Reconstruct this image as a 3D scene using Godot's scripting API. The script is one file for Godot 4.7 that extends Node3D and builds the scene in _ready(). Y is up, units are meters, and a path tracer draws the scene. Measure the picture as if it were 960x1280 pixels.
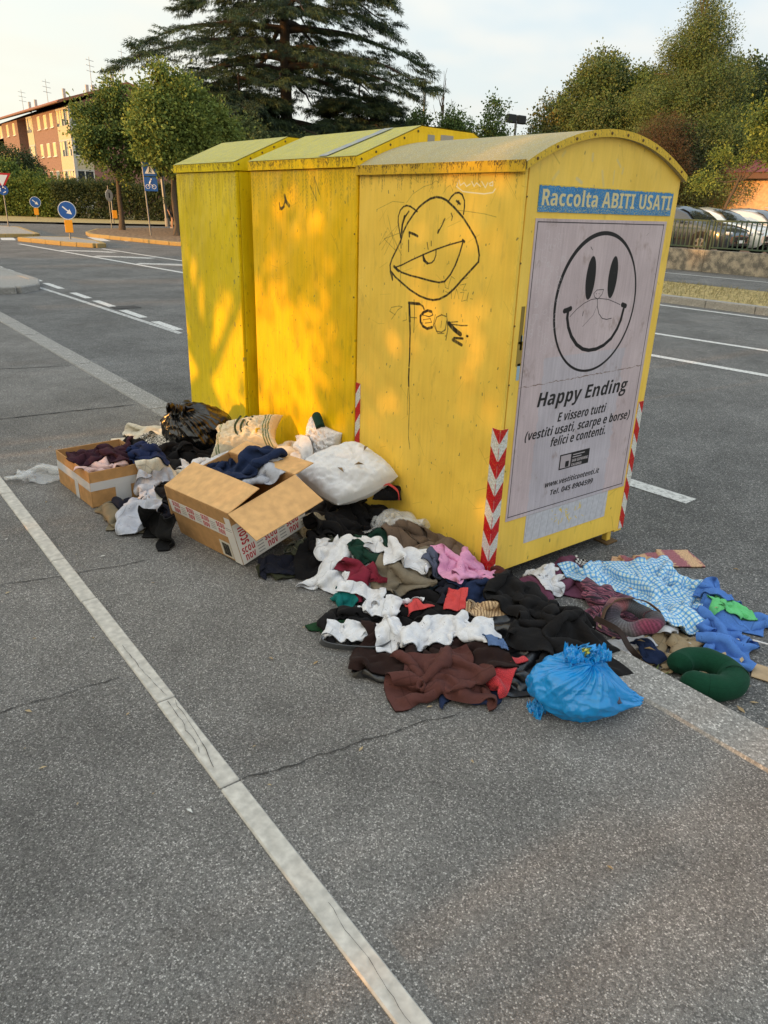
extends Node3D

const SUN_TO := Vector3(-0.985, 0.150, -0.085)
var used := {}
var mats := {}
var R := RandomNumberGenerator.new()

func _ready():
	# ---- camera
	var cam := Camera3D.new()
	cam.name = "camera"
	add_child(cam)
	cam.position = Vector3(0, 1.5265, 0)
	cam.basis = Basis(Vector3.UP, -0.6622) * Basis(Vector3.RIGHT, -0.39143) * Basis(Vector3.BACK, 0.03264)
	cam.fov = rad_to_deg(2.0 * atan(640.0 / 922.6))
	cam.far = 2000.0
	# ---- sky, exposure
	var we := WorldEnvironment.new()
	we.name = "environment"
	var e := Environment.new()
	e.background_mode = Environment.BG_SKY
	var sk := Sky.new()
	var ps := PanoramaSkyMaterial.new()
	ps.panorama = sky_texture()
	sk.sky_material = ps
	e.sky = sk
	e.tonemap_mode = Environment.TONE_MAPPER_LINEAR
	e.tonemap_exposure = 2.52
	e.sdfgi_enabled = true
	e.ssao_enabled = true
	e.ssil_enabled = true
	we.environment = e
	add_child(we)
	# ---- sun, low in the west behind the trees of the verge
	var sun := DirectionalLight3D.new()
	sun.name = "sun"
	sun.light_color = Color(1.0, 0.70, 0.34)
	sun.light_energy = 0.6
	sun.light_angular_distance = 0.55
	sun.shadow_enabled = true
	sun.basis = Basis.looking_at(-SUN_TO.normalized(), Vector3.UP)
	add_child(sun)
	R.seed = 4711
	make_materials()
	build_ground()
	build_bins()
	build_background()
	build_pile()
	build_litter()

func sky_texture() -> ImageTexture:
	var w := 1536
	var h := 768
	var im := Image.create(w, h, false, Image.FORMAT_RGBF)
	var n := FastNoiseLite.new()
	n.seed = 5
	n.frequency = 1.0
	n.fractal_octaves = 5
	var s := SUN_TO.normalized()
	for y in h:
		var el := (0.5 - (y + 0.5) / h) * PI
		if el < -0.1:
			continue
		var up := maxf(sin(el), 0.0)
		for x in w:
			var a := (x + 0.5) / w * TAU
			var d := Vector3(sin(a) * cos(el), sin(el), -cos(a) * cos(el))
			var hz := pow(1.0 - up, 3.2)
			var near := 0.5 + 0.5 * Vector2(d.x, d.z).normalized().dot(Vector2(s.x, s.z).normalized())
			var c := Vector3(0.215, 0.315, 0.42).lerp(Vector3(0.31, 0.335, 0.345), hz)
			# warm band towards the sunset
			c = c.lerp(Vector3(0.44, 0.405, 0.255), pow(1.0 - up, 1.7) * minf(0.22 + 1.35 * near * near, 1.0))
			var ang := acos(clampf(d.dot(s), -1.0, 1.0))
			c += Vector3(2.5, 1.95, 1.2) * exp(-ang * 2.2)
			# thin high cloud, stretched along the wind
			var p := Vector2(d.x, d.z) / (up + 0.14)
			var k := n.get_noise_2d(p.x * 0.9 + p.y * 0.35, p.y * 1.5 - p.x * 0.5) + 0.55 * n.get_noise_2d(p.x * 2.7 + 9.0, p.y * 3.6)
			var cl := clampf(0.42 + 1.1 * k, 0.0, 1.0) * clampf(up * 9.0, 0.0, 1.0)
			c = c.lerp(Vector3(0.325, 0.33, 0.325).lerp(Vector3(0.58, 0.58, 0.58), up) + Vector3(0.07, 0.045, -0.055) * near, cl * 0.72)
			im.set_pixel(x, y, Color(c.x, c.y, c.z))
	return ImageTexture.create_from_image(im)

# ------------------------------------------------------------------ naming
func uname(parent: Node, called: String) -> String:
	var key := str(parent.get_instance_id()) + called
	var k: int = used.get(key, 0)
	used[key] = k + 1
	return called if k == 0 else "%s_%03d" % [called, k]
func put(node: Node3D, called: String, parent: Node = self) -> Node3D:
	node.name = uname(parent, called)
	parent.add_child(node, true)
	return node
func thing(called: String, label: String, category: String, at := Vector3.ZERO, turn := 0.0, group := "") -> Node3D:
	var o := Node3D.new()
	put(o, called)
	o.position = at
	o.rotation.y = turn
	tag(o, label, category, group)
	return o
func tag(o: Node, label: String, category: String, group := ""):
	o.set_meta("label", label)
	o.set_meta("category", category)
	if group != "": o.set_meta("group", group)
func structure(o: Node):
	o.set_meta("kind", "structure")
func mi(mesh: Mesh, mat: Material, called: String, parent: Node = self) -> MeshInstance3D:
	var m := MeshInstance3D.new()
	m.mesh = mesh
	m.material_override = mat
	put(m, called, parent)
	return m

# ------------------------------------------------------------------ meshes
class MB:
	var v := PackedVector3Array()
	var n := PackedVector3Array()
	var u := PackedVector2Array()
	var u2 := PackedVector2Array()
	var c := PackedColorArray()
	var i := PackedInt32Array()
	var col := Color.WHITE
	var xf := Transform3D.IDENTITY
	func vert(p: Vector3, nn: Vector3, uu: Vector2):
		v.append(xf * p)
		n.append((xf.basis * nn).normalized())
		u.append(uu)
		c.append(col)
	# corners run counter-clockwise seen from outside
	func quad(a: Vector3, b: Vector3, cc: Vector3, d: Vector3, uv := [Vector2(0, 1), Vector2(1, 1), Vector2(1, 0), Vector2(0, 0)]):
		var nn := (b - a).cross(cc - a)
		if nn.length_squared() < 1e-14: nn = (cc - a).cross(d - a)
		nn = nn.normalized()
		var k := v.size()
		vert(a, nn, uv[0]); vert(b, nn, uv[1]); vert(cc, nn, uv[2]); vert(d, nn, uv[3])
		i.append_array([k, k + 2, k + 1, k, k + 3, k + 2])
	func tri(a: Vector3, b: Vector3, cc: Vector3):
		var nn := (b - a).cross(cc - a).normalized()
		var k := v.size()
		vert(a, nn, Vector2(0, 1)); vert(b, nn, Vector2(1, 1)); vert(cc, nn, Vector2(0.5, 0))
		i.append_array([k, k + 2, k + 1])
	func box(ctr: Vector3, size: Vector3, bev := 0.0, ax := -1):
		var h := size * 0.5
		var k0 := v.size()
		if bev <= 0.0:
			for s in [-1.0, 1.0]:
				for a in 3:
					var b := (a + 1) % 3
					var d := (a + 2) % 3
					var e := Vector3.ZERO; e[a] = h[a] * s
					var f := Vector3.ZERO; f[b] = h[b] * s
					var g := Vector3.ZERO; g[d] = h[d]
					quad(ctr + e - f - g, ctr + e + f - g, ctr + e + f + g, ctr + e - f + g)
		else:
			var q := h - Vector3.ONE * bev
			for s in [-1.0, 1.0]:
				for a in 3:
					var b := (a + 1) % 3
					var d := (a + 2) % 3
					var e := Vector3.ZERO; e[a] = h[a] * s
					var f := Vector3.ZERO; f[b] = q[b] * s
					var g := Vector3.ZERO; g[d] = q[d]
					quad(ctr + e - f - g, ctr + e + f - g, ctr + e + f + g, ctr + e - f + g)
			for a in 3:
				var b := (a + 1) % 3
				var d := (a + 2) % 3
				for sb in [-1.0, 1.0]:
					for sd in [-1.0, 1.0]:
						var p1 := Vector3.ZERO; p1[b] = h[b] * sb; p1[d] = q[d] * sd
						var p2 := Vector3.ZERO; p2[b] = q[b] * sb; p2[d] = h[d] * sd
						var e := Vector3.ZERO; e[a] = q[a]
						if sb * sd > 0: quad(ctr + p1 - e, ctr + p2 - e, ctr + p2 + e, ctr + p1 + e)
						else: quad(ctr + p1 - e, ctr + p1 + e, ctr + p2 + e, ctr + p2 - e)
			for sx in [-1.0, 1.0]:
				for sy in [-1.0, 1.0]:
					for sz in [-1.0, 1.0]:
						var a := ctr + Vector3(h.x * sx, q.y * sy, q.z * sz)
						var b := ctr + Vector3(q.x * sx, h.y * sy, q.z * sz)
						var d := ctr + Vector3(q.x * sx, q.y * sy, h.z * sz)
						if sx * sy * sz > 0: tri(a, b, d)
						else: tri(a, d, b)
		if ax >= 0:   # lay the print flat over the box along one axis
			for k in range(k0, v.size()):
				var p: Vector3 = xf.affine_inverse() * v[k] - ctr + h
				if ax == 0: u[k] = Vector2(1.0 - p.z / size.z, 1.0 - p.y / size.y)
				elif ax == 1: u[k] = Vector2(p.x / size.x, p.z / size.z)
				else: u[k] = Vector2(p.x / size.x, 1.0 - p.y / size.y)
	func grid(pts: PackedVector3Array, nx: int, ny: int, us := 1.0, vs := 1.0, wrap := false):
		# pts[i * ny + j]; normal = d/dj x d/di
		var k := v.size()
		for a in nx:
			for b in ny:
				var a0 := maxi(a - 1, 0)
				var a1 := mini(a + 1, nx - 1)
				var b0 := maxi(b - 1, 0)
				var b1 := mini(b + 1, ny - 1)
				if wrap:
					if b == 0: b0 = ny - 2
					if b == ny - 1: b1 = 1
				var da := pts[a1 * ny + b] - pts[a0 * ny + b]
				var db := pts[a * ny + b1] - pts[a * ny + b0]
				var nn := db.cross(da)
				if nn.length_squared() < 1e-16: nn = Vector3.UP
				vert(pts[a * ny + b], nn.normalized(), Vector2(float(a) / (nx - 1) * us, float(b) / (ny - 1) * vs))
		for a in nx - 1:
			for b in ny - 1:
				var m := k + a * ny + b
				i.append_array([m, m + ny, m + ny + 1, m, m + ny + 1, m + 1])
	func tube(path: PackedVector3Array, rad: PackedFloat32Array, sides := 8, cap := true):
		var pts := PackedVector3Array()
		var m := path.size()
		var side := Vector3.ZERO
		for a in m:
			var t := (path[mini(a + 1, m - 1)] - path[maxi(a - 1, 0)]).normalized()
			if a == 0:
				side = t.cross(Vector3.UP if absf(t.y) < 0.9 else Vector3.RIGHT).normalized()
			else:
				side = (side - t * side.dot(t)).normalized()
			var o := t.cross(side)
			for b in sides + 1:
				var an := TAU * b / sides
				pts.append(path[a] + (side * cos(an) + o * sin(an)) * rad[a])
		grid(pts, m, sides + 1, 1.0, 1.0, true)
		if cap:
			for e in 2:
				var base := 0 if e == 0 else (m - 1) * (sides + 1)
				var ctr := path[0 if e == 0 else m - 1]
				for b in sides:
					if e == 1: tri(ctr, pts[base + b + 1], pts[base + b])
					else: tri(ctr, pts[base + b], pts[base + b + 1])
	func bar(a: Vector3, b: Vector3, r0: float, r1: float, sides := 8):
		tube(PackedVector3Array([a, b]), PackedFloat32Array([r0, r1]), sides)
	func disc(ctr: Vector3, nn: Vector3, r: float, sides := 24):
		var a := nn.cross(Vector3.UP if absf(nn.y) < 0.9 else Vector3.RIGHT).normalized()
		var b := nn.cross(a)
		for k in sides:
			var t0 := TAU * k / sides
			var t1 := TAU * (k + 1) / sides
			tri(ctr, ctr + (a * cos(t0) + b * sin(t0)) * r, ctr + (a * cos(t1) + b * sin(t1)) * r)
	func lathe(prof: PackedVector2Array, sides := 16, at := Vector3.ZERO):
		# prof: (radius, height) from the bottom up
		var pts := PackedVector3Array()
		for a in prof.size():
			for b in sides + 1:
				var an := -TAU * b / sides
				pts.append(at + Vector3(cos(an) * prof[a].x, prof[a].y, sin(an) * prof[a].x))
		grid(pts, prof.size(), sides + 1, 1.0, 1.0, true)
	# prism of a polygon (x, y) standing in the plane z, from z0 (front, towards +z) back to z1; counter-clockwise polygon
	func prism(poly: PackedVector2Array, z0: float, z1: float):
		var m := poly.size()
		var tr := Geometry2D.triangulate_polygon(poly)
		for a in range(0, tr.size(), 3):
			var p := poly[tr[a]]
			var q := poly[tr[a + 1]]
			var r := poly[tr[a + 2]]
			if (q - p).cross(r - p) < 0:
				var s := q; q = r; r = s
			tri(Vector3(p.x, p.y, z0), Vector3(q.x, q.y, z0), Vector3(r.x, r.y, z0))
			tri(Vector3(p.x, p.y, z1), Vector3(r.x, r.y, z1), Vector3(q.x, q.y, z1))
		for a in m:
			var p := poly[a]
			var q := poly[(a + 1) % m]
			quad(Vector3(p.x, p.y, z1), Vector3(q.x, q.y, z1), Vector3(q.x, q.y, z0), Vector3(p.x, p.y, z0))
	func done() -> ArrayMesh:
		var arr := []
		arr.resize(Mesh.ARRAY_MAX)
		arr[Mesh.ARRAY_VERTEX] = v
		arr[Mesh.ARRAY_NORMAL] = n
		arr[Mesh.ARRAY_TEX_UV] = u
		if u2.size() == v.size(): arr[Mesh.ARRAY_TEX_UV2] = u2
		arr[Mesh.ARRAY_COLOR] = c
		arr[Mesh.ARRAY_INDEX] = i
		var m := ArrayMesh.new()
		m.add_surface_from_arrays(Mesh.PRIMITIVE_TRIANGLES, arr)
		return m
func bx(ctr: Vector3, size: Vector3, bev := 0.0, ax := -1) -> ArrayMesh:
	var b := MB.new()
	b.box(ctr, size, bev, ax)
	return b.done()
func pipe(a: Vector3, b: Vector3, r: float, sides := 10) -> ArrayMesh:
	var m := MB.new()
	m.bar(a, b, r, r, sides)
	return m.done()

# ------------------------------------------------------------------ materials
func c8(r: float, g: float, b: float) -> Color:
	return Color(r / 255.0, g / 255.0, b / 255.0)
func plain(col: Color, rough := 0.8, metal := 0.0) -> StandardMaterial3D:
	var m := StandardMaterial3D.new()
	m.albedo_color = col
	m.roughness = rough
	m.metallic = metal
	return m
func noise(seed_: int, freq: float, oct := 3) -> FastNoiseLite:
	var n := FastNoiseLite.new()
	n.seed = seed_
	n.frequency = freq
	n.fractal_octaves = oct
	return n
func tex(im: Image) -> ImageTexture:
	im.generate_mipmaps()
	return ImageTexture.create_from_image(im)
# seamless stone chips in a binder: returns colour and relief
func aggregate(size: int, cells: float, dark: Vector3, mid: Vector3, light: Vector3, seed_: int) -> Array:
	var f := FastNoiseLite.new()
	f.seed = seed_
	f.noise_type = FastNoiseLite.TYPE_CELLULAR
	f.cellular_return_type = FastNoiseLite.RETURN_CELL_VALUE
	f.frequency = cells / size
	f.fractal_type = FastNoiseLite.FRACTAL_NONE
	var a := f.get_seamless_image(size, size, false, false, 0.008)
	f.cellular_return_type = FastNoiseLite.RETURN_DISTANCE2_SUB
	var b := f.get_seamless_image(size, size, false, false, 0.008)
	var g := noise(seed_ + 3, 0.35, 2).get_seamless_image(size, size, false, false, 0.008)
	a.convert(Image.FORMAT_L8); b.convert(Image.FORMAT_L8); g.convert(Image.FORMAT_L8)
	var da := a.get_data()
	var db := b.get_data()
	var dg := g.get_data()
	var out := PackedByteArray()
	out.resize(size * size * 3)
	var hgt := PackedByteArray()
	hgt.resize(size * size)
	for k in size * size:
		var cv := da[k] / 255.0
		var ed := clampf(db[k] / 255.0 * 3.2, 0.0, 1.0)
		var gr := dg[k] / 255.0 - 0.5
		var h := fposmod(cv * 17.31, 1.0)
		var col := mid
		if h > 0.72: col = mid.lerp(light, (h - 0.72) * 3.5)
		elif h < 0.45: col = dark.lerp(mid, h / 0.45)
		col = dark.lerp(col, 0.25 + 0.75 * ed)
		col *= 1.0 + gr * 0.5
		out[k * 3] = clampi(int(col.x), 0, 255)
		out[k * 3 + 1] = clampi(int(col.y), 0, 255)
		out[k * 3 + 2] = clampi(int(col.z), 0, 255)
		hgt[k] = clampi(int(255.0 * (0.25 + 0.5 * ed * (0.5 + 0.5 * h) + gr * 0.3)), 0, 255)
	var ci := Image.create_from_data(size, size, false, Image.FORMAT_RGB8, out)
	var hi := Image.create_from_data(size, size, false, Image.FORMAT_L8, hgt)
	return [ci, hi]
func asphalt(name_: String, dark: Vector3, mid: Vector3, light: Vector3, tile: float, cells: float, seed_: int, bump: float, size := 1024):
	var im := aggregate(size, cells, dark, mid, light, seed_)
	var m := StandardMaterial3D.new()
	m.albedo_texture = tex(im[0])
	m.roughness = 0.93
	m.metallic_specular = 0.35
	var hi: Image = im[1]
	hi.convert(Image.FORMAT_RGBA8)
	hi.bump_map_to_normal_map(bump)
	m.normal_enabled = true
	m.normal_texture = tex(hi)
	# coarse wear: patches, drips and worn tracks, multiplied over the chips
	var n := noise(seed_ + 11, 0.008, 5).get_seamless_image(512, 512, false, false, 0.15)
	var n2 := noise(seed_ + 12, 0.05, 3).get_seamless_image(512, 512, false, false, 0.15)
	n.convert(Image.FORMAT_L8); n2.convert(Image.FORMAT_L8)
	var a := n.get_data()
	var b := n2.get_data()
	var o := PackedByteArray()
	o.resize(512 * 512 * 4)
	for k in 512 * 512:
		var t := 0.90 + 0.20 * (a[k] / 255.0 - 0.5) + 0.12 * (b[k] / 255.0 - 0.5)
		o[k * 4] = clampi(int(t * 258), 0, 255)
		o[k * 4 + 1] = clampi(int(t * 255), 0, 255)
		o[k * 4 + 2] = clampi(int(t * 252), 0, 255)
		o[k * 4 + 3] = 255
	m.detail_enabled = true
	m.detail_albedo = tex(Image.create_from_data(512, 512, false, Image.FORMAT_RGBA8, o))
	m.detail_blend_mode = BaseMaterial3D.BLEND_MODE_MUL
	m.detail_uv_layer = BaseMaterial3D.DETAIL_UV_2
	m.set_meta("tile", tile)
	mats[name_] = m
# triplanar speckled material for concrete, plaster, paint
func speckle(col: Color, amount: float, scale: float, seed_: int, rough := 0.9, freq := 0.06, bump := 0.0) -> StandardMaterial3D:
	var n := noise(seed_, freq, 5).get_seamless_image(256, 256, false, false, 0.2)
	n.convert(Image.FORMAT_L8)
	var a := n.get_data()
	var o := PackedByteArray()
	o.resize(256 * 256 * 3)
	for k in 65536:
		var t := 1.0 + amount * (a[k] / 255.0 - 0.5) * 2.0
		o[k * 3] = clampi(int(col.r * 255 * t), 0, 255)
		o[k * 3 + 1] = clampi(int(col.g * 255 * t), 0, 255)
		o[k * 3 + 2] = clampi(int(col.b * 255 * t), 0, 255)
	var m := StandardMaterial3D.new()
	m.albedo_texture = tex(Image.create_from_data(256, 256, false, Image.FORMAT_RGB8, o))
	m.roughness = rough
	m.uv1_triplanar = true
	m.uv1_world_triplanar = true
	m.uv1_scale = Vector3.ONE * scale
	if bump > 0.0:
		n.convert(Image.FORMAT_RGBA8)
		n.bump_map_to_normal_map(bump)
		m.normal_enabled = true
		m.normal_texture = tex(n)
	return m

func make_materials():
	asphalt("pavement", Vector3(96, 95, 94), Vector3(142, 141, 139), Vector3(214, 212, 209), 0.8, 190.0, 3, 4.0)
	asphalt("road", Vector3(84, 85, 86), Vector3(126, 127, 127), Vector3(196, 195, 193), 0.9, 140.0, 8, 3.0)
	mats.concrete = speckle(c8(150, 147, 142), 0.35, 1.3, 21, 0.95, 0.09, 3.0)
	var ag := aggregate(512, 64.0, Vector3(112, 110, 107), Vector3(152, 150, 146), Vector3(206, 203, 198), 31)
	var k := StandardMaterial3D.new()
	k.albedo_texture = tex(ag[0])
	k.roughness = 0.92
	k.uv1_triplanar = true
	k.uv1_world_triplanar = true
	k.uv1_scale = Vector3.ONE * 2.1
	mats.kerb = k
	mats.edging = speckle(c8(186, 182, 174), 0.13, 1.9, 22, 0.85, 0.05, 0.6)
	mats.line = worn_paint(c8(205, 205, 203), c8(120, 120, 120), 0.48, 2.2, 23)
	mats.hatch = worn_paint(c8(196, 196, 194), c8(112, 112, 112), 0.55, 1.4, 24)
	mats.crack = plain(c8(58, 57, 57), 0.95)
	mats.soil = speckle(c8(118, 96, 74), 0.45, 0.35, 25, 1.0, 0.05)
	mats.field = speckle(c8(112, 108, 74), 0.4, 0.06, 26, 1.0, 0.05)
	mats.dry_grass = speckle(c8(150, 133, 86), 0.35, 0.5, 27, 1.0, 0.05)
	mats.grey_metal = plain(c8(128, 130, 132), 0.45, 0.7)
	mats.black = plain(c8(22, 22, 23), 0.6)
	mats.white = plain(c8(226, 226, 224), 0.6)
	mats.rubber = plain(c8(26, 26, 27), 0.85)
	mats.bark = speckle(c8(88, 76, 64), 0.4, 1.5, 28, 1.0, 0.08, 4.0)
	mats.dark_bark = speckle(c8(58, 50, 44), 0.4, 1.2, 29, 1.0, 0.08, 4.0)
	mats.leaf = StandardMaterial3D.new()
	mats.leaf.vertex_color_use_as_albedo = true
	mats.leaf.roughness = 0.85
	mats.leaf.backlight_enabled = true
	mats.leaf.backlight = Color(0.6, 0.6, 0.6)
func worn_paint(col: Color, under: Color, keep: float, scale: float, seed_: int) -> StandardMaterial3D:
	var n := noise(seed_, 0.02, 5).get_seamless_image(512, 512, false, false, 0.2)
	var f := noise(seed_ + 1, 0.25, 2).get_seamless_image(512, 512, false, false, 0.2)
	n.convert(Image.FORMAT_L8); f.convert(Image.FORMAT_L8)
	var a := n.get_data()
	var b := f.get_data()
	var o := PackedByteArray()
	o.resize(512 * 512 * 3)
	for k in 512 * 512:
		var t := clampf((a[k] / 255.0 * 0.55 + b[k] / 255.0 * 0.6 - keep) * 6.0 + 0.75, 0.0, 1.0)
		var c := under.lerp(col, t)
		o[k * 3] = int(c.r * 255)
		o[k * 3 + 1] = int(c.g * 255)
		o[k * 3 + 2] = int(c.b * 255)
	var m := StandardMaterial3D.new()
	m.albedo_texture = tex(Image.create_from_data(512, 512, false, Image.FORMAT_RGB8, o))
	m.roughness = 0.85
	m.uv1_triplanar = true
	m.uv1_world_triplanar = true
	m.uv1_scale = Vector3.ONE * scale
	return m

# ------------------------------------------------------------------ ground
func sheet(called: String, mat: StandardMaterial3D, poly: PackedVector2Array, y: float) -> MeshInstance3D:
	var b := MB.new()
	var t: float = mat.get_meta("tile", 1.0)
	var tr := Geometry2D.triangulate_polygon(poly)
	for p in poly:
		b.vert(Vector3(p.x, y, p.y), Vector3.UP, p / t)
		b.u2.append(Vector2(p.x, p.y) / 6.3 + Vector2(0.37, 0.11))
	for k in range(0, tr.size(), 3):
		var a := poly[tr[k]]
		var q := poly[tr[k + 1]]
		var r := poly[tr[k + 2]]
		if (q - a).cross(r - a) > 0: b.i.append_array([tr[k], tr[k + 1], tr[k + 2]])
		else: b.i.append_array([tr[k], tr[k + 2], tr[k + 1]])
	var m := mi(b.done(), mat, called)
	structure(m)
	return m
func rect(x0: float, z0: float, x1: float, z1: float) -> PackedVector2Array:
	return PackedVector2Array([Vector2(x0, z0), Vector2(x1, z0), Vector2(x1, z1), Vector2(x0, z1)])
# a flat ribbon along points (x, z)
func ribbon(pts: Array, w: float, y: float, mat: Material, called: String, parent: Node = self) -> MeshInstance3D:
	var b := MB.new()
	var m := pts.size()
	var l: Array = []
	for k in m:
		var d: Vector2 = (pts[mini(k + 1, m - 1)] - pts[maxi(k - 1, 0)]).normalized()
		var o := Vector2(-d.y, d.x) * w * 0.5
		l.append([pts[k] + o, pts[k] - o])
	for k in m - 1:
		var a: Vector2 = l[k][0]
		var c: Vector2 = l[k][1]
		var d: Vector2 = l[k + 1][1]
		var f: Vector2 = l[k + 1][0]
		b.quad(Vector3(a.x, y, a.y), Vector3(f.x, y, f.y), Vector3(d.x, y, d.y), Vector3(c.x, y, c.y))
	for k in range(0, b.n.size()): b.n[k] = Vector3.UP
	return mi(b.done(), mat, called, parent)
func wander(a: Vector2, c: Vector2, n: int, amp: float) -> Array:
	var o := []
	var d := (c - a).normalized()
	var s := Vector2(-d.y, d.x)
	var off := 0.0
	for k in n + 1:
		off = off * 0.8 + R.randf_range(-amp, amp)
		o.append(a.lerp(c, float(k) / n) + s * off * (0.0 if k == 0 else 1.0) + d * R.randf_range(-amp, amp) * 0.5)
	return o
func crack(pave: Node, a: Vector2, c: Vector2, n: int, amp: float, w: float, y := 0.0035):
	var pts := wander(a, c, n, amp)
	var b := MB.new()
	for k in n:
		var p: Vector2 = pts[k]
		var q: Vector2 = pts[k + 1]
		var s := Vector2(-(q - p).y, (q - p).x).normalized() * w * 0.5 * R.randf_range(0.5, 1.4)
		b.quad(Vector3(p.x - s.x, y, p.y - s.y), Vector3(p.x + s.x, y, p.y + s.y), Vector3(q.x + s.x, y, q.y + s.y), Vector3(q.x - s.x, y, q.y - s.y))
	for k in b.n.size(): b.n[k] = Vector3.UP
	mi(b.done(), mats.crack, "crack", pave)

func build_ground():
	var g := sheet("ground", mats.field, rect(-400, -600, 500, 200), -0.16)
	var pave := sheet("pavement", mats.pavement, rect(-9.0, -46, 2.0, 12), 0.0)
	sheet("verge", mats.dry_grass, rect(-60, -46, -9.0, 12), -0.02)
	var road := sheet("road", mats.road, rect(2.2, -62, 14.0, 14), -0.1)
	# side road behind the corner pavement
	sheet("side_road", mats.road, PackedVector2Array([Vector2(14.0, -44.5), Vector2(70, -38), Vector2(70, -50), Vector2(20.6, -51.0), Vector2(14.0, -52.5)]), -0.1)
	sheet("road_end", mats.road, PackedVector2Array([Vector2(-30, -78), Vector2(2.2, -62), Vector2(14, -62), Vector2(14, -52.5), Vector2(10.7, -53.4), Vector2(-30, -66)]), -0.104)
	# cracks of the pavement
	crack(pave, Vector2(0.35, -3.16), Vector2(1.0, -3.04), 20, 0.007, 0.0042)
	crack(pave, Vector2(0.10, -2.26), Vector2(0.60, -2.22), 18, 0.007, 0.0045)
	crack(pave, Vector2(0.72, -1.54), Vector2(1.44, -1.40), 30, 0.008, 0.0042)
	crack(pave, Vector2(0.2, -5.97), Vector2(1.95, -5.80), 22, 0.012, 0.014)
	crack(pave, Vector2(0.2, -7.9), Vector2(1.95, -7.6), 22, 0.015, 0.014)
	crack(pave, Vector2(0.2, -10.4), Vector2(1.95, -10.1), 22, 0.02, 0.015)
	crack(pave, Vector2(-1.5, -4.9), Vector2(0.66, -4.75), 26, 0.012, 0.010)
	# edging strip of the pavement: slabs laid end to end
	var strip := Node3D.new()
	put(strip, "edging_strip")
	structure(strip)
	var zs := [4.0, 3.0, 2.0, 1.0, 0.2, -0.62, -1.539, -2.011, -2.82, -3.263, -4.26, -5.26, -6.26, -7.26, -8.26, -9.26, -10.26, -11.26, -12.26, -13.3, -14.3, -15.3, -16.3]
	for k in zs.size() - 1:
		var z0: float = zs[k]
		var z1: float = zs[k + 1]
		mi(bx(Vector3(0.682 + R.randf_range(-0.002, 0.002), -0.03, (z0 + z1) * 0.5), Vector3(0.062, 0.074 + R.randf_range(0.0, 0.004), z0 - z1 - 0.006), 0.004), mats.edging, "edging_slab", strip)
	crack(strip, Vector2(0.668, -1.62), Vector2(0.70, -1.98), 12, 0.005, 0.0016, 0.012)
	crack(strip, Vector2(0.66, -1.70), Vector2(0.69, -1.99), 12, 0.006, 0.0014, 0.0125)
	crack(strip, Vector2(0.69, -2.02), Vector2(0.675, -2.40), 16, 0.004, 0.0014, 0.012)
	crack(strip, Vector2(0.672, -0.72), Vector2(0.69, -1.05), 16, 0.003, 0.001, 0.012)
	# kerb stones
	var kerb := Node3D.new()
	put(kerb, "kerb")
	structure(kerb)
	for k in 46:
		var z := 2.4 - k * 1.0
		mi(bx(Vector3(2.1 + R.randf_range(-0.003, 0.003), -0.075 + R.randf_range(-0.002, 0.004), z - 0.5), Vector3(0.205, 0.158, 0.994), 0.012), mats.kerb, "kerb_stone", kerb)
	# lane paint
	for d in [[-19.99, -19.39], [-19.03, -18.38], [-18.0, -16.9], [-16.5, -15.37], [-14.64, -13.7], [-13.34, -12.31], [-11.99, -11.09], [-10.65, -9.79], [-9.4, -8.5], [-8.1, -7.2], [-6.8, -5.9], [-5.3, -4.35], [-3.1, -2.2], [-0.8, 0.1], [-21.4, -20.5], [-22.8, -21.9]]:
		var o := ribbon([Vector2(4.06, d[0]), Vector2(4.12, d[1])] if d[0] > -6 else [Vector2(4.0, d[0]), Vector2(4.0, d[1])], 0.13, -0.096, mats.line, "lane_dash", road)
	ribbon([Vector2(3.62, -17.5), Vector2(3.76, -14.0), Vector2(3.9, -9.5)], 0.09, -0.0965, mats.hatch, "faded_line", road)
	ribbon([Vector2(8.75, 0.0), Vector2(8.42, -5.0), Vector2(7.55, -18.0), Vector2(6.7, -30.6)], 0.14, -0.096, mats.line, "centre_line", road)
	ribbon([Vector2(10.5, 0.0), Vector2(10.1, -6.0), Vector2(9.07, -21.7), Vector2(8.68, -27.5)], 0.13, -0.096, mats.line, "centre_line", road)
	ribbon([Vector2(13.6, 4.0), Vector2(13.55, -8.0), Vector2(13.1, -20.0), Vector2(12.0, -27.0)], 0.13, -0.096, mats.line, "edge_line", road)
	for z: float in [-8.6, -13.0, -17.0, -20.6, -23.6, -26.4]:
		var x0 := 8.4 + (z + 5.0) * 0.067
		ribbon([Vector2(x0 + 0.15, z - 0.35), Vector2(x0 + 0.8, z + 0.1), Vector2(x0 + 1.5, z + 0.85)], 0.5, -0.0962, mats.hatch, "hatch_bar", road)
	for k in 4:
		ribbon([Vector2(3.6 + k * 1.1, -33.4 + k * 0.1), Vector2(4.1 + k * 1.1, -36.2 + k * 0.1)], 0.5, -0.0962, mats.line, "crossing_bar", road)
	for k in 4:
		ribbon([Vector2(9.3 + k * 1.05, -32.6 + k * 0.2), Vector2(9.9 + k * 1.05, -36.0 + k * 0.2)], 0.5, -0.0962, mats.line, "crossing_bar", road)
	# repaired patch and drain in the lane
	mi(bx(Vector3(4.15, -0.098, -12.3), Vector3(0.42, 0.012, 0.30), 0.003), mats.crack, "drain_cover", road)
	# far side: kerb, dry grass, cycle path
	var fk := Node3D.new()
	put(fk, "far_kerb")
	structure(fk)
	for k in 34:
		mi(bx(Vector3(14.1, -0.04, 3.5 - k), Vector3(0.2, 0.17, 0.99), 0.012), mats.kerb, "kerb_stone", fk)
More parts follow.
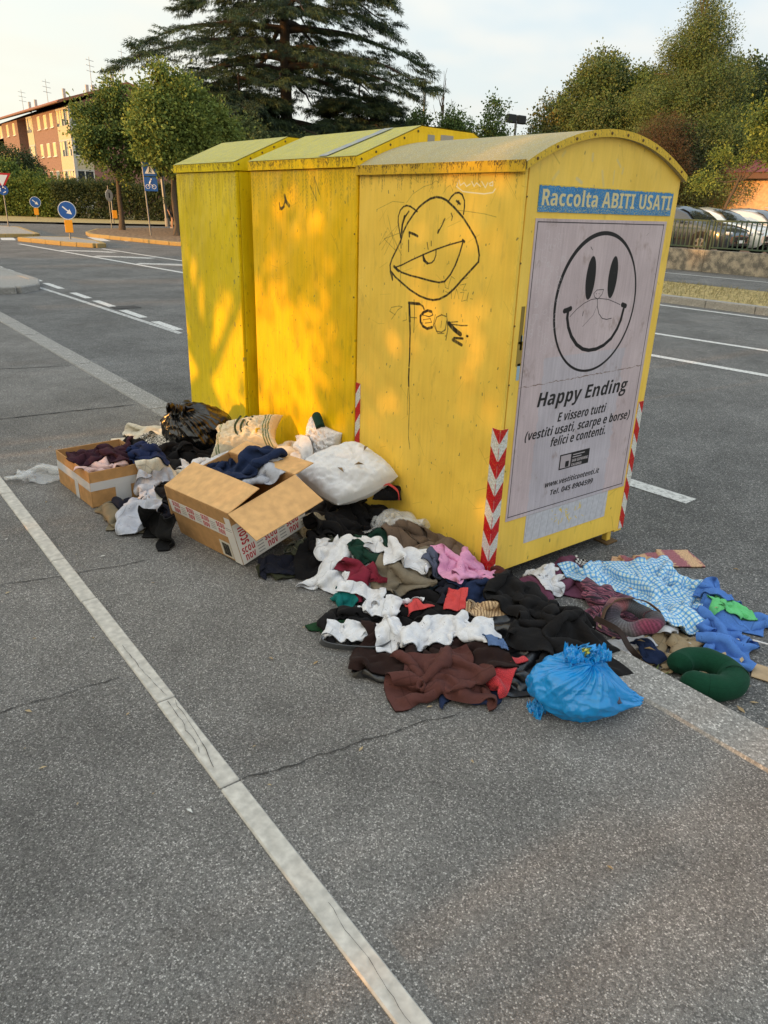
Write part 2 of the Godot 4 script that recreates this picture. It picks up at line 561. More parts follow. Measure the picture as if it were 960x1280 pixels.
	sheet("grass_strip", mats.dry_grass, rect(14.2, -30.5, 17.3, 4), 0.03)
	sheet("cycle_path", mats.road, rect(17.3, -26.0, 21.5, 4), 0.034)
	ribbon([Vector2(19.9, -22.0), Vector2(19.9, 2.0)], 0.10, 0.038, mats.line, "path_line")
	structure(get_node("path_line"))
	sheet("car_park", mats.road, rect(21.7, -30.0, 60, 12), 0.03)
	# raised strip between the bay and the lane, far up the road
	var isl := MB.new()
	var poly := PackedVector2Array([Vector2(2.25, -15.0), Vector2(2.25, -32), Vector2(3.45, -32), Vector2(3.72, -16.2), Vector2(3.5, -15.3), Vector2(3.1, -14.9)])
	island("bay_island", poly, 0.02, mats.kerb, mats.kerb)
	island("median_island", PackedVector2Array([Vector2(7.15, -32.4), Vector2(8.0, -33.2), Vector2(9.1, -32.8), Vector2(9.3, -30.0), Vector2(8.95, -28.2), Vector2(8.6, -28.0), Vector2(7.9, -29.4)]), 0.05, mats.concrete, yellow_kerb())
	island("second_island", PackedVector2Array([Vector2(2.6, -37.6), Vector2(2.4, -35.4), Vector2(5.0, -35.0), Vector2(8.3, -35.3), Vector2(8.6, -35.7), Vector2(9.6, -43.5), Vector2(8.6, -45.0)]), 0.05, mats.concrete, yellow_kerb())
	island("corner_pavement", PackedVector2Array([Vector2(14.0, -26.5), Vector2(12.6, -27.6), Vector2(11.9, -29.3), Vector2(11.0, -34.8), Vector2(10.9, -35.8), Vector2(11.4, -38.0), Vector2(13.0, -41.6), Vector2(16, -43.6), Vector2(30, -42.8), Vector2(30, -26.5)]), 0.05, mats.soil, yellow_kerb())
	sheet("far_grass", mats.dry_grass, PackedVector2Array([Vector2(-25, -73), Vector2(10.7, -54.0), Vector2(20.6, -51.5), Vector2(60, -50), Vector2(60, -100), Vector2(-25, -100)]), 0.0)
	ribbon([Vector2(-25, -72.6), Vector2(10.7, -53.6), Vector2(20.6, -51.1), Vector2(60, -49.6)], 0.3, 0.02, mats.kerb, "far_grass_kerb")
	structure(get_node("far_grass_kerb"))
var ykerb: StandardMaterial3D
func yellow_kerb() -> StandardMaterial3D:
	if ykerb == null: ykerb = worn_paint(c8(158, 130, 70), c8(130, 122, 104), 0.54, 1.1, 41)
	return ykerb
# raised traffic island: kerb stones round the edge as parts, paved top
func island(called: String, poly: PackedVector2Array, y: float, top: Material, side: Material):
	var o := Node3D.new()
	put(o, called)
	structure(o)
	var b := MB.new()
	var tr := Geometry2D.triangulate_polygon(poly)
	for k in range(0, tr.size(), 3):
		var p := poly[tr[k]]
		var q := poly[tr[k + 1]]
		var r := poly[tr[k + 2]]
		if (q - p).cross(r - p) > 0:
			var s := q; q = r; r = s
		b.tri(Vector3(p.x, y - 0.008, p.y), Vector3(q.x, y - 0.008, q.y), Vector3(r.x, y - 0.008, r.y))
	mi(b.done(), top, "paving", o)
	var m := poly.size()
	for k in m:
		var a := poly[k]
		var c := poly[(k + 1) % m]
		var n := maxi(1, int(round(a.distance_to(c) / 1.0)))
		for s in n:
			var p := a.lerp(c, (s + 0.5) / n)
			var o2 := mi(bx(Vector3.ZERO, Vector3(0.2, 0.16, a.distance_to(c) / n - 0.006), 0.02), side, "kerb_stone", o)
			o2.position = Vector3(p.x, y - 0.08 + R.randf_range(-0.004, 0.004), p.y)
			o2.rotation.y = atan2((c - a).x, (c - a).y)
# ------------------------------------------------------------------ painted prints
class Canvas:
	var w: int
	var h: int
	var d := PackedByteArray()
	func _init(ww: int, hh: int):
		w = ww
		h = hh
		d.resize(w * h * 3)
	func mixp(x: int, y: int, c: Color, a: float):
		if x < 0 or y < 0 or x >= w or y >= h: return
		var k := (y * w + x) * 3
		d[k] = int(lerpf(d[k], c.r * 255.0, a))
		d[k + 1] = int(lerpf(d[k + 1], c.g * 255.0, a))
		d[k + 2] = int(lerpf(d[k + 2], c.b * 255.0, a))
	func stroke(a: Vector2, b: Vector2, r: float, c: Color, al: float, rough := 0.0, n: FastNoiseLite = null):
		var x0 := int(minf(a.x, b.x) - r - 2)
		var x1 := int(maxf(a.x, b.x) + r + 2)
		var y0 := int(minf(a.y, b.y) - r - 2)
		var y1 := int(maxf(a.y, b.y) + r + 2)
		var ab := b - a
		var l2 := maxf(ab.length_squared(), 1e-6)
		for y in range(y0, y1 + 1):
			for x in range(x0, x1 + 1):
				var p := Vector2(x, y)
				var t := clampf((p - a).dot(ab) / l2, 0.0, 1.0)
				var e := (p - a - ab * t).length()
				var k := clampf(r - e + 0.5, 0.0, 1.0) * al
				if rough > 0.0 and n != null: k *= clampf(1.0 - rough * (n.get_noise_2d(x * 1.0, y * 0.3) + 0.35) * 2.0, 0.0, 1.0)
				if k > 0.003: mixp(x, y, c, k)
	func ellipse(ctr: Vector2, rx: float, ry: float, c: Color):
		for y in range(int(ctr.y - ry - 1), int(ctr.y + ry + 2)):
			for x in range(int(ctr.x - rx - 1), int(ctr.x + rx + 2)):
				var e := Vector2((x - ctr.x) / rx, (y - ctr.y) / ry).length()
				mixp(x, y, c, clampf((1.0 - e) * minf(rx, ry) + 0.5, 0.0, 1.0))
	func image() -> Image:
		return Image.create_from_data(w, h, false, Image.FORMAT_RGB8, d)
# weathered sheet-metal paint: runs, dust, scratches and chips
func paint_canvas(w: int, h: int, base: Color, seed_: int, px_m: float, chips: int, grime := 1.0) -> Canvas:
	var c := Canvas.new(w, h)
	var n := noise(seed_, 1.0, 4)
	var f := noise(seed_ + 1, 1.0, 2)
	var col := PackedFloat32Array()
	for x in w:
		col.append(n.get_noise_1d(x / px_m * 9.0) * 0.5 + f.get_noise_1d(x / px_m * 60.0) * 0.5)
	var k := 0
	for y in h:
		var my := y / px_m
		for x in w:
			var mx := x / px_m
			var cloud := n.get_noise_2d(mx * 1.6, my * 1.1)
			var run := f.get_noise_2d(mx * 42.0, my * 2.2)
			var grain := f.get_noise_2d(mx * 160.0, my * 60.0)
			var t := 1.0 + grime * (0.05 * cloud + 0.035 * run + 0.035 * col[x] + 0.02 * grain)
			var dirt := clampf(n.get_noise_2d(mx * 14.0 + 80.0, my * 5.0) * 2.0 - 0.72 + run * 0.5, 0.0, 1.0) * 0.28 * grime
			c.d[k] = clampi(int(lerpf(base.r * t, 0.36, dirt) * 255.0), 0, 255)
			c.d[k + 1] = clampi(int(lerpf(base.g * t, 0.33, dirt) * 255.0), 0, 255)
			c.d[k + 2] = clampi(int(lerpf(base.b * (t * 1.4 - 0.4), 0.22, dirt) * 255.0), 0, 255)
			k += 3
	var g := RandomNumberGenerator.new()
	g.seed = seed_ + 77
	for s in chips:
		var p := Vector2(g.randf() * w, g.randf() * h)
		var r := 0.0016 * px_m * g.randf_range(0.5, 1.8)
		var e := p + Vector2(g.randf_range(-0.6, 0.6), g.randf_range(0.2, 2.0)) * 0.006 * px_m
		c.stroke(p, e, r, c8(92, 84, 62), g.randf_range(0.4, 0.9))
	for s in chips / 2:
		var p := Vector2(g.randf() * w, g.randf() * h)
		var e := p + Vector2(g.randf_range(-1, 1), g.randf_range(-1, 1)) * 0.09 * px_m
		c.stroke(p, e, 0.7, c8(140, 118, 40), g.randf_range(0.15, 0.4))
	return c
# grime with a grain of its own along one edge of a panel
func edge_dirt(c: Canvas, y0: int, depth: int, col: Color, seed_: int, most := 0.75):
	var n := noise(seed_, 1.0, 3)
	for x in c.w:
		var reach := depth * clampf(0.35 + n.get_noise_1d(x * 0.045) * 1.3 + n.get_noise_1d(x * 0.21 + 50.0) * 0.7, 0.02, 1.6)
		for j in int(reach) + 1:
			var k := clampf(n.get_noise_2d(x * 0.28, j * 0.10) * 2.6 + 0.45, 0.0, 1.0) * most
			c.mixp(x, y0 + j, col, k)
func draw_strokes(c: Canvas, list: Array, col: Color, wm: float, px_m: float, w_m: float, h_m: float, y_off: float, flip: bool, rough := 0.0, seed_ := 1, x_off := 0.0):
	var n := noise(seed_, 0.09, 2)
	for s in list:
		for k in range(2, s.size() - 2, 2):
			var a := Vector2(s[k] - x_off, s[k + 1])
			var b := Vector2(s[k + 2] - x_off, s[k + 3])
			if flip:
				a.x = w_m - a.x
				b.x = w_m - b.x
			c.stroke(Vector2(a.x, h_m - (a.y - y_off)) * px_m, Vector2(b.x, h_m - (b.y - y_off)) * px_m, maxf(s[0] * wm * 0.5 * px_m, 0.55), col, s[1], rough, n)
func print_mat(c: Canvas, rough := 0.55) -> StandardMaterial3D:
	var m := StandardMaterial3D.new()
	m.albedo_texture = tex(c.image())
	m.roughness = rough
	m.metallic_specular = 0.4
	return m
var sheet_dent: ImageTexture
func dented(m: StandardMaterial3D) -> StandardMaterial3D:
	if sheet_dent == null:
		var n := noise(91, 0.012, 3).get_seamless_image(256, 256, false, false, 0.2)
		n.convert(Image.FORMAT_RGBA8)
		n.bump_map_to_normal_map(3.0)
		sheet_dent = tex(n)
	m.normal_enabled = true
	m.normal_texture = sheet_dent
	m.normal_scale = 0.8
	return m
# lettering as thin print on a plane facing +z: left x, baseline y, wanted width
func lettering(text: String, x0: float, y0: float, width: float, cap: float, z: float, mat: Material, parent: Node, slant := 0.2, bold := true):
	var f := SystemFont.new()
	f.font_names = PackedStringArray(["Droid Sans"])
	f.font_weight = 700 if bold else 400
	var t := TextMesh.new()
	t.text = text
	t.font = f
	t.font_size = 64
	t.pixel_size = 0.001
	t.depth = 0.008
	t.curve_step = 2.0
	t.horizontal_alignment = HORIZONTAL_ALIGNMENT_LEFT
	t.vertical_alignment = VERTICAL_ALIGNMENT_CENTER
	var bb := t.get_aabb()
	var sx := width / maxf(bb.size.x, 0.001)
	# height of a capital at this font size
	t.text = "H"
	var hb := t.get_aabb()
	t.text = text
	var sy := cap / maxf(hb.size.y, 0.001)
	var m := mi(t, mat, "lettering", parent)
	m.transform = Transform3D(Basis(Vector3(sx, 0, 0), Vector3(slant * sy, sy, 0), Vector3(0, 0, 0.1)), Vector3(x0 - bb.position.x * sx - slant * sy * hb.position.y, y0 - hb.position.y * sy, z))
	return m

var GRAFFITI := [
[1.18125,1,0.722,1.390,0.751,1.348,0.782,1.308,0.797,1.276,0.792,1.252,0.754,1.227,0.705,1.206,0.639,1.179,0.575,1.161,0.521,1.153,0.478,1.152,0.437,1.160,0.389,1.181,0.344,1.213,0.294,1.258,0.245,1.300,0.208,1.332,0.206,1.358,0.217,1.391,0.236,1.424,0.274,1.460,0.319,1.499,0.376,1.536,0.425,1.562,0.457,1.571,0.490,1.574,0.530,1.567,0.570,1.550,0.603,1.532,0.635,1.506,0.677,1.466,0.706,1.428,0.722,1.390],
[0.91875,1,0.614,1.514,0.637,1.524,0.664,1.534,0.690,1.537,0.712,1.532,0.734,1.517,0.747,1.490,0.747,1.464,0.736,1.433,0.725,1.401],
[1.05,1,0.673,1.513,0.696,1.492,0.713,1.465,0.721,1.433,0.722,1.396],
[1.575,1,0.701,1.492,0.716,1.454,0.719,1.423],
[0.65625,1,0.722,1.396,0.719,1.356],
[0.39375,0.7,0.719,1.348,0.712,1.189],
[0.91875,1,0.416,1.555,0.395,1.577,0.373,1.590,0.351,1.592,0.331,1.584,0.316,1.563,0.313,1.540,0.316,1.511],
[1.18125,1,0.363,1.560,0.340,1.549],
[0.65625,1,0.354,1.546,0.351,1.561],
[1.44375,1,0.663,1.426,0.629,1.420,0.604,1.413],
[1.18125,1,0.663,1.426,0.662,1.409],
[0.7875,0.9,0.666,1.393,0.663,1.345],
[0.7875,1,0.429,1.490,0.447,1.461,0.469,1.433],
[1.3125,1,0.464,1.443,0.469,1.433],
[0.7875,0.9,0.391,1.512,0.383,1.500,0.386,1.486],
[0.65625,0.9,0.537,1.390,0.528,1.363],
[0.65625,0.9,0.510,1.397,0.508,1.378],
[0.7875,1,0.761,1.268,0.710,1.283,0.639,1.310,0.562,1.337,0.480,1.364,0.393,1.388,0.302,1.409],
[1.70625,1,0.766,1.273,0.732,1.256],
[1.3125,1,0.310,1.411,0.300,1.405],
[1.05,1,0.756,1.268,0.708,1.251,0.644,1.243,0.572,1.238,0.502,1.232,0.443,1.230,0.407,1.238,0.373,1.269,0.346,1.309,0.326,1.351,0.309,1.401],
[0.7875,1,0.475,1.362,0.474,1.341,0.484,1.320,0.500,1.308,0.521,1.304,0.538,1.311,0.554,1.328],
[1.575,1,0.560,1.336,0.553,1.315,0.529,1.304],
[1.18125,1,0.793,1.249,0.777,1.216],
[1.05,1,0.779,1.244,0.774,1.211],
[0.2625,0.6,0.385,1.263,0.406,1.233,0.400,1.213,0.380,1.209,0.378,1.230,0.365,1.262,0.344,1.254],
[0.2625,0.6,0.399,1.197,0.366,1.190],
[0.2625,0.6,0.360,1.211,0.356,1.170],
[0.2625,0.6,0.340,1.172,0.328,1.214,0.309,1.175],
[0.2625,0.6,0.304,1.201,0.281,1.206,0.292,1.167,0.262,1.175,0.254,1.206,0.258,1.170],
[0.2625,0.6,0.307,1.232,0.273,1.240,0.289,1.213,0.266,1.215],
[0.2625,0.6,0.309,1.252,0.264,1.266],
[0.2625,0.6,0.240,1.183,0.225,1.183],
[0.2625,0.45,0.352,1.525,0.269,1.520,0.196,1.515,0.127,1.505],
[0.2625,0.4,0.913,1.516,0.856,1.533,0.791,1.553,0.709,1.549],
[0.2625,0.4,0.691,1.549,0.650,1.585,0.575,1.615,0.518,1.625],
[0.2625,0.35,0.540,1.595,0.519,1.629,0.499,1.637,0.479,1.629],
[0.2625,0.35,0.451,1.586,0.429,1.610,0.407,1.620,0.389,1.596],
[0.2625,0.35,0.866,1.339,0.793,1.420,0.713,1.326,0.823,1.440,0.887,1.360,0.740,1.459,0.845,1.318],
[0.39375,0.35,0.826,1.494,0.761,1.345,0.849,1.390,0.728,1.422],
[1.70625,1,0.646,1.121,0.608,1.123,0.572,1.125],
[1.18125,0.8,0.572,1.126,0.545,1.118,0.535,1.106],
[1.8375,1,0.642,1.118,0.638,1.080,0.633,1.040],
[1.3125,0.9,0.633,1.040,0.627,0.984,0.625,0.915,0.623,0.868,0.625,0.832],
[1.3125,1,0.624,0.820,0.624,0.778,0.620,0.737],
[0.525,0.8,0.620,0.737,0.612,0.678,0.609,0.629,0.608,0.567,0.605,0.485,0.591,0.428],
[0.39375,0.6,0.625,0.724,0.626,0.650,0.622,0.595],
[0.525,0.7,0.609,1.139,0.600,1.073,0.601,0.993],
[0.525,0.7,0.631,1.058,0.585,1.061],
[1.575,1,0.483,1.101,0.509,1.103,0.539,1.091,0.559,1.072,0.556,1.048,0.538,1.030,0.507,1.023,0.473,1.034],
[0.65625,0.8,0.542,1.080,0.498,1.077,0.473,1.088,0.483,1.104],
[0.525,0.7,0.536,1.059,0.489,1.070,0.479,1.055,0.522,1.046],
[0.65625,0.7,0.381,1.092,0.414,1.096,0.447,1.081,0.457,1.052,0.442,1.021,0.408,1.021,0.384,1.035,0.379,1.073],
[0.525,0.6,0.456,1.091,0.465,1.046,0.432,1.012,0.391,1.018],
[0.525,0.6,0.412,1.069,0.414,1.042],
[0.65625,0.8,0.382,1.105,0.368,1.042,0.376,0.992],
[2.625,1,0.362,1.065,0.328,1.045,0.286,1.030],
[0.525,0.8,0.363,1.070,0.307,1.080],
[0.65625,0.8,0.346,1.064,0.282,1.067,0.247,1.072],
[1.3125,1,0.324,1.008,0.269,1.014],
[1.8375,0.9,0.331,0.999,0.274,0.986],
[1.3125,1,0.245,1.028,0.239,1.028],
[0.39375,0.5,0.772,1.031,0.726,1.080,0.694,1.098,0.718,1.099,0.775,1.086,0.788,1.067,0.744,1.055],
[0.39375,0.4,0.685,1.034,0.658,1.043,0.664,1.076],
[0.2625,0.4,0.195,1.117,0.182,1.104,0.176,1.120,0.181,1.096]]
var WHITE_TAG := [
[2,1,0.362,1.629,0.368,1.615,0.329,1.596,0.277,1.592,0.205,1.588,0.157,1.593,0.145,1.606],
[2,1,0.356,1.638,0.346,1.619,0.325,1.629,0.309,1.615,0.288,1.624],
[2,1,0.281,1.633,0.265,1.615,0.252,1.628,0.229,1.615],
[2,1,0.224,1.633,0.200,1.610,0.189,1.628],
[2,1,0.181,1.624,0.162,1.632,0.160,1.617,0.177,1.619]]
var SMILE := [
[24.18,1,2.579,1.139,2.579,1.114,2.594,1.075,2.621,1.035,2.664,0.996,2.710,0.973,2.753,0.964,2.806,0.965,2.857,0.978,2.906,1.005,2.940,1.046,2.958,1.085,2.966,1.131],
[31.62,1,2.556,1.145,2.575,1.148,2.593,1.153],
[31.62,1,2.953,1.152,2.977,1.145],
[3.72,1,2.595,1.119,2.634,1.148,2.679,1.171,2.727,1.185,2.778,1.187,2.843,1.180,2.900,1.164,2.936,1.153],
[3.72,1,2.737,1.209,2.754,1.223,2.801,1.224,2.795,1.204,2.770,1.185,2.746,1.193,2.737,1.209],
[4.65,1,2.766,1.185,2.773,1.154,2.791,1.121,2.819,1.099,2.852,1.093,2.886,1.096],
[1.86,1,2.773,1.160,2.752,1.117,2.689,1.072],
[2.79,1,2.752,1.209,2.756,1.207],
[2.79,1,2.771,1.208,2.775,1.206],
[3.72,1,2.676,1.400,2.688,1.388],
[4.65,1,2.681,1.136,2.680,1.118]]


# ------------------------------------------------------------------ clothing banks
func roof_mat(seed_: int, base: Color, moss: Color) -> StandardMaterial3D:
	var n := noise(seed_, 0.018, 5).get_seamless_image(512, 512, false, false, 0.2)
	var f := noise(seed_ + 1, 0.16, 3).get_seamless_image(512, 512, false, false, 0.2)
	n.convert(Image.FORMAT_L8); f.convert(Image.FORMAT_L8)
	var a := n.get_data()
	var b := f.get_data()
	var o := PackedByteArray()
	o.resize(512 * 512 * 3)
	for k in 512 * 512:
		var t := clampf((b[k] / 255.0 - 0.5) * 5.0 + (a[k] / 255.0 - 0.5) * 1.8 + 0.62, 0.0, 1.0)
		var c := base.lerp(moss, t)
		if b[k] > 172: c = c.lerp(c8(226, 226, 206), 0.6)
		o[k * 3] = int(c.r * 255); o[k * 3 + 1] = int(c.g * 255); o[k * 3 + 2] = int(c.b * 255)
	var m := StandardMaterial3D.new()
	m.albedo_texture = tex(Image.create_from_data(512, 512, false, Image.FORMAT_RGB8, o))
	m.roughness = 0.9
	m.uv1_triplanar = true
	m.uv1_world_triplanar = true
	m.uv1_scale = Vector3.ONE * 1.6
	return m
func chevron(flip: bool, seed_: int) -> StandardMaterial3D:
	var c := Canvas.new(48, 512)
	var n := noise(seed_, 0.1, 3)
	for y in 512:
		for x in 48:
			var s := x if flip else 47 - x
			var red := fposmod((y + s * 0.95) / 118.0 + 0.12, 1.0) < 0.5
			var t := 1.0 + n.get_noise_2d(x, y) * 0.18
			var col := c8(186, 24, 34) if red else c8(206, 208, 206)
			if n.get_noise_2d(x * 1.7 + 200, y * 1.7) > 0.42: col = c8(190, 160, 70)
			c.mixp(x, y, Color(col.r * t, col.g * t, col.b * t), 1.0)
	return print_mat(c, 0.35)
func bolt(p: Vector3, nrm: Vector3, r: float, mat: Material, parent: Node):
	var b := MB.new()
	b.bar(Vector3.ZERO, Vector3(0, r * 0.5, 0), r, r * 0.7, 8)
	var m := mi(b.done(), mat, "bolt", parent)
	m.position = p
	m.basis = Basis(Quaternion(Vector3.UP, nrm))
func build_bins():
	var y0 := -0.02
	var ye := 1.70
	var rust := plain(c8(96, 74, 44), 0.9)
	# ================= the near bank, barrel roof and poster
	var bin := thing("clothing_bin", "yellow used-clothes bin with barrel roof, smiley poster and black marker graffiti", "clothes bin", Vector3(2.237, -0.1, -2.087), 0.0, "row of yellow clothing bins")
	var off := -bin.position
	var W := 1.016
	var D := 1.06
	var H := ye - y0
	# pavement side panel with graffiti
	var pm := 700.0
	var cv := paint_canvas(int(D * pm), int(H * pm), c8(240, 202, 82), 51, pm, 150, 0.6)
	edge_dirt(cv, 0, int(0.09 * pm), c8(92, 78, 40), 52, 0.5)
	draw_strokes(cv, GRAFFITI, c8(30, 26, 18), 0.0076, pm, D, H, y0, false, 0.25, 53)
	draw_strokes(cv, WHITE_TAG, c8(240, 232, 205), 0.0022, pm, D, H, y0, false, 0.0, 54)
	var side_mat := dented(print_mat(cv, 0.5))
	var o := off
	mi(bx(o + Vector3(2.250, y0 + H * 0.5, -2.087 - D * 0.5), Vector3(0.026, H, D), 0.007, 0), side_mat, "side_panel", bin)
	# poster side: panel whose top follows the barrel
	var plain_c := paint_canvas(360, 620, c8(238, 200, 86), 56, 360.0, 60, 0.6)
	for s in 9:   # scuffs of blue and grey paint
		var p := Vector2(R.randf_range(60, 260), R.randf_range(30, 70))
		plain_c.stroke(p, p + Vector2(R.randf_range(-12, 12), R.randf_range(4, 22)), R.randf_range(0.8, 2.5), c8(190, 190, 186), R.randf_range(0.2, 0.5))
	var end_mat := dented(print_mat(plain_c, 0.5))
	var poly := PackedVector2Array([Vector2(2.264, y0), Vector2(2.237 + W, y0), Vector2(2.237 + W, ye)])
	var arc: Array = []
	for k in 21:
		var t := float(k) / 20.0
		arc.append(Vector2(lerpf(3.266, 2.224, t), 1.698 + 0.142 * (1.0 - pow(2.0 * t - 1.0, 2.0))))
	for k in range(1, 20):
		if arc[k].x > 2.264: poly.append(arc[k] - Vector2(0, 0.012))
	poly.append(Vector2(2.264, ye))
	var pb := MB.new()
	pb.prism(poly, -2.0875, -2.112)
	for k in pb.v.size(): pb.u[k] = Vector2((pb.v[k].x - 2.237) / W, 1.0 - (pb.v[k].y - y0) / 1.86)
	for k in pb.v.size(): pb.v[k] += o
	mi(pb.done(), end_mat, "end_panel", bin)
	var back := MB.new()
	back.box(o + Vector3(3.241, y0 + H * 0.5, -2.087 - D * 0.5 - 0.013), Vector3(0.024, H, D - 0.03), 0.005)
	mi(back.done(), end_mat, "road_panel", bin)
	mi(bx(o + Vector3(2.745, y0 + H * 0.5, -2.087 - D + 0.012), Vector3(0.96, H, 0.024), 0.005), end_mat, "far_panel", bin)
	mi(bx(o + Vector3(2.745, y0 + 0.012, -2.087 - D * 0.5), Vector3(0.95, 0.02, D - 0.06)), rust, "floor_plate", bin)
	# roof
	var rb := MB.new()
	var top := PackedVector3Array()
	var za := -2.068
	var zb := -2.087 - D - 0.006
	for k in 21:
		top.append(o + Vector3(arc[k].x, arc[k].y, za))
		top.append(o + Vector3(arc[k].x, arc[k].y, zb))
	rb.grid(top, 21, 2)
	for k in 20:   # lip of the barrel over the poster side
		var a: Vector2 = arc[k]
		var b: Vector2 = arc[k + 1]
		var dn := Vector2(0, 0.026)
		rb.quad(o + Vector3(b.x, b.y - dn.y, za), o + Vector3(a.x, a.y - dn.y, za), o + Vector3(a.x, a.y, za), o + Vector3(b.x, b.y, za))
		rb.quad(o + Vector3(a.x, a.y - dn.y, za), o + Vector3(b.x, b.y - dn.y, za), o + Vector3(b.x, b.y - dn.y, zb), o + Vector3(a.x, a.y - dn.y, zb))
	var rm := roof_mat(61, c8(166, 150, 96), c8(146, 142, 118))
	mi(rb.done(), rm, "roof", bin)
	var lip_mat := print_mat(paint_canvas(512, 24, c8(206, 172, 56), 62, 500.0, 60, 2.0), 0.7)
	var lip := MB.new()
	for k in 20:
		var a: Vector2 = arc[k]
		var b: Vector2 = arc[k + 1]
		var dn := Vector2(0, 0.027)
		lip.quad(o + Vector3(b.x, b.y - dn.y, za + 0.003), o + Vector3(a.x, a.y - dn.y, za + 0.003), o + Vector3(a.x, a.y + 0.001, za + 0.003), o + Vector3(b.x, b.y + 0.001, za + 0.003), [Vector2(0.1, 1), Vector2(0.2, 1), Vector2(0.2, 0), Vector2(0.1, 0)])
	mi(lip.done(), lip_mat, "roof_lip", bin)
	var ec := paint_canvas(760, 30, c8(206, 168, 44), 63, 700.0, 40, 1.5)
	edge_dirt(ec, 0, 22, c8(66, 54, 34), 64, 0.9)
	mi(bx(o + Vector3(2.2215, 1.684, (za + zb) * 0.5), Vector3(0.006, 0.042, za - zb - 0.004), 0.001, 0), print_mat(ec, 0.85), "eave_strip", bin)
	for k in range(1, 20, 2):
		bolt(o + Vector3(arc[k].x, arc[k].y - 0.014, za + 0.004), Vector3(0, 0, 1), 0.006, rust, bin)
	for k in 6:
		bolt(o + Vector3(2.262, 1.58 - k * 0.24, -2.0865), Vector3(0, 0, 1), 0.004, rust, bin)
	# feet
	for f in [Vector2(2.32, -2.16), Vector2(3.18, -2.13), Vector2(2.32, -3.06), Vector2(3.18, -3.06)]:
		mi(bx(o + Vector3(f.x, -0.056, f.y), Vector3(0.035, 0.07, 0.035), 0.004), end_mat, "foot", bin)
		mi(bx(o + Vector3(f.x, -0.094, f.y), Vector3(0.09, 0.01, 0.09), 0.002), rust, "foot_plate", bin)
	mi(bx(o + Vector3(3.215, -0.028, -2.10), Vector3(0.06, 0.016, 0.02), 0.003), end_mat, "bracket", bin)
	# chevron corner strips
	var ms := [chevron(false, 71), chevron(true, 72)]
	mi(bx(o + Vector3(2.2362, 0.325, -2.1105), Vector3(0.0025, 0.69, 0.047), 0.0, 0), ms[1], "warning_strip", bin)
	mi(bx(o + Vector3(2.2605, 0.325, -2.0862), Vector3(0.046, 0.69, 0.0025), 0.0, 2), ms[1], "warning_strip", bin)
	mi(bx(o + Vector3(3.231, 0.325, -2.0862), Vector3(0.04, 0.69, 0.0025), 0.0, 2), ms[0], "warning_strip", bin)
	mi(bx(o + Vector3(2.2362, 0.325, -3.124), Vector3(0.0025, 0.69, 0.042), 0.0, 0), ms[0], "warning_strip", bin)
	# poster
	var px := 900.0
	var x0 := 2.322
	var x1 := 3.196
	var yb := 0.228
	var yt := 1.505
	var pc := Canvas.new(int((x1 - x0) * px), int((yt - yb) * px))
	var n := noise(81, 1.0, 4)
	var f2 := noise(82, 1.0, 2)
	for y in pc.h:
		for x in pc.w:
			var u := x / px
			var v := y / px
			var t := n.get_noise_2d(u * 3.0, v * 3.0) * 0.05 + f2.get_noise_2d(u * 60.0, v * 4.0) * 0.035 + f2.get_noise_2d(u * 140.0, v * 140.0) * 0.02
			var c := Vector3(0.752, 0.690, 0.708) + Vector3(t, t, t)
			# old poster glued beneath shows through as paler bluish blocks
			if v > 0.55 and u > 0.14 + 0.01 * n.get_noise_1d(v * 30.0) and u < 0.70 + 0.02 * n.get_noise_1d(v * 22.0 + 9.0): c = c.lerp(Vector3(0.700, 0.702, 0.752) + Vector3(t, t, t), 0.55)
			var st := clampf(n.get_noise_2d(u * 7.0 + 40.0, v * 6.0) * 2.4 - 0.75, 0.0, 1.0) * clampf(f2.get_noise_2d(u * 50.0, v * 30.0) + 0.6, 0.0, 1.0)
			c = c.lerp(Vector3(0.52, 0.44, 0.41), st * 0.5)
			pc.mixp(x, y, Color(c.x, c.y, c.z), 1.0)
	var ink := c8(26, 24, 26)
	for rct in [[0.012, 0.012, (x1 - x0) - 0.02, 0.014], [0.012, (yt - yb) - 0.02, (x1 - x0) - 0.02, (yt - yb) - 0.018], [0.012, 0.012, 0.014, (yt - yb) - 0.018], [(x1 - x0) - 0.022, 0.012, (x1 - x0) - 0.02, (yt - yb) - 0.018]]:
		pc.stroke(Vector2(rct[0], rct[1]) * px, Vector2(rct[2], rct[3]) * px if rct[2] - rct[0] > 0.1 else Vector2(rct[0], rct[3]) * px, 1.6, ink, 0.9)
	var ctr := Vector2(2.765 - x0, yt - 1.163) * px
	for k in 160:
		var a := TAU * k / 160.0
		var b := TAU * (k + 1) / 160.0
		var ra := Vector2(0.274, 0.291) * px
		var th := 0.0052 + 0.0042 * maxf(0.0, sin(-a) * 0.7 - cos(a) * 0.5)
		pc.stroke(ctr + Vector2(cos(a), sin(a)) * ra, ctr + Vector2(cos(b), sin(b)) * ra, th * px, ink, 1.0)
	pc.ellipse(Vector2(2.7015 - x0, yt - 1.274) * px, 0.031 * px, 0.089 * px, ink)
	pc.ellipse(Vector2(2.854 - x0, yt - 1.273) * px, 0.031 * px, 0.088 * px, ink)
	draw_strokes(pc, SMILE, ink, 0.00066, px, x1 - x0, yt - yb, yb, false, 0.0, 1, x0)
	# crease across the sheet, scratches and pale marker scribbles
	var cr := noise(83, 1.0, 3)
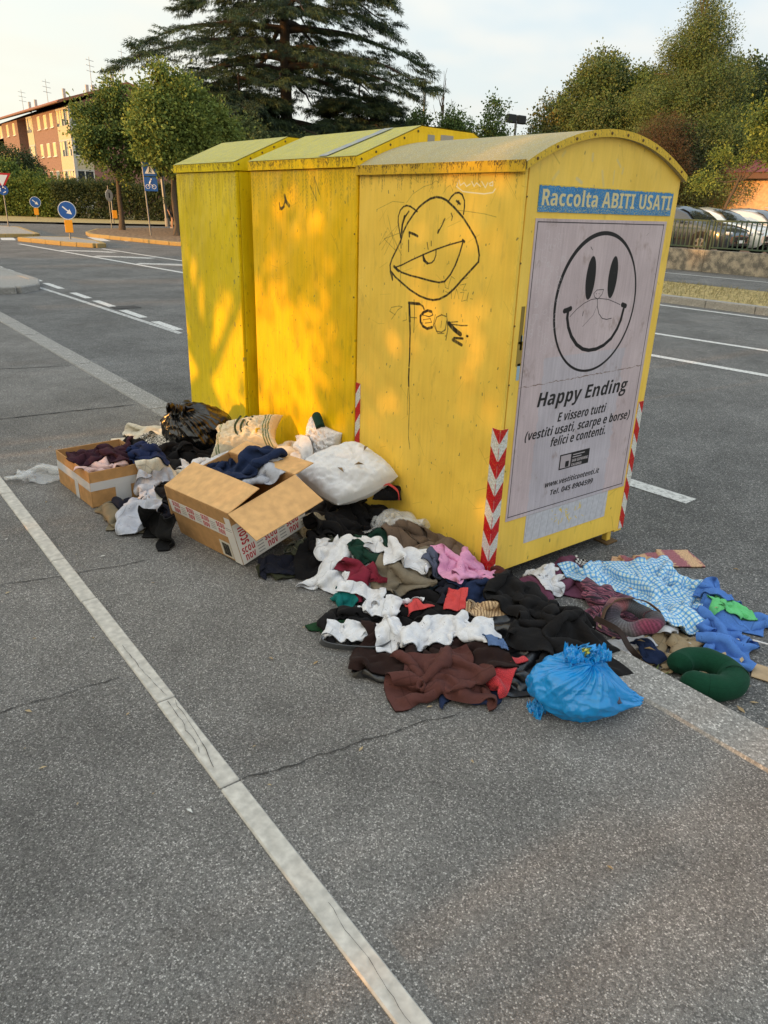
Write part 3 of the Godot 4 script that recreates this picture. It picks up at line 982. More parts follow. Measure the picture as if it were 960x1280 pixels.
	for k in 60:
		var u0 := k / 60.0
		pc.stroke(Vector2(u0, 0.52 + 0.006 * cr.get_noise_1d(u0 * 40.0) - 0.012 * u0) * Vector2(pc.w, pc.h), Vector2(u0 + 1.0 / 60.0, 0.52 + 0.006 * cr.get_noise_1d((u0 + 1.0 / 60.0) * 40.0) - 0.012 * u0) * Vector2(pc.w, pc.h), R.randf_range(0.6, 2.2), c8(104, 84, 72), R.randf_range(0.3, 0.9))
	for k in 46:
		var p := Vector2(R.randf_range(0.04, 0.22) * pc.w, R.randf_range(0.02, 0.40) * pc.h)
		var q := p
		var an := R.randf() * TAU
		for s in 9:
			an += R.randf_range(0.2, 1.1)
			q = p + Vector2(cos(an), sin(an)) * R.randf_range(4, 9)
			pc.stroke(p, q, 0.9, c8(206, 200, 204), 0.55)
			p = q
	for k in 40:
		var p := Vector2(R.randf() * pc.w, R.randf() * pc.h)
		pc.stroke(p, p + Vector2(R.randf_range(-16, 16), R.randf_range(-30, 30)), R.randf_range(0.5, 1.1), c8(112, 98, 96), R.randf_range(0.15, 0.5))
	var poster := mi(bx(o + Vector3((x0 + x1) * 0.5, (yb + yt) * 0.5, -2.0858), Vector3(x1 - x0, yt - yb, 0.003), 0.0, 2), print_mat(pc, 0.55), "poster", bin)
	poster.set_meta("label", "mauve poster with black smiley face and Italian text")
	var inkm := plain(ink, 0.5)
	var zt := o.z - 2.0840
	for t in [["Happy Ending", 2.448, 0.742, 0.632, 0.062], ["E vissero tutti", 2.598, 0.656, 0.340, 0.041], ["(vestiti usati, scarpe e borse)", 2.390, 0.598, 0.752, 0.041], ["felici e contenti.", 2.566, 0.543, 0.400, 0.041], ["www.vestiticontenti.it", 2.562, 0.345, 0.398, 0.026], ["Tel. 045 8904599", 2.606, 0.298, 0.316, 0.026]]:
		lettering(t[0], t[1] + o.x, t[2] + o.y, t[3], t[4], zt, inkm, poster)
	# badge on the poster
	mi(bx(Vector3(2.757, 0.452, -2.0840) + o, Vector3(0.215, 0.074, 0.0012)), inkm, "badge", poster)
	mi(bx(Vector3(2.692, 0.452, -2.0832) + o, Vector3(0.072, 0.062, 0.0012)), plain(c8(170, 160, 166), 0.6), "badge_field", poster)
	mi(bx(Vector3(2.704, 0.438, -2.0824) + o, Vector3(0.024, 0.028, 0.0012)), inkm, "badge_mark", poster)
	var pale := plain(c8(176, 168, 172), 0.6)
	lettering("SAN GIOVANNI", 2.738 + o.x, 0.440 + o.y, 0.118, 0.014, zt + 0.0012, pale, poster, 0.1)
	lettering("CALABRIA", 2.738 + o.x, 0.420 + o.y, 0.075, 0.012, zt + 0.0012, pale, poster, 0.1)
	for k in 2:
		mi(bx(Vector3(2.785 - k * 0.012, 0.476 - k * 0.012, -2.0830) + o, Vector3(0.085 - k * 0.02, 0.004, 0.001)), pale, "badge_rule", poster)
	# blue title strip
	var bc := Canvas.new(780, 96)
	var bn := noise(84, 1.0, 3)
	for y in 96:
		for x in 780:
			var t := bn.get_noise_2d(x * 0.012, y * 0.02) * 0.06 + bn.get_noise_2d(x * 0.1, y * 0.02) * 0.05
			var c := Color(0.20 + t, 0.50 + t, 0.74 + t)
			var worn := bn.get_noise_2d(x * 0.16, y * 0.13 + 30.0) + (0.16 if y > 70 else 0.0)
			if worn > 0.36: c = c.lerp(c8(204, 182, 120), 0.8)
			elif bn.get_noise_2d(x * 0.3 + 70.0, y * 0.3) > 0.42: c = c8(40, 62, 92)
			if y < 3 + 4.0 * bn.get_noise_1d(x * 0.05): c = c8(214, 180, 70)
			bc.mixp(x, y, c, 1.0)
	var strip := mi(bx(o + Vector3(2.769, 1.577, -2.0858), Vector3(0.886, 0.098, 0.003), 0.0, 2), print_mat(bc, 0.5), "title_strip", bin)
	lettering("Raccolta ABITI USATI", 2.345 + o.x, 1.552 + o.y, 0.855, 0.058, zt, plain(c8(212, 198, 150), 0.6), strip, 0.0)
	# scratched white label below the poster
	var lc := Canvas.new(420, 96)
	for y in 96:
		for x in 420:
			var t := bn.get_noise_2d(x * 0.05, y * 0.05 + 300.0) * 0.05
			lc.mixp(x, y, Color(0.74 + t, 0.74 + t, 0.77 + t), 1.0)
	for k in 13:
		lc.stroke(Vector2(12 + k * 33, 4), Vector2(6 + k * 33 + R.randf_range(-4, 4), 92), 0.7, c8(120, 118, 124), 0.6)
	for k in 30:
		var p := Vector2(R.randf_range(120, 290), R.randf_range(8, 60))
		lc.stroke(p, p + Vector2(R.randf_range(-14, 14), R.randf_range(-8, 18)), R.randf_range(0.8, 2.0), c8(226, 190, 60), 0.8)
	mi(bx(o + Vector3(2.765, 0.156, -2.0864), Vector3(0.606, 0.140, 0.0016), 0.0, 2), print_mat(lc, 0.6), "label_sheet", bin)
	# peeled tape remnants at the poster's edge
	for p in [[2.305, 0.985, 0.028, 0.10, c8(150, 128, 60)], [2.303, 1.10, 0.02, 0.15, c8(132, 112, 52)], [2.309, 0.91, 0.018, 0.07, c8(150, 176, 196)], [2.31, 1.03, 0.012, 0.06, c8(160, 184, 200)]]:
		mi(bx(o + Vector3(p[0], p[1], -2.0866), Vector3(p[2], p[3], 0.0012)), plain(p[4], 0.8), "tape_scrap", bin)
	# ================= the two gabled banks behind
	gable_bin(Vector3(2.233, -0.1, -3.158), 1.075, 1.06, c8(232, 190, 10), 101, "yellow used-clothes bin with ridged lichen-grey roof, standing between its two neighbours", [[3, 1, 0.68, 1.555, 0.685, 1.535, 0.70, 1.51, 0.72, 1.50, 0.74, 1.51, 0.745, 1.53], [3, 1, 0.74, 1.50, 0.69, 1.515], [5, 0.9, 0.685, 1.57, 0.67, 1.54, 0.64, 1.52], [2, 0.4, 0.42, 1.62, 0.36, 1.55, 0.38, 1.66, 0.33, 1.58]], true)
	gable_bin(Vector3(2.200, -0.1, -4.358), 0.885, 1.0, c8(222, 196, 10), 131, "narrow yellow used-clothes bin at the far end of the row, chipped grey along one edge", [], false)
func gable_bin(at: Vector3, D: float, W: float, col: Color, seed_: int, label: String, marks: Array, mid: bool):
	var bin := thing("clothing_bin", label, "clothes bin", at, 0.0, "row of yellow clothing bins")
	var rust := plain(c8(96, 80, 44), 0.9)
	var y0 := 0.08
	var H := 1.72
	var ye := y0 + H
	var pm := 520.0
	var cv := paint_canvas(int(D * pm), int(H * pm), col, seed_, pm, 120, 1.15)
	edge_dirt(cv, 0, int(0.22 * pm), c8(128, 108, 32), seed_ + 3, 0.45)
	draw_strokes(cv, marks, c8(52, 50, 36), 0.0042, pm, D, H, y0 - 0.1, false, 0.3, seed_)
	var g := RandomNumberGenerator.new()
	g.seed = seed_ + 9
	for k in 26:   # paint chipped to grey primer
		var p := Vector2(g.randf_range(0.0, 0.16) if g.randf() < 0.6 else g.randf_range(0.9, 1.0), g.randf_range(0.1, 0.9)) * Vector2(cv.w, cv.h)
		if mid: p = Vector2(g.randf_range(0.02, 0.98) * cv.w, g.randf_range(0.3, 0.98) * cv.h)
		cv.stroke(p, p + Vector2(g.randf_range(-3, 3), g.randf_range(2, 14) * (0.5 if mid else 1.0)), g.randf_range(0.6, 2.6) * (0.6 if mid else 1.0), c8(112, 118, 108), 0.8)
	var sm := dented(print_mat(cv, 0.45))
	var em := dented(print_mat(paint_canvas(300, 460, col, seed_ + 5, 280.0, 60, 1.0), 0.45))
	mi(bx(Vector3(0.013, y0 + H * 0.5, -D * 0.5), Vector3(0.026, H, D), 0.006, 0), sm, "side_panel", bin)
	mi(bx(Vector3(W * 0.5 + 0.013, y0 + H * 0.5, -0.013), Vector3(W - 0.027, H, 0.024), 0.005, 2), em, "end_panel", bin)
	mi(bx(Vector3(W * 0.5 + 0.013, y0 + H * 0.5, -D + 0.013), Vector3(W - 0.027, H, 0.024), 0.005, 2), em, "far_panel", bin)
	mi(bx(Vector3(W - 0.012, y0 + H * 0.5, -D * 0.5), Vector3(0.024, H, D - 0.054), 0.004), em, "road_panel", bin)
	mi(bx(Vector3(W * 0.5, y0 + 0.012, -D * 0.5), Vector3(W - 0.06, 0.02, D - 0.06)), rust, "floor_plate", bin)
	var prof := PackedVector2Array([Vector2(-0.008, ye + 0.002), Vector2(W + 0.008, ye + 0.002), Vector2(W + 0.008, ye + 0.044), Vector2(W * 0.69, ye + 0.196), Vector2(W * 0.36, ye + 0.202), Vector2(-0.008, ye + 0.044)])
	var hood := MB.new()
	hood.prism(prof, 0.006, -D - 0.006)
	for k in hood.v.size(): hood.u[k] = Vector2(hood.v[k].x / W, fposmod(hood.v[k].y * 1.7, 1.0))
	mi(hood.done(), em, "roof_hood", bin)
	var rm := roof_mat(seed_ + 7, c8(190, 178, 62), c8(150, 150, 100))
	for k in [[5, 4], [4, 3], [3, 2]]:
		var a: Vector2 = prof[k[0]]
		var b: Vector2 = prof[k[1]]
		var d := (b - a)
		var nn := Vector2(-d.y, d.x).normalized() * 0.004
		var s := MB.new()
		s.quad(Vector3(a.x + nn.x, a.y + nn.y, 0.008), Vector3(b.x + nn.x, b.y + nn.y, 0.008), Vector3(b.x + nn.x, b.y + nn.y, -D - 0.008), Vector3(a.x + nn.x, a.y + nn.y, -D - 0.008))
		for j in s.n.size(): s.n[j] = Vector3(nn.x, nn.y, 0).normalized()
		mi(s.done(), rm, "roof_sheet", bin)
	var ec := paint_canvas(int(D * 500.0), 26, col, seed_ + 8, 500.0, 50, 1.6)
	edge_dirt(ec, 0, 26, c8(96, 78, 26), seed_ + 4, 0.85)
	mi(bx(Vector3(-0.0105, ye + 0.022, -D * 0.5), Vector3(0.004, 0.046, D + 0.008), 0.0, 0), print_mat(ec, 0.8), "eave_strip", bin)
	for k in 5:
		bolt(Vector3(lerpf(0.02, W * 0.34, k / 4.0), lerpf(ye + 0.035, ye + 0.178, k / 4.0), 0.007), Vector3(0, 0, 1), 0.006, rust, bin)
		bolt(Vector3(-0.001, 0.3 + k * 0.3, -0.012), Vector3(-1, 0, 0), 0.005, rust, bin)
	if mid:   # scraped sticker patches on the hood and a scraped streak on the roof
		mi(bx(Vector3(W * 0.42, ye + 0.150, 0.0072), Vector3(0.045, 0.035, 0.001)), plain(c8(150, 146, 140), 0.8), "sticker_scrap", bin)
		mi(bx(Vector3(W * 0.52, ye + 0.150, 0.0072), Vector3(0.085, 0.045, 0.001)), plain(c8(158, 150, 142), 0.8), "sticker_scrap", bin)
		var st := MB.new()
		var e0: Vector2 = prof[5].lerp(prof[4], 0.02)
		var e1: Vector2 = prof[5].lerp(prof[4], 0.97)
		st.quad(Vector3(e0.x - 0.003, e0.y + 0.008, -0.26), Vector3(e1.x - 0.003, e1.y + 0.008, -0.20), Vector3(e1.x - 0.003, e1.y + 0.008, -0.28), Vector3(e0.x - 0.003, e0.y + 0.008, -0.34))
		mi(st.done(), worn_paint(c8(140, 146, 162), c8(176, 176, 110), 0.5, 2.0, 143), "bare_streak", bin)
	for f in [Vector2(0.08, -0.08), Vector2(W - 0.08, -0.08), Vector2(0.08, -D + 0.08), Vector2(W - 0.08, -D + 0.08)]:
		mi(bx(Vector3(f.x, 0.043, f.y), Vector3(0.04, 0.074, 0.04), 0.004), em, "foot", bin)
		mi(bx(Vector3(f.x, 0.007, f.y), Vector3(0.09, 0.01, 0.09), 0.002), rust, "foot_plate", bin)
# ------------------------------------------------------------------ trees
var clump_mesh := {}
func leaf_clump(kind: String) -> ArrayMesh:
	if clump_mesh.has(kind): return clump_mesh[kind]
	var g := RandomNumberGenerator.new()
	g.seed = 900 + kind.length()
	var b := MB.new()
	if kind == "broad":
		for k in 16:
			var p := Vector3(g.randfn(), g.randfn() * 0.8, g.randfn()) * 0.42
			var d := (p + Vector3(g.randf_range(-0.5, 0.5), g.randf_range(-0.6, 0.2), g.randf_range(-0.5, 0.5))).normalized()
			var s := d.cross(Vector3(g.randf_range(-1, 1), 1.0, g.randf_range(-1, 1))).normalized()
			var l := g.randf_range(0.26, 0.42)
			var mid := p + d * l * 0.5 + d.cross(s) * 0.05
			b.tri(p, mid + s * l * 0.36, p + d * l)
			b.tri(p, p + d * l, mid - s * l * 0.36)
	elif kind == "fine":
		for k in 26:
			var p := Vector3(g.randfn(), g.randfn() * 0.9, g.randfn()) * 0.42
			var d := (p + Vector3(g.randf_range(-0.5, 0.5), g.randf_range(-0.3, 0.5), g.randf_range(-0.5, 0.5))).normalized()
			var s := d.cross(Vector3(g.randf_range(-1, 1), 1.0, g.randf_range(-1, 1))).normalized()
			var l := g.randf_range(0.16, 0.27)
			b.tri(p - s * l * 0.3, p + s * l * 0.3, p + d * l)
	else:   # spray of a cedar: a twig along +x with short needles, hanging side twigs
		for k in 34:
			var t := g.randf()
			var p := Vector3(t, -0.16 * t * t + g.randf_range(-0.03, 0.03), g.randf_range(-0.28, 0.28) * (1.05 - 0.7 * t))
			var d := Vector3(g.randf_range(0.1, 0.7), g.randf_range(-1.1, 0.1), g.randf_range(-0.5, 0.5)).normalized()
			var s := d.cross(Vector3(g.randf_range(-1, 1), g.randf_range(-1, 1), g.randf_range(-1, 1))).normalized()
			var l := g.randf_range(0.16, 0.36)
			b.tri(p - s * 0.022, p + s * 0.022, p + d * l)
			b.tri(p + d * l * 0.3 - d.cross(s) * 0.02, p + d * l * 0.3 + d.cross(s) * 0.02, p + d * l * 0.9 + s * 0.1)
	clump_mesh[kind] = b.done()
	return clump_mesh[kind]
func crown_node(pts: Array, kind: String, called: String, parent: Node):
	var mm := MultiMesh.new()
	mm.transform_format = MultiMesh.TRANSFORM_3D
	mm.use_colors = true
	mm.mesh = leaf_clump(kind)
	mm.instance_count = pts.size()
	for k in pts.size():
		mm.set_instance_transform(k, pts[k][0])
		mm.set_instance_color(k, pts[k][1])
	var m := MultiMeshInstance3D.new()
	m.multimesh = mm
	m.material_override = mats.leaf
	put(m, called, parent)
	m.set_meta("kind", "stuff")
func limb(b: MB, a: Vector3, c: Vector3, r0: float, r1: float, g: RandomNumberGenerator, sag := 0.1):
	var path := PackedVector3Array()
	var rad := PackedFloat32Array()
	for k in 6:
		var t := k / 5.0
		var j := Vector3(g.randf_range(-1, 1), g.randf_range(-1, 1), g.randf_range(-1, 1)) * a.distance_to(c) * 0.035
		path.append(a.lerp(c, t) + (Vector3.ZERO if k == 0 else j) - Vector3(0, sag * a.distance_to(c) * t * (1.0 - t), 0))
		rad.append(lerpf(r0, r1, t))
	b.tube(path, rad, 7)
# blobs: [dx, y, dz, rx, ry, rz]; dens: clumps per blob volume unit; hole: 0 none .. 1 many gaps
func tree(called: String, label: String, at: Vector3, trunk_h: float, trunk_r: float, blobs: Array, count: int, size: float, pal: Array, seed_: int, kind := "broad", hole := 0.35, group := "", bark: Material = null, lean := Vector3.ZERO) -> Node3D:
	var o := thing(called, label, "tree", at, 0.0, group)
	var g := RandomNumberGenerator.new()
	g.seed = seed_
	var n := noise(seed_, 0.55, 2)
	if bark == null: bark = mats.bark
	var b := MB.new()
	var top := Vector3(0, trunk_h, 0) + lean
	var path := PackedVector3Array()
	var rad := PackedFloat32Array()
	for k in 7:
		var t := k / 6.0
		path.append(Vector3.ZERO.lerp(top, t) + Vector3(g.randf_range(-1, 1), 0, g.randf_range(-1, 1)) * trunk_r * 0.35 * (0.0 if k == 0 else 1.0))
		rad.append(trunk_r * (1.35 - 0.35 * minf(t * 6.0, 1.0)) * (1.0 - 0.35 * t))
	b.tube(path, rad, 10)
	mi(b.done(), bark, "trunk", o)
	var lb := MB.new()
	for bl in blobs:
		var c := Vector3(bl[0], bl[1], bl[2])
		limb(lb, top - Vector3(0, trunk_h * 0.08, 0), c, trunk_r * 0.5, trunk_r * 0.12, g)
		for s in 2:
			var e := c + Vector3(g.randf_range(-1, 1) * bl[3], g.randf_range(-0.3, 0.9) * bl[4], g.randf_range(-1, 1) * bl[5]) * 0.75
			limb(lb, top.lerp(c, 0.55), e, trunk_r * 0.25, trunk_r * 0.06, g)
	mi(lb.done(), bark, "limbs", o)
	var vol := 0.0
	for bl in blobs: vol += bl[3] * bl[4] * bl[5]
	var pts := []
	for bl in blobs:
		var m := int(count * bl[3] * bl[4] * bl[5] / vol)
		for k in m:
			var d := Vector3(g.randfn(), g.randfn(), g.randfn()).normalized()
			var r := pow(g.randf(), 0.42) * (1.0 + 0.16 * n.get_noise_3d(d.x * 4.0 + bl[0], d.y * 4.0 + bl[1], d.z * 4.0))
			var p := Vector3(bl[0] + d.x * bl[3] * r, bl[1] + d.y * bl[4] * r, bl[2] + d.z * bl[5] * r)
			if n.get_noise_3d(p.x * 2.0, p.y * 2.4, p.z * 2.0) < -0.45 + hole * 0.7: continue
			var s := size * g.randf_range(0.65, 1.25)
			var q := Basis(Vector3(g.randfn(), g.randfn(), g.randfn()).normalized(), g.randf() * TAU).scaled(Vector3.ONE * s)
			var col: Color = pal[g.randi() % pal.size()]
			pts.append([Transform3D(q, p), col])
	crown_node(pts, kind, "crown", o)
	return o
func cedar(label: String, at: Vector3, h: float, tiers: Array, seed_: int, tr: float, bias: Array, dens := 1.0):
	var o := thing("cedar_tree", label, "tree", at)
	var g := RandomNumberGenerator.new()
	g.seed = seed_
	var b := MB.new()
	b.tube(PackedVector3Array([Vector3(0, -0.2, 0), Vector3(0.05, h * 0.3, 0), Vector3(-0.05, h * 0.65, 0.05), Vector3(0, h, 0)]), PackedFloat32Array([tr * 1.2, tr * 0.95, tr * 0.6, 0.05]), 10)
	mi(b.done(), mats.dark_bark, "trunk", o)
	var lb := MB.new()
	var pts := []
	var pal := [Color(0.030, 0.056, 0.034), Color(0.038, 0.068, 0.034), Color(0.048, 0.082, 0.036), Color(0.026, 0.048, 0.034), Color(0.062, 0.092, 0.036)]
	for t in tiers:       # [height, length, count, rise]
		for k in int(t[2]):
			var an: float = TAU * (k + g.randf_range(-0.3, 0.3)) / t[2] + t[0] * 1.7
			var dir := Vector3(cos(an), 0, sin(an))
			var l: float = t[1] * g.randf_range(0.72, 1.12)
			for bi in bias:        # limbs seen to reach further on some sides
				l *= 1.0 + bi[2] * pow(maxf(0.0, dir.dot(Vector3(cos(bi[0]), 0, sin(bi[0])))), 6.0) * exp(-pow((t[0] - bi[1]) / 1.6, 2.0))
			var a := Vector3(0, t[0] + g.randf_range(-0.5, 0.5), 0)
			var path := PackedVector3Array()
			var rad := PackedFloat32Array()
			var side := Vector3(-dir.z, 0, dir.x)
			var sway := g.randf_range(-0.15, 0.15)
			var nn := 9
			for s in nn:
				var u := s / (nn - 1.0)
				path.append(a + dir * l * u + side * l * sway * u * u + Vector3(0, l * (t[3] * u - (0.22 + t[3]) * u * u * 0.9), 0) + Vector3(g.randf_range(-1, 1), g.randf_range(-1, 1), g.randf_range(-1, 1)) * 0.07)
				rad.append(lerpf(0.028 * l, 0.012, u))
			lb.tube(path, rad, 6, false)
			# flat sprays of foliage left and right of the limb
			var m := int(l * 30.0 * dens)
			for s in m:
				var u := pow(g.randf(), 0.75) * 0.9 + 0.12
				var i0 := mini(int(u * (nn - 1)), nn - 2)
				var c := path[i0].lerp(path[i0 + 1], u * (nn - 1) - i0)
				var wdt := l * 0.32 * (1.0 - 0.75 * absf(u - 0.45)) * g.randf_range(-1, 1)
				if u > 0.85: wdt *= 0.35
				var p := c + side * wdt + Vector3(0, -absf(wdt) * 0.22 + g.randf_range(-0.12, 0.05), 0)
				var out := (dir * g.randf_range(0.5, 1.1) + side * signf(wdt) * g.randf_range(0.2, 1.0)).normalized()
				var z := out.cross(Vector3.UP).normalized()
				var y := z.cross(out) * -1.0
				if y.y < 0: y = -y
				var sc := g.randf_range(0.55, 1.0)
				var q := Basis(out, y, out.cross(y)).rotated(z, g.randf_range(-0.25, 0.35)).scaled(Vector3.ONE * sc)
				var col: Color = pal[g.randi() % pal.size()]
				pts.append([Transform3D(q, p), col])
	mi(lb.done(), mats.dark_bark, "limbs", o)
	crown_node(pts, "needle", "crown", o)
# clipped or loose hedge along a line
func hedge(called: String, label: String, a: Vector3, c: Vector3, w: float, h: float, count: int, pal: Array, seed_: int, wave := 0.1, size := 0.55):
	var o := thing(called, label, "hedge", a)
	var g := RandomNumberGenerator.new()
	g.seed = seed_
	var n := noise(seed_, 0.3, 3)
	var d := c - a
	var s := Vector3(-d.z, 0, d.x).normalized()
	var pts := []
	for k in count:
		var t := g.randf()
		var v := g.randf_range(-1, 1)
		var top := h * (1.0 + wave * 2.0 * n.get_noise_1d(t * d.length()))
		var y := top * (1.0 - pow(g.randf(), 1.6))
		if g.randf() < 0.5: v = signf(v) * (1.0 - 0.15 * g.randf())
		var p := d * t + s * v * w * 0.5 * (1.0 + 0.25 * n.get_noise_2d(t * 20.0, y * 2.0)) + Vector3(0, y, 0)
		var col: Color = pal[g.randi() % pal.size()]
		pts.append([Transform3D(Basis(Vector3(g.randfn(), g.randfn(), g.randfn()).normalized(), g.randf() * TAU).scaled(Vector3.ONE * size * g.randf_range(0.7, 1.2)), p), col])
	crown_node(pts, "broad", "foliage", o)
	var b := MB.new()
	for k in int(d.length() / 0.8):
		var p := d * ((k + 0.5) / int(d.length() / 0.8))
		b.bar(p, p + Vector3(g.randf_range(-0.2, 0.2), h * 0.7, g.randf_range(-0.2, 0.2)), 0.05, 0.02, 5)
	mi(b.done(), mats.dark_bark, "stems", o)

# ------------------------------------------------------------------ buildings
func wbox(p: Node, called: String, mat: Material, x0: float, x1: float, y0: float, y1: float, z0: float, z1: float, bev := 0.0) -> MeshInstance3D:
	return mi(bx(Vector3((x0 + x1) * 0.5, (y0 + y1) * 0.5, (z0 + z1) * 0.5), Vector3(absf(x1 - x0), absf(y1 - y0), absf(z1 - z0)), bev), mat, called, p)
func build_apartments():
	var o := thing("apartment_building", "long brick-red apartment block with enclosed balconies, behind the hedge across the road", "building", Vector3(24.8, 0, -84.4))
	var wall := speckle(c8(132, 108, 100), 0.12, 0.25, 201, 0.95)
	var gable := speckle(c8(138, 100, 94), 0.10, 0.25, 202, 0.95)
	var cream := speckle(c8(182, 172, 148), 0.08, 0.3, 203, 0.9)
	var pale := speckle(c8(176, 176, 176), 0.08, 0.3, 204, 0.9)
	var shut := plain(c8(204, 190, 152), 0.8)
	var glass := plain(c8(50, 56, 62), 0.15)
	var white := plain(c8(206, 208, 206), 0.6)
	var roofm := speckle(c8(140, 92, 72), 0.2, 0.4, 205, 0.9)
	var gut := plain(c8(120, 84, 62), 0.5)
	var fl := 2.78
	# main wings: [front x, z near, z far]
	for s in [[0.0, -4.6, -13.8], [0.0, -20.8, -34.0]]:
		wbox(o, "wall", wall, s[0], 12.0, 0.0, 9.8, s[1], s[2])
	wbox(o, "wall", gable, 1.9, 12.0, 0.0, 9.8, 0.0, -4.6)
	wbox(o, "wall", gable, 2.6, 12.0, 0.0, 9.8, -13.8, -20.8)
	# gable triangle
	var tri := MB.new()
	tri.prism(PackedVector2Array([Vector2(-0.05, 9.8), Vector2(12.0, 9.8), Vector2(6.0, 12.2)]), -0.01, -34.0)
	mi(tri.done(), gable, "gable", o)
	# roof slabs with eaves
	for s in [-1, 1]:
		var rb := MB.new()
		var a := Vector2(6.0, 12.45)
		var c := Vector2(6.0 + s * 7.0, 9.95)
		if s < 0: rb.prism(PackedVector2Array([c, a - Vector2(0, 0.2), a, c + Vector2(0, 0.25)]), 0.5, -34.5)
		else: rb.prism(PackedVector2Array([a - Vector2(0, 0.2), c, c + Vector2(0, 0.25), a]), 0.5, -34.5)
		mi(rb.done(), roofm, "roof_slope", o)
	mi(pipe(Vector3(-1.05, 10.02, 0.5), Vector3(-1.05, 10.02, -34.5), 0.09, 8), gut, "gutter", o)
	# stacks of enclosed balconies
	for st in [[0.05, -4.5, true], [-0.05, -17.2, false], [-0.1, -25.0, false]]:
		var zn: float = st[1] + 4.5 if st[2] else st[1] - 3.6
		var zf: float = st[1]
		if not st[2]: zn = st[1] - 3.7; zf = st[1] - 7.6
		if st[1] == -17.2: zn = -14.0; zf = -16.6
		var x1 := 1.9
		for f in 4:
			var y := f * fl + 1.35 - fl + 0.0
			if f == 0: y = -0.2
			else: y = 1.35 + (f - 1) * fl
			var y2 := 1.35 + f * fl
			if f == 3: y2 = 9.75
			var bal := wbox(o, "balcony", cream if f > 0 else pale, 0.0, x1, y + 0.02, minf(y + 1.25, y2 - 0.02), zn, zf)
			if f == 3 and y2 - y < 0.9: continue
			# glazing above the parapet: slatted blinds in a frame
			wbox(bal, "pane", glass, 0.06, x1 - 0.05, y + 1.25, y2 - 0.1, zn - 0.06, zf + 0.06)
			wbox(bal, "lintel", pale, 0.0, x1, y2 - 0.14, y2 + 0.02, zn, zf)
			for k in 6:
				var z := lerpf(zn - 0.06, zf + 0.06, k / 5.0)
				wbox(bal, "mullion", white if k % 5 else pale, -0.01, 0.07, y + 1.24, y2 - 0.1, z + 0.04, z - 0.04)
			for k in 5:
				var z := lerpf(zn, zf, (k + 0.5) / 5.0)
				if (k * 7 + f * 3 + int(absf(zn))) % 4 != 0: wbox(bal, "blind", shut, 0.02, 0.05, y + 1.26 + 0.3 * ((k + f) % 3), y2 - 0.16, z + 0.3, z - 0.3)
			if st[2]:
				for k in 3:
					var x := lerpf(0.07, x1 - 0.06, k / 2.0)
					wbox(bal, "mullion", white, x - 0.04, x + 0.04, y + 1.24, y2 - 0.1, zn + 0.01, zn - 0.06)
				wbox(bal, "rail", white, 0.02, x1 - 0.02, y + 1.24, y + 1.32, zn + 0.01, zn - 0.05)
	wbox(o, "corner_pier", pale, -0.04, 0.24, 0.0, 9.8, 0.04, -0.24)
	# windows with shutters
	for z in [-6.2, -8.6, -11.2, -22.6, -25.8, -29.4, -32.0]:
		for f in 3:
			var y := 2.78 + f * 2.73
			if z < -22.0 and z > -29.0 and f > 2: continue
			var fr := wbox(o, "window", white, -0.03, 0.10, y, y + 1.3, z + 0.55, z - 0.55)
			wbox(fr, "shutter", shut if f > 0 else glass, -0.05, -0.032, y + 0.06, y + 1.24, z + 0.5, z - 0.5)
			wbox(fr, "sill", white, -0.12, 0.0, y - 0.08, y - 0.01, z + 0.62, z - 0.62)
	# chimneys, aerials, air conditioner
	for c in [[3.0, -3.0, 1.0], [4.4, -5.4, 0.8], [2.4, -9.0, 1.4], [2.2, -20.0, 1.2], [3.0, -26.0, 1.2], [5.2, -1.6, 1.3]]:
		var y: float = 9.95 + (c[0] + 1.0) * 0.357
		wbox(o, "chimney", pale, c[0] - 0.14, c[0] + 0.14, y - 0.2, y + c[2] * 0.8, c[1] + 0.14, c[1] - 0.14)
	for c in [[4.0, -4.5, 3.2], [2.0, -14.0, 2.6], [3.2, -30.0, 2.6], [6.0, -0.5, 3.0]]:
		var y: float = 9.95 + (c[0] + 1.0) * 0.357
		var ab := MB.new()
		ab.bar(Vector3(c[0], y, c[1]), Vector3(c[0], y + c[2], c[1]), 0.03, 0.02, 5)
		for k in 3: ab.bar(Vector3(c[0] - 0.5, y + c[2] - 0.3 - k * 0.5, c[1] + 0.4), Vector3(c[0] + 0.6, y + c[2] - 0.3 - k * 0.5, c[1] - 0.5), 0.02, 0.02, 4)
		mi(ab.done(), mats.grey_metal, "aerial", o)
	var ac := wbox(o, "air_conditioner", white, 1.2, 1.95, 2.0, 2.55, 0.34, 0.02, 0.03)
	mi(pipe(Vector3(1.45, 2.28, 0.345), Vector3(1.45, 2.28, 0.36), 0.2, 14), mats.black, "fan", ac)
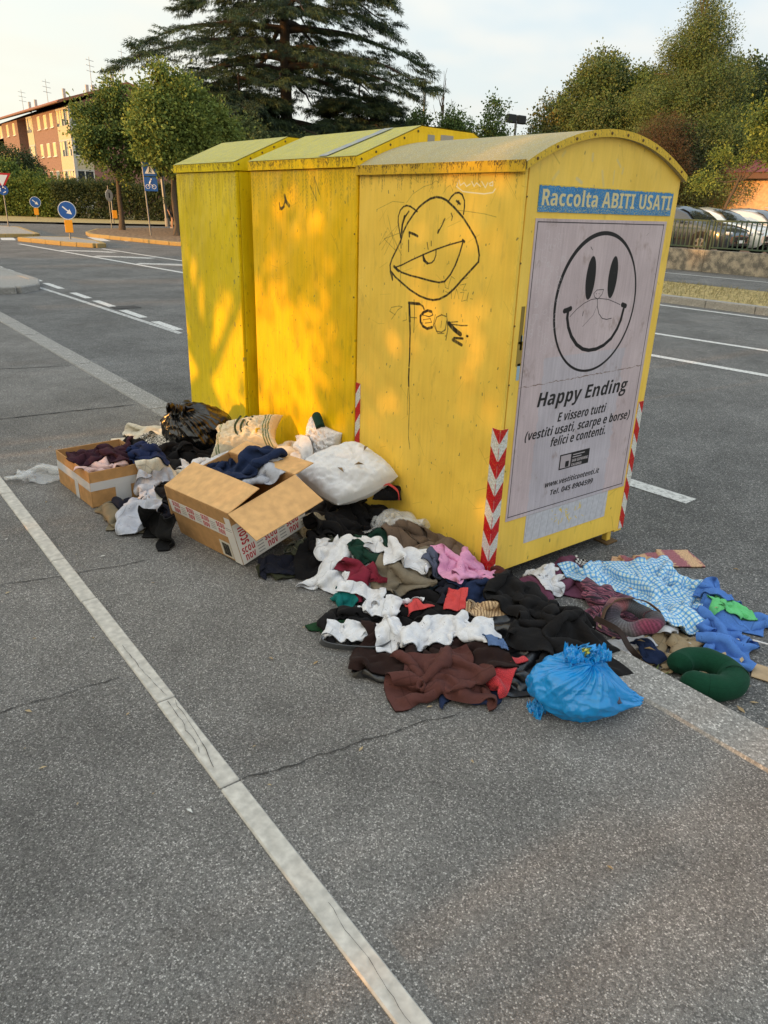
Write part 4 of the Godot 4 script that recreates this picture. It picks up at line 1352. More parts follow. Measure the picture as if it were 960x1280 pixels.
func build_house():
	var o := thing("orange_house", "low orange rendered house with a maroon tiled roof, behind the parked cars", "house", Vector3(39.5, 0.4, -23.7))
	var ow := speckle(c8(198, 166, 134), 0.10, 0.3, 211, 0.95)
	wbox(o, "wall", ow, 0.0, 9.0, 0.0, 3.0, 0.0, 22.0)
	wbox(o, "eave_board", plain(c8(92, 68, 58), 0.8), -0.55, 9.5, 3.0, 3.28, -0.5, 22.5)
	wbox(o, "downpipe", plain(c8(190, 184, 172), 0.6), -0.14, 0.0, 0.0, 3.0, 0.0, 0.14)
	var rm := speckle(c8(112, 66, 68), 0.15, 0.5, 212, 0.8)
	var rb := MB.new()
	var e := [Vector3(-0.6, 3.29, -0.6), Vector3(9.6, 3.29, -0.6), Vector3(9.6, 3.29, 22.6), Vector3(-0.6, 3.29, 22.6)]
	var r0 := Vector3(4.5, 4.95, 4.6)
	var r1 := Vector3(4.5, 4.95, 17.6)
	rb.quad(e[0], e[3], r1, r0)
	rb.quad(e[2], e[1], r0, r1)
	rb.tri(e[1], e[0], r0)
	rb.tri(e[3], e[2], r1)
	var roof := mi(rb.done(), rm, "roof", o)
	for k in 44:   # raised tile courses running down the near slope
		var z := -0.3 + k * 0.5
		var t0 := clampf((z + 0.6) / 5.2, 0.0, 1.0) if z < 11.0 else clampf((22.6 - z) / 5.0, 0.0, 1.0)
		var p := Vector3(-0.6, 3.30, z)
		mi(pipe(p, p + Vector3(5.1, 1.66, 0) * t0, 0.055, 6), rm, "tile_roll", roof)
func fence_and_wall():
	var w := thing("boundary_wall", "low weathered grey concrete wall under the green railings", "wall", Vector3(21.6, 0.03, -8.0))
	var wm := worn_paint(c8(150, 142, 128), c8(84, 82, 78), 0.60, 0.35, 221)
	for k in 11:
		mi(bx(Vector3(0, 0.31, -13.0 + k * 2.4), Vector3(0.22, 0.62, 2.392), 0.012), wm, "wall_bay", w)
	var f := thing("green_railing", "dark green steel railings on top of the low concrete wall", "fence", Vector3(21.6, 0.65, -8.0))
	var gm := plain(c8(38, 62, 46), 0.5)
	var barm := bx(Vector3.ZERO, Vector3(0.03, 0.74, 0.03))
	for k in 11:
		var z := -14.2 + k * 2.4
		mi(bx(Vector3(0, 0.40, z + 0.07), Vector3(0.045, 0.84, 0.045), 0.006), gm, "post", f)
		mi(bx(Vector3(0, 0.40, z - 0.07), Vector3(0.045, 0.84, 0.045), 0.006), gm, "post", f)
		if k < 10:
			mi(bx(Vector3(0, 0.80, z + 1.2), Vector3(0.035, 0.05, 2.2), 0.004), gm, "top_rail", f)
			mi(bx(Vector3(0, 0.07, z + 1.2), Vector3(0.035, 0.04, 2.2), 0.004), gm, "bottom_rail", f)
			for j in 15:
				var b := mi(barm, gm, "bar", f)
				b.position = Vector3(0, 0.43, z + 0.16 + j * 0.1486)
# ------------------------------------------------------------------ vehicles
func car(at: Vector3, paint: Color, label: String, roof_h: float, rails: bool, plate := true):
	var o := thing("parked_car", label, "car", at, 0.0, "cars parked behind the railings")
	var pm := plain(paint, 0.25, 0.25)
	pm.clearcoat_enabled = true
	pm.clearcoat = 0.8
	pm.clearcoat_roughness = 0.08
	var S := [[0.0, 0.60, 0.34, 0.58, 0.64], [0.06, 0.74, 0.26, 0.66, 0.74], [0.22, 0.83, 0.22, 0.74, 0.83], [0.6, 0.88, 0.20, 0.84, 0.93], [1.1, 0.89, 0.20, 0.92, 1.02], [1.28, 0.89, 0.20, 0.94, 1.06], [1.6, 0.89, 0.20, 0.95, 1.06 + (roof_h - 1.06) * 0.55], [2.0, 0.89, 0.20, 0.96, roof_h - 0.06], [2.5, 0.89, 0.20, 0.97, roof_h], [3.2, 0.89, 0.20, 0.98, roof_h - 0.03], [3.7, 0.88, 0.22, 1.0, roof_h - 0.14], [4.05, 0.84, 0.26, 1.0, roof_h - 0.42], [4.2, 0.76, 0.32, 0.86, 0.92], [4.25, 0.62, 0.36, 0.66, 0.74]]
	var pts := PackedVector3Array()
	var ring := 15
	var prof := []
	for s in S:
		var w: float = s[1]
		var cab: float = s[4] - s[3]
		var wr := w * clampf(0.90 - cab * 0.42, 0.62, 0.9)
		var half := [Vector2(w * 0.82, s[2]), Vector2(w * 0.97, s[2] + 0.10), Vector2(w, lerpf(s[2], s[3], 0.55)), Vector2(w * 0.985, s[3] - 0.06), Vector2(w * 0.955, s[3]), Vector2(lerpf(wr, w * 0.955, 0.35), lerpf(s[3], s[4], 0.72)), Vector2(wr, s[4] - 0.035 - cab * 0.05)]
		prof.append([half, s[0], wr, s[4]])
		for k in 7: pts.append(Vector3(-half[k].x, half[k].y, -s[0]))
		pts.append(Vector3(0, s[4] + 0.015, -s[0]))
		for k in 7: pts.append(Vector3(half[6 - k].x, half[6 - k].y, -s[0]))
	var b := MB.new()
	b.grid(pts, S.size(), ring)
	for e in [0, S.size() - 1]:
		for k in ring - 2:
			var p0 := pts[e * ring]
			if e == 0: b.tri(p0, pts[k + 2], pts[k + 1])
			else: b.tri(p0, pts[e * ring + k + 1], pts[e * ring + k + 2])
	var body := mi(b.done(), pm, "body", o)
	var gm := plain(c8(34, 40, 44), 0.06)
	gm.metallic_specular = 0.8
	# glass: side windows, windscreen, rear window
	for sd in [-1.0, 1.0]:
		for wn in [[5, 8], [8, 10]]:
			var g := MB.new()
			for k in range(wn[0], wn[1]):
				var a: Array = prof[k][0]
				var c: Array = prof[k + 1][0]
				var q := [Vector3(a[4].x * sd, a[4].y + 0.02, -prof[k][1]), Vector3(c[4].x * sd, c[4].y + 0.02, -prof[k + 1][1]), Vector3(c[6].x * sd, c[6].y - 0.03, -prof[k + 1][1]), Vector3(a[6].x * sd, a[6].y - 0.03, -prof[k][1])]
				for j in 4: q[j].x += 0.012 * sd
				if sd < 0: g.quad(q[1], q[0], q[3], q[2])
				else: g.quad(q[0], q[1], q[2], q[3])
			mi(g.done(), gm, "side_window", o)
	for wn in [[5, 7, "windscreen"], [10, 11, "rear_window"]]:
		var g := MB.new()
		var gp := PackedVector3Array()
		for k in range(wn[0], wn[1] + 1):
			for j in 5:
				var t := j / 4.0 * 2.0 - 1.0
				var wr: float = prof[k][2] * 0.9
				gp.append(Vector3(t * wr, prof[k][3] + 0.024 - 0.03 * t * t, -prof[k][1] + (0.012 if wn[0] == 5 else -0.012)))
		g.grid(gp, wn[1] - wn[0] + 1, 5)
		mi(g.done(), gm, wn[2], o)
	var wheel := MB.new()
	for sd in [-1.0, 1.0]:
		for z in [-0.85, -3.38]:
			var wt := MB.new()
			wt.bar(Vector3(sd * 0.70, 0.325, z), Vector3(sd * 0.90, 0.325, z), 0.325, 0.32, 20)
			var wh := mi(wt.done(), mats.rubber, "wheel", o)
			var rim := MB.new()
			rim.bar(Vector3(sd * 0.89, 0.325, z), Vector3(sd * 0.908, 0.325, z), 0.215, 0.20, 18)
			mi(rim.done(), plain(c8(120, 122, 126), 0.35, 0.8), "rim", wh)
			for k in 5:
				var an := TAU * k / 5.0
				var hole := MB.new()
				hole.bar(Vector3(sd * 0.906, 0.325 + cos(an) * 0.12, z + sin(an) * 0.12), Vector3(sd * 0.911, 0.325 + cos(an) * 0.12, z + sin(an) * 0.12), 0.05, 0.05, 8)
				mi(hole.done(), mats.black, "rim_gap", wh)
			var arch := MB.new()
			arch.bar(Vector3(sd * 0.86, 0.345, z), Vector3(sd * 0.893, 0.345, z), 0.385, 0.385, 22)
			mi(arch.done(), mats.black, "wheel_arch", o)
	for sd in [-1.0, 1.0]:
		mi(bx(Vector3(sd * 0.62, 0.69, -0.07), Vector3(0.26, 0.10, 0.16), 0.03), plain(c8(206, 210, 214), 0.1), "headlight", o)
		mi(bx(Vector3(sd * 0.68, 0.82, -4.13), Vector3(0.18, 0.14, 0.10), 0.02), plain(c8(140, 20, 22), 0.2), "tail_light", o)
		mi(bx(Vector3(sd * 0.98, 0.98, -1.55), Vector3(0.14, 0.10, 0.09), 0.03), pm, "mirror", o)
		if rails: mi(pipe(Vector3(sd * 0.56, roof_h + 0.03, -1.95), Vector3(sd * 0.56, roof_h + 0.01, -3.55), 0.018, 6), plain(c8(190, 192, 194), 0.3, 0.8), "roof_rail", o)
		mi(bx(Vector3(sd * 0.905, 0.50, -2.1), Vector3(0.012, 0.05, 1.5), 0.004), mats.black, "door_trim", o)
	mi(bx(Vector3(0, 0.52, -0.0), Vector3(0.8, 0.16, 0.06), 0.02), mats.black, "grille", o)
	mi(bx(Vector3(0, 0.36, -0.015), Vector3(0.95, 0.09, 0.06), 0.02), mats.black, "lower_grille", o)
	mi(bx(Vector3(0, 0.45, 0.035), Vector3(0.42, 0.09, 0.012), 0.003), mats.white, "number_plate", o)
# ------------------------------------------------------------------ signs
func post_mesh(h: float, lean: float, r := 0.03) -> ArrayMesh:
	return pipe(Vector3(0, -0.05, 0), Vector3(lean, h, 0), r, 10)
func arrow(b: MB, s: float, z: float):
	# arrow pointing down and to the right
	var poly := PackedVector2Array([Vector2(-0.62, 0.07), Vector2(-0.62, -0.07), Vector2(0.12, -0.07), Vector2(0.12, -0.30), Vector2(0.66, 0.0), Vector2(0.12, 0.30), Vector2(0.12, 0.07)])
	for k in poly.size(): poly[k] = poly[k].rotated(-0.72) * s
	b.prism(poly, z + 0.004, z)
func turn_to_camera(p: Vector3) -> float:
	return atan2(-p.x, -p.z)
func build_signs():
	var blue := plain(c8(28, 84, 160), 0.4)
	var white := plain(c8(224, 226, 228), 0.5)
	var amber := plain(c8(226, 152, 20), 0.5)
	var face := 0.25
	# round blue keep-right signs with amber markers below
	for s in [[Vector3(8.63, 0.05, -31.0), 1.06, 0.32, 0.44, "round blue arrow sign above an amber marker, on the near traffic island"], [Vector3(14.24, 0.0, -58.5), 1.12, 0.36, 0.5, "round blue arrow sign above an amber marker, on the grass before the hedge"]]:
		var o := thing("arrow_sign", s[4], "road sign", s[0], turn_to_camera(s[0]), "blue arrow signs on the islands")
		mi(post_mesh(s[1] - s[0].y + s[2], -0.02), mats.grey_metal, "post", o)
		var y: float = s[1] - s[0].y
		var d := MB.new()
		d.bar(Vector3(0, y, 0.034), Vector3(0, y, 0.044), s[2], s[2], 32)
		var disc := mi(d.done(), white, "disc", o)
		var d2 := MB.new()
		d2.bar(Vector3(0, y, 0.0445), Vector3(0, y, 0.050), s[2] * 0.93, s[2] * 0.93, 32)
		mi(d2.done(), blue, "face", disc)
		var a := MB.new()
		a.xf = Transform3D(Basis.IDENTITY, Vector3(0, y, 0))
		arrow(a, s[2], 0.052)
		mi(a.done(), white, "arrow", disc)
		mi(bx(Vector3(0, y - s[2] - 0.24, 0.04), Vector3(0.28, 0.44, 0.05), 0.01), amber, "marker", o)
	# give-way triangle over a blue roundabout disc
	var gw := Vector3(9.22, 0.05, -43.8)
	var o := thing("give_way_sign", "give way triangle above a small blue roundabout disc, on a grey post", "road sign", gw, turn_to_camera(gw))
	mi(post_mesh(2.5, 0.0), mats.grey_metal, "post", o)
	for k in 2:
		var t := MB.new()
		var r := 0.45 if k == 0 else 0.30
		t.prism(PackedVector2Array([Vector2(-r, 2.22 + r * 0.58), Vector2(0, 2.22 - r * 1.15), Vector2(r, 2.22 + r * 0.58)]), 0.05 + k * 0.006, 0.034 + k * 0.014)
		mi(t.done(), plain(c8(190, 28, 34), 0.5) if k == 0 else white, "triangle" if k == 0 else "inner_triangle", o)
	var d := MB.new()
	d.bar(Vector3(0, 1.7, 0.034), Vector3(0, 1.7, 0.05), 0.24, 0.24, 24)
	mi(d.done(), blue, "roundabout_disc", o)
	for k in 3:
		var an := TAU * k / 3.0 + 0.4
		var a := MB.new()
		var path := PackedVector3Array()
		var rad := PackedFloat32Array()
		for j in 6:
			var q := an + j * 0.26
			path.append(Vector3(cos(q) * 0.13, 1.7 + sin(q) * 0.13, 0.052))
			rad.append(0.022 if j < 4 else 0.05 - (j - 4) * 0.045)
		a.tube(path, rad, 6)
		mi(a.done(), white, "ring_arrow", o)
	# crossing and cycle crossing squares
	var bp := Vector3(13.11, 0.05, -34.5)
	o = thing("crossing_sign", "two blue square signs, pedestrian above cyclist, on a leaning grey post", "road sign", bp, turn_to_camera(bp))
	mi(post_mesh(2.98, -0.12, 0.035), mats.grey_metal, "post", o)
	for k in 2:
		var y := 2.70 - k * 0.60
		var sq := mi(bx(Vector3(0.18, y, 0.05), Vector3(0.56, 0.56, 0.02), 0.004), blue, "panel", o)
		var w := MB.new()
		if k == 0:
			w.prism(PackedVector2Array([Vector2(0.18 - 0.22, y - 0.18), Vector2(0.18 + 0.22, y - 0.18), Vector2(0.18, y + 0.2)]), 0.066, 0.06)
			mi(w.done(), white, "triangle", sq)
			var m := MB.new()
			m.bar(Vector3(0.18, y + 0.06, 0.068), Vector3(0.18, y + 0.06, 0.072), 0.03, 0.03, 10)
			m.bar(Vector3(0.18, y + 0.03, 0.07), Vector3(0.17, y - 0.06, 0.07), 0.028, 0.022, 6)
			m.bar(Vector3(0.17, y - 0.06, 0.07), Vector3(0.12, y - 0.15, 0.07), 0.018, 0.014, 6)
			m.bar(Vector3(0.17, y - 0.06, 0.07), Vector3(0.23, y - 0.15, 0.07), 0.018, 0.014, 6)
			mi(m.done(), mats.black, "walking_figure", sq)
		else:
			for sx in [-1, 1]:
				var ring := PackedVector3Array()
				var rr := PackedFloat32Array()
				for j in 17:
					var an := TAU * j / 16.0
					ring.append(Vector3(0.18 + sx * 0.13 + cos(an) * 0.085, y - 0.10 + sin(an) * 0.085, 0.064))
					rr.append(0.012)
				w.tube(ring, rr, 5)
			w.bar(Vector3(0.05, y - 0.1, 0.064), Vector3(0.14, y + 0.02, 0.064), 0.012, 0.012, 5)
			w.bar(Vector3(0.14, y + 0.02, 0.064), Vector3(0.31, y - 0.1, 0.064), 0.012, 0.012, 5)
			w.bar(Vector3(0.13, y + 0.02, 0.064), Vector3(0.19, y + 0.15, 0.064), 0.04, 0.03, 6)
			w.bar(Vector3(0.20, y + 0.2, 0.062), Vector3(0.20, y + 0.2, 0.068), 0.035, 0.035, 10)
			mi(w.done(), white, "cyclist", sq)
	# round white sign by the tree
	var rs := Vector3(14.37, 0.05, -43.5)
	o = thing("round_sign", "small round white sign on a thin grey post by the slender tree", "road sign", rs, turn_to_camera(rs) + 0.9)
	mi(post_mesh(2.1, 0.0, 0.028), mats.grey_metal, "post", o)
	d = MB.new()
	d.bar(Vector3(0, 1.62, 0.03), Vector3(0, 1.62, 0.045), 0.30, 0.30, 28)
	mi(d.done(), white, "disc", o)
	mi(bx(Vector3(0, 1.62, 0.049), Vector3(0.09, 0.26, 0.004)), mats.black, "symbol", o)
	# small post with amber marker by the hedge
	var mp := Vector3(17.6, 0.0, -52.8)
	o = thing("marker_post", "short grey post with an amber marker, in front of the hedge", "post", mp, turn_to_camera(mp))
	mi(post_mesh(1.6, 0.0, 0.05), mats.grey_metal, "post", o)
	mi(bx(Vector3(0.12, 0.55, 0.06), Vector3(0.3, 0.5, 0.04), 0.01), amber, "marker", o)
	# leaning pole beside the walker, street lamp, floodlight mast
	o = thing("leaning_pole", "grey utility pole leaning beside the walker under the tree", "pole", Vector3(20.58, -0.1, -51.0))
	mi(pipe(Vector3(0, -0.1, 0), Vector3(-0.18, 4.6, -0.1), 0.11, 12), mats.grey_metal, "pole", o)
	mi(pipe(Vector3(0, 0, 0), Vector3(0, 0.5, 0), 0.16, 12), mats.concrete, "footing", o)
	o = thing("street_lamp", "slim grey street lamp rising behind the middle yellow bin", "lamp post", Vector3(38.4, 0.2, -46.1))
	mi(pipe(Vector3.ZERO, Vector3(0, 9.8, 0), 0.10, 10), mats.grey_metal, "pole", o)
	mi(bx(Vector3(-0.28, 9.80, -0.2), Vector3(0.85, 0.10, 0.28), 0.03), plain(c8(70, 72, 76), 0.5), "lamp_head", o)
	o = thing("floodlight_mast", "pair of dark floodlights on a mast above the distant shrubs", "floodlight", Vector3(43.2, 0.2, -41.6))
	mi(pipe(Vector3.ZERO, Vector3(0, 7.3, 0), 0.09, 8), mats.grey_metal, "mast", o)
	for k in 2:
		mi(bx(Vector3(-0.5 + k * 1.0, 7.4, 0), Vector3(0.8, 0.55, 0.35), 0.05), mats.black, "floodlight", o)
# ------------------------------------------------------------------ the walker
func build_person():
	var at := Vector3(18.68, -0.1, -45.5)
	var o := thing("person", "person in a black top and shorts walking on the far pavement, carrying a bag", "person", at, turn_to_camera(at) + 0.7)
	var skin := Color(0.42, 0.26, 0.19)
	var black := Color(0.02, 0.02, 0.022)
	var dark := Color(0.05, 0.045, 0.05)
	var hair := Color(0.45, 0.40, 0.34)
	var shoe := Color(0.6, 0.6, 0.6)
	# bones: a, b, ra, rb, colour
	var B := [
		[Vector3(0, 0.92, 0), Vector3(0, 1.15, 0), 0.135, 0.125, dark], [Vector3(0, 1.12, 0), Vector3(0, 1.36, 0.01), 0.13, 0.15, black],
		[Vector3(-0.13, 1.38, 0), Vector3(0.13, 1.38, 0), 0.075, 0.075, black], [Vector3(0, 1.40, 0), Vector3(0, 1.50, 0.02), 0.052, 0.05, skin],
		[Vector3(0, 1.56, 0.03), Vector3(0, 1.63, 0.01), 0.088, 0.092, hair], [Vector3(0, 1.545, 0.06), Vector3(0, 1.58, 0.065), 0.055, 0.06, skin],
		[Vector3(-0.18, 1.37, 0), Vector3(-0.23, 1.10, -0.06), 0.052, 0.042, black], [Vector3(-0.23, 1.10, -0.06), Vector3(-0.22, 0.87, 0.06), 0.042, 0.030, skin],
		[Vector3(0.18, 1.37, 0), Vector3(0.23, 1.10, 0.04), 0.052, 0.042, black], [Vector3(0.23, 1.10, 0.04), Vector3(0.22, 0.88, 0.15), 0.042, 0.030, skin],
		[Vector3(-0.09, 0.90, 0), Vector3(-0.10, 0.70, 0.10), 0.092, 0.075, dark], [Vector3(-0.10, 0.70, 0.10), Vector3(-0.10, 0.50, 0.14), 0.07, 0.056, skin], [Vector3(-0.10, 0.50, 0.14), Vector3(-0.10, 0.09, 0.10), 0.055, 0.036, skin], [Vector3(-0.10, 0.05, 0.08), Vector3(-0.11, 0.04, 0.24), 0.042, 0.036, shoe],
		[Vector3(0.09, 0.90, 0), Vector3(0.10, 0.70, -0.08), 0.092, 0.075, dark], [Vector3(0.10, 0.70, -0.08), Vector3(0.10, 0.50, -0.14), 0.07, 0.056, skin], [Vector3(0.10, 0.50, -0.14), Vector3(0.10, 0.10, -0.26), 0.055, 0.036, skin], [Vector3(0.10, 0.06, -0.28), Vector3(0.11, 0.04, -0.13), 0.042, 0.036, shoe],
		[Vector3(-0.22, 0.86, 0.07), Vector3(-0.22, 0.78, 0.10), 0.028, 0.018, skin], [Vector3(0.22, 0.87, 0.16), Vector3(0.22, 0.79, 0.19), 0.028, 0.018, skin]]
	var cs := 0.02
	var lo := Vector3(-0.36, -0.02, -0.40)
	var nx := 36
	var ny := 90
	var nz := 40
	var val := PackedFloat32Array()
	var who := PackedInt32Array()
	val.resize(nx * ny * nz)
	val.fill(1.0)
	who.resize(nx * ny * nz)
	for k in B.size():
		var s = B[k]
		var a: Vector3 = s[0]
		var c: Vector3 = s[1]
		var rm := maxf(s[2], s[3]) + 0.07
		var p0 := (Vector3(minf(a.x, c.x), minf(a.y, c.y), minf(a.z, c.z)) - Vector3.ONE * rm - lo) / cs
		var p1 := (Vector3(maxf(a.x, c.x), maxf(a.y, c.y), maxf(a.z, c.z)) + Vector3.ONE * rm - lo) / cs
		var ab := c - a
		var l2 := ab.length_squared()
		for x in range(maxi(int(p0.x), 0), mini(int(p1.x) + 1, nx)):
			for y in range(maxi(int(p0.y), 0), mini(int(p1.y) + 1, ny)):
				for z in range(maxi(int(p0.z), 0), mini(int(p1.z) + 1, nz)):
					var p := lo + Vector3(x, y, z) * cs
					var t := clampf((p - a).dot(ab) / l2, 0.0, 1.0)
					var d := (p - a - ab * t).length() - lerpf(s[2], s[3], t)
					var i := (x * ny + y) * nz + z
					var v := val[i]
					if d < v: who[i] = k
					var h := clampf(0.5 + 0.5 * (v - d) / 0.03, 0.0, 1.0)
					val[i] = lerpf(v, d, h) - 0.03 * h * (1.0 - h)
	var b := MB.new()
	var id := {}
	for x in nx - 1:
		for y in ny - 1:
			for z in nz - 1:
				var base := (x * ny + y) * nz + z
				var sum := Vector3.ZERO
				var cnt := 0
				var inside := 0
				for e in 8:
					if val[base + (e & 1) * ny * nz + ((e >> 1) & 1) * nz + (e >> 2)] < 0: inside += 1
				if inside == 0 or inside == 8: continue
				for e in 8:
					for ax in 3:
						var f := e | (1 << ax)
						if f == e: continue
						var v0 := val[base + (e & 1) * ny * nz + ((e >> 1) & 1) * nz + (e >> 2)]
						var v1 := val[base + (f & 1) * ny * nz + ((f >> 1) & 1) * nz + (f >> 2)]
						if (v0 < 0) != (v1 < 0):
							var t := v0 / (v0 - v1)
							sum += Vector3(lerpf(e & 1, f & 1, t), lerpf((e >> 1) & 1, (f >> 1) & 1, t), lerpf(e >> 2, f >> 2, t))
							cnt += 1
				id[base] = b.v.size()
				var gx := val[base + ny * nz] - val[base]
				var gy := val[base + nz] - val[base]
				var gz := val[base + 1] - val[base]
				b.col = B[who[base]][4]
				b.vert(lo + (Vector3(x, y, z) + sum / cnt) * cs, Vector3(gx, gy, gz), Vector2.ZERO)
	for x in range(1, nx - 1):
		for y in range(1, ny - 1):
			for z in range(1, nz - 1):
				var base := (x * ny + y) * nz + z
				for ax in 3:
					var st: int = [ny * nz, nz, 1][ax]
					var u: int = [nz, 1, ny * nz][ax]
					var w: int = [1, ny * nz, nz][ax]
					var s0 := val[base] < 0
					if s0 == (val[base + st] < 0): continue
					var q := [base, base - u, base - u - w, base - w]
					if not (id.has(q[0]) and id.has(q[1]) and id.has(q[2]) and id.has(q[3])): continue
					var r := [id[q[0]], id[q[1]], id[q[2]], id[q[3]]]
					if s0: b.i.append_array([r[0], r[2], r[1], r[0], r[3], r[2]])
					else: b.i.append_array([r[0], r[1], r[2], r[0], r[2], r[3]])
	var m := StandardMaterial3D.new()
	m.vertex_color_use_as_albedo = true
	m.roughness = 0.85
	mi(b.done(), m, "body", o)
	var bag := thing("shoulder_bag", "small dark bag hanging from the walker's hand", "bag", at)
	mi(bx(Vector3(0.16, 0.66, 0.22), Vector3(0.10, 0.22, 0.26), 0.03), plain(c8(60, 44, 38), 0.7), "pouch", bag)
	mi(pipe(Vector3(0.16, 0.76, 0.22), Vector3(0.18, 0.86, 0.2), 0.012, 6), plain(c8(60, 44, 38), 0.7), "strap", bag)

func build_background():
	var green := [Color(0.091, 0.150, 0.039), Color(0.072, 0.124, 0.034), Color(0.120, 0.176, 0.044), Color(0.058, 0.101, 0.031)]
	var fresh := [Color(0.172, 0.230, 0.046), Color(0.138, 0.196, 0.041), Color(0.230, 0.276, 0.057), Color(0.115, 0.167, 0.039)]
	var dark := [Color(0.054, 0.078, 0.027), Color(0.068, 0.095, 0.030), Color(0.046, 0.068, 0.027)]
	var olive := [Color(0.100, 0.140, 0.050), Color(0.119, 0.156, 0.057), Color(0.077, 0.115, 0.043), Color(0.144, 0.173, 0.062)]
	var autumn := [Color(0.10, 0.05, 0.025), Color(0.085, 0.06, 0.03), Color(0.07, 0.065, 0.025)]
	var gold := [Color(0.30, 0.22, 0.06), Color(0.14, 0.14, 0.035), Color(0.09, 0.11, 0.03), Color(0.20, 0.17, 0.04)]
	build_apartments()
	build_house()
	fence_and_wall()
	car(Vector3(24.1, 0.4, -13.0), c8(58, 64, 72), "dark grey hatchback, first behind the railings beside the yellow bin", 1.50, false)
	car(Vector3(26.8, 0.4, -13.4), c8(222, 222, 218), "white hatchback with plain roof, second in the parked row", 1.47, false)
	car(Vector3(29.3, 0.4, -13.2), c8(196, 200, 204), "silver hatchback with dark windows, third in the parked row", 1.50, false)
	car(Vector3(31.9, 0.4, -12.6), c8(232, 230, 226), "white estate car with silver roof rails in the parked row", 1.55, true)
	car(Vector3(34.6, 0.4, -12.2), c8(48, 50, 54), "charcoal estate car with roof rails, deepest in the parked row", 1.56, true)
	build_signs()
	build_person()
	# ---- across the road on the left
	tree("maple_tree", "slender dark-leaved street tree on the yellow-edged corner, beside the round white sign", Vector3(13.9, 0.03, -40.5), 2.9, 0.14, [[-0.2, 4.6, 0.0, 1.2, 1.0, 1.2], [-1.3, 4.1, 0.6, 0.9, 0.7, 0.9], [-0.9, 3.3, 0.5, 0.8, 0.5, 0.8], [1.2, 4.3, -0.5, 0.9, 0.8, 0.9], [0.1, 5.9, 0.1, 0.95, 0.7, 0.95], [0.9, 3.2, 0.4, 0.9, 0.6, 0.9], [-1.0, 5.3, -0.4, 0.8, 0.6, 0.8], [0.9, 5.4, 0.3, 0.8, 0.6, 0.8], [0.3, 6.7, 0, 0.45, 0.5, 0.45], [1.5, 3.5, -0.6, 0.6, 0.5, 0.6], [0.2, 2.6, 0.2, 0.6, 0.4, 0.6]], 2300, 0.38, fresh + green, 301, "broad", 0.55, "street trees on the corner")
	tree("maple_tree", "bushy yellow-green street tree just beyond the narrow yellow bin", Vector3(14.36, 0.03, -34.5), 2.6, 0.15, [[0.2, 4.6, 0.0, 1.4, 1.2, 1.4], [-1.2, 4.3, 0.6, 0.9, 0.8, 0.9], [-1.0, 5.3, 0.4, 0.8, 0.6, 0.8], [-0.9, 3.4, 0.4, 0.9, 0.6, 0.9], [1.3, 4.4, -0.4, 1.2, 1.0, 1.2], [0.2, 6.0, 0.1, 1.0, 0.65, 1.0], [1.3, 5.7, -0.6, 0.9, 0.7, 0.9], [0.4, 3.0, 0.2, 1.1, 0.6, 1.1], [2.3, 3.6, -1.0, 1.0, 0.9, 1.0], [2.4, 5.0, -1.2, 0.9, 0.8, 0.9], [-0.4, 6.5, 0.2, 0.5, 0.4, 0.5], [3.2, 4.4, -1.6, 1.1, 1.0, 1.1], [3.0, 3.0, -1.5, 1.1, 0.8, 1.1]], 4600, 0.38, fresh, 302, "broad", 0.36, "street trees on the corner")
	tree("dark_tree", "round dark tree standing before the apartment block", Vector3(16.2, 0.0, -77.5), 2.4, 0.24, [[0.3, 3.5, 0.0, 3.6, 2.0, 2.4], [2.3, 2.8, 0.2, 1.9, 1.7, 1.8], [-2.8, 3.3, 0.3, 2.4, 2.1, 2.2]], 2600, 0.45, dark, 303, "broad", 0.1)
	hedge("hedge", "long dark green clipped hedge in front of the apartment block", Vector3(17.6, 0.0, -65.5), Vector3(45.0, 0.0, -47.0), 1.8, 2.5, 7000, [Color(0.06, 0.085, 0.03), Color(0.05, 0.07, 0.025), Color(0.075, 0.10, 0.032)], 304, 0.06, 0.42)
	hedge("bush", "tall rounded bright green bush beside the round blue sign", Vector3(12.8, 0.0, -71.5), Vector3(18.4, 0.0, -66.0), 2.4, 2.9, 2600, [Color(0.12, 0.18, 0.034), Color(0.10, 0.15, 0.03), Color(0.16, 0.21, 0.04)], 305, 0.35, 0.5)
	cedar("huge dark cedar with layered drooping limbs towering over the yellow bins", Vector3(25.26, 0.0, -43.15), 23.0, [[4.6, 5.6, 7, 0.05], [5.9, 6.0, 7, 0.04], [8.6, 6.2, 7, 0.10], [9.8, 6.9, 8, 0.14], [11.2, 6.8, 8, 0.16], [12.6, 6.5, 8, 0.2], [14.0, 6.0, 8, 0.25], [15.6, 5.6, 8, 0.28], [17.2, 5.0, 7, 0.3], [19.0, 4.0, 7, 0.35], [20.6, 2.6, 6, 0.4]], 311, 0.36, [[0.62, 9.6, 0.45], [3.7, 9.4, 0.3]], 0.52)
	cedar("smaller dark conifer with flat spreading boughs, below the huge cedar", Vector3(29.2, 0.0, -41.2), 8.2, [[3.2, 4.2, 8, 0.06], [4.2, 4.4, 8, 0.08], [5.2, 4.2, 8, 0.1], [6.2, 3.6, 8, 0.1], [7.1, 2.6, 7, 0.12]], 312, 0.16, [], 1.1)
	cedar("low dark conifer beside the street tree, its boughs reaching over the narrow bin", Vector3(21.8, 0.0, -42.3), 8.2, [[3.0, 4.0, 8, 0.05], [4.2, 4.4, 8, 0.08], [5.4, 4.2, 8, 0.1], [6.4, 3.6, 8, 0.1], [7.2, 2.4, 7, 0.14]], 313, 0.16, [], 1.1)
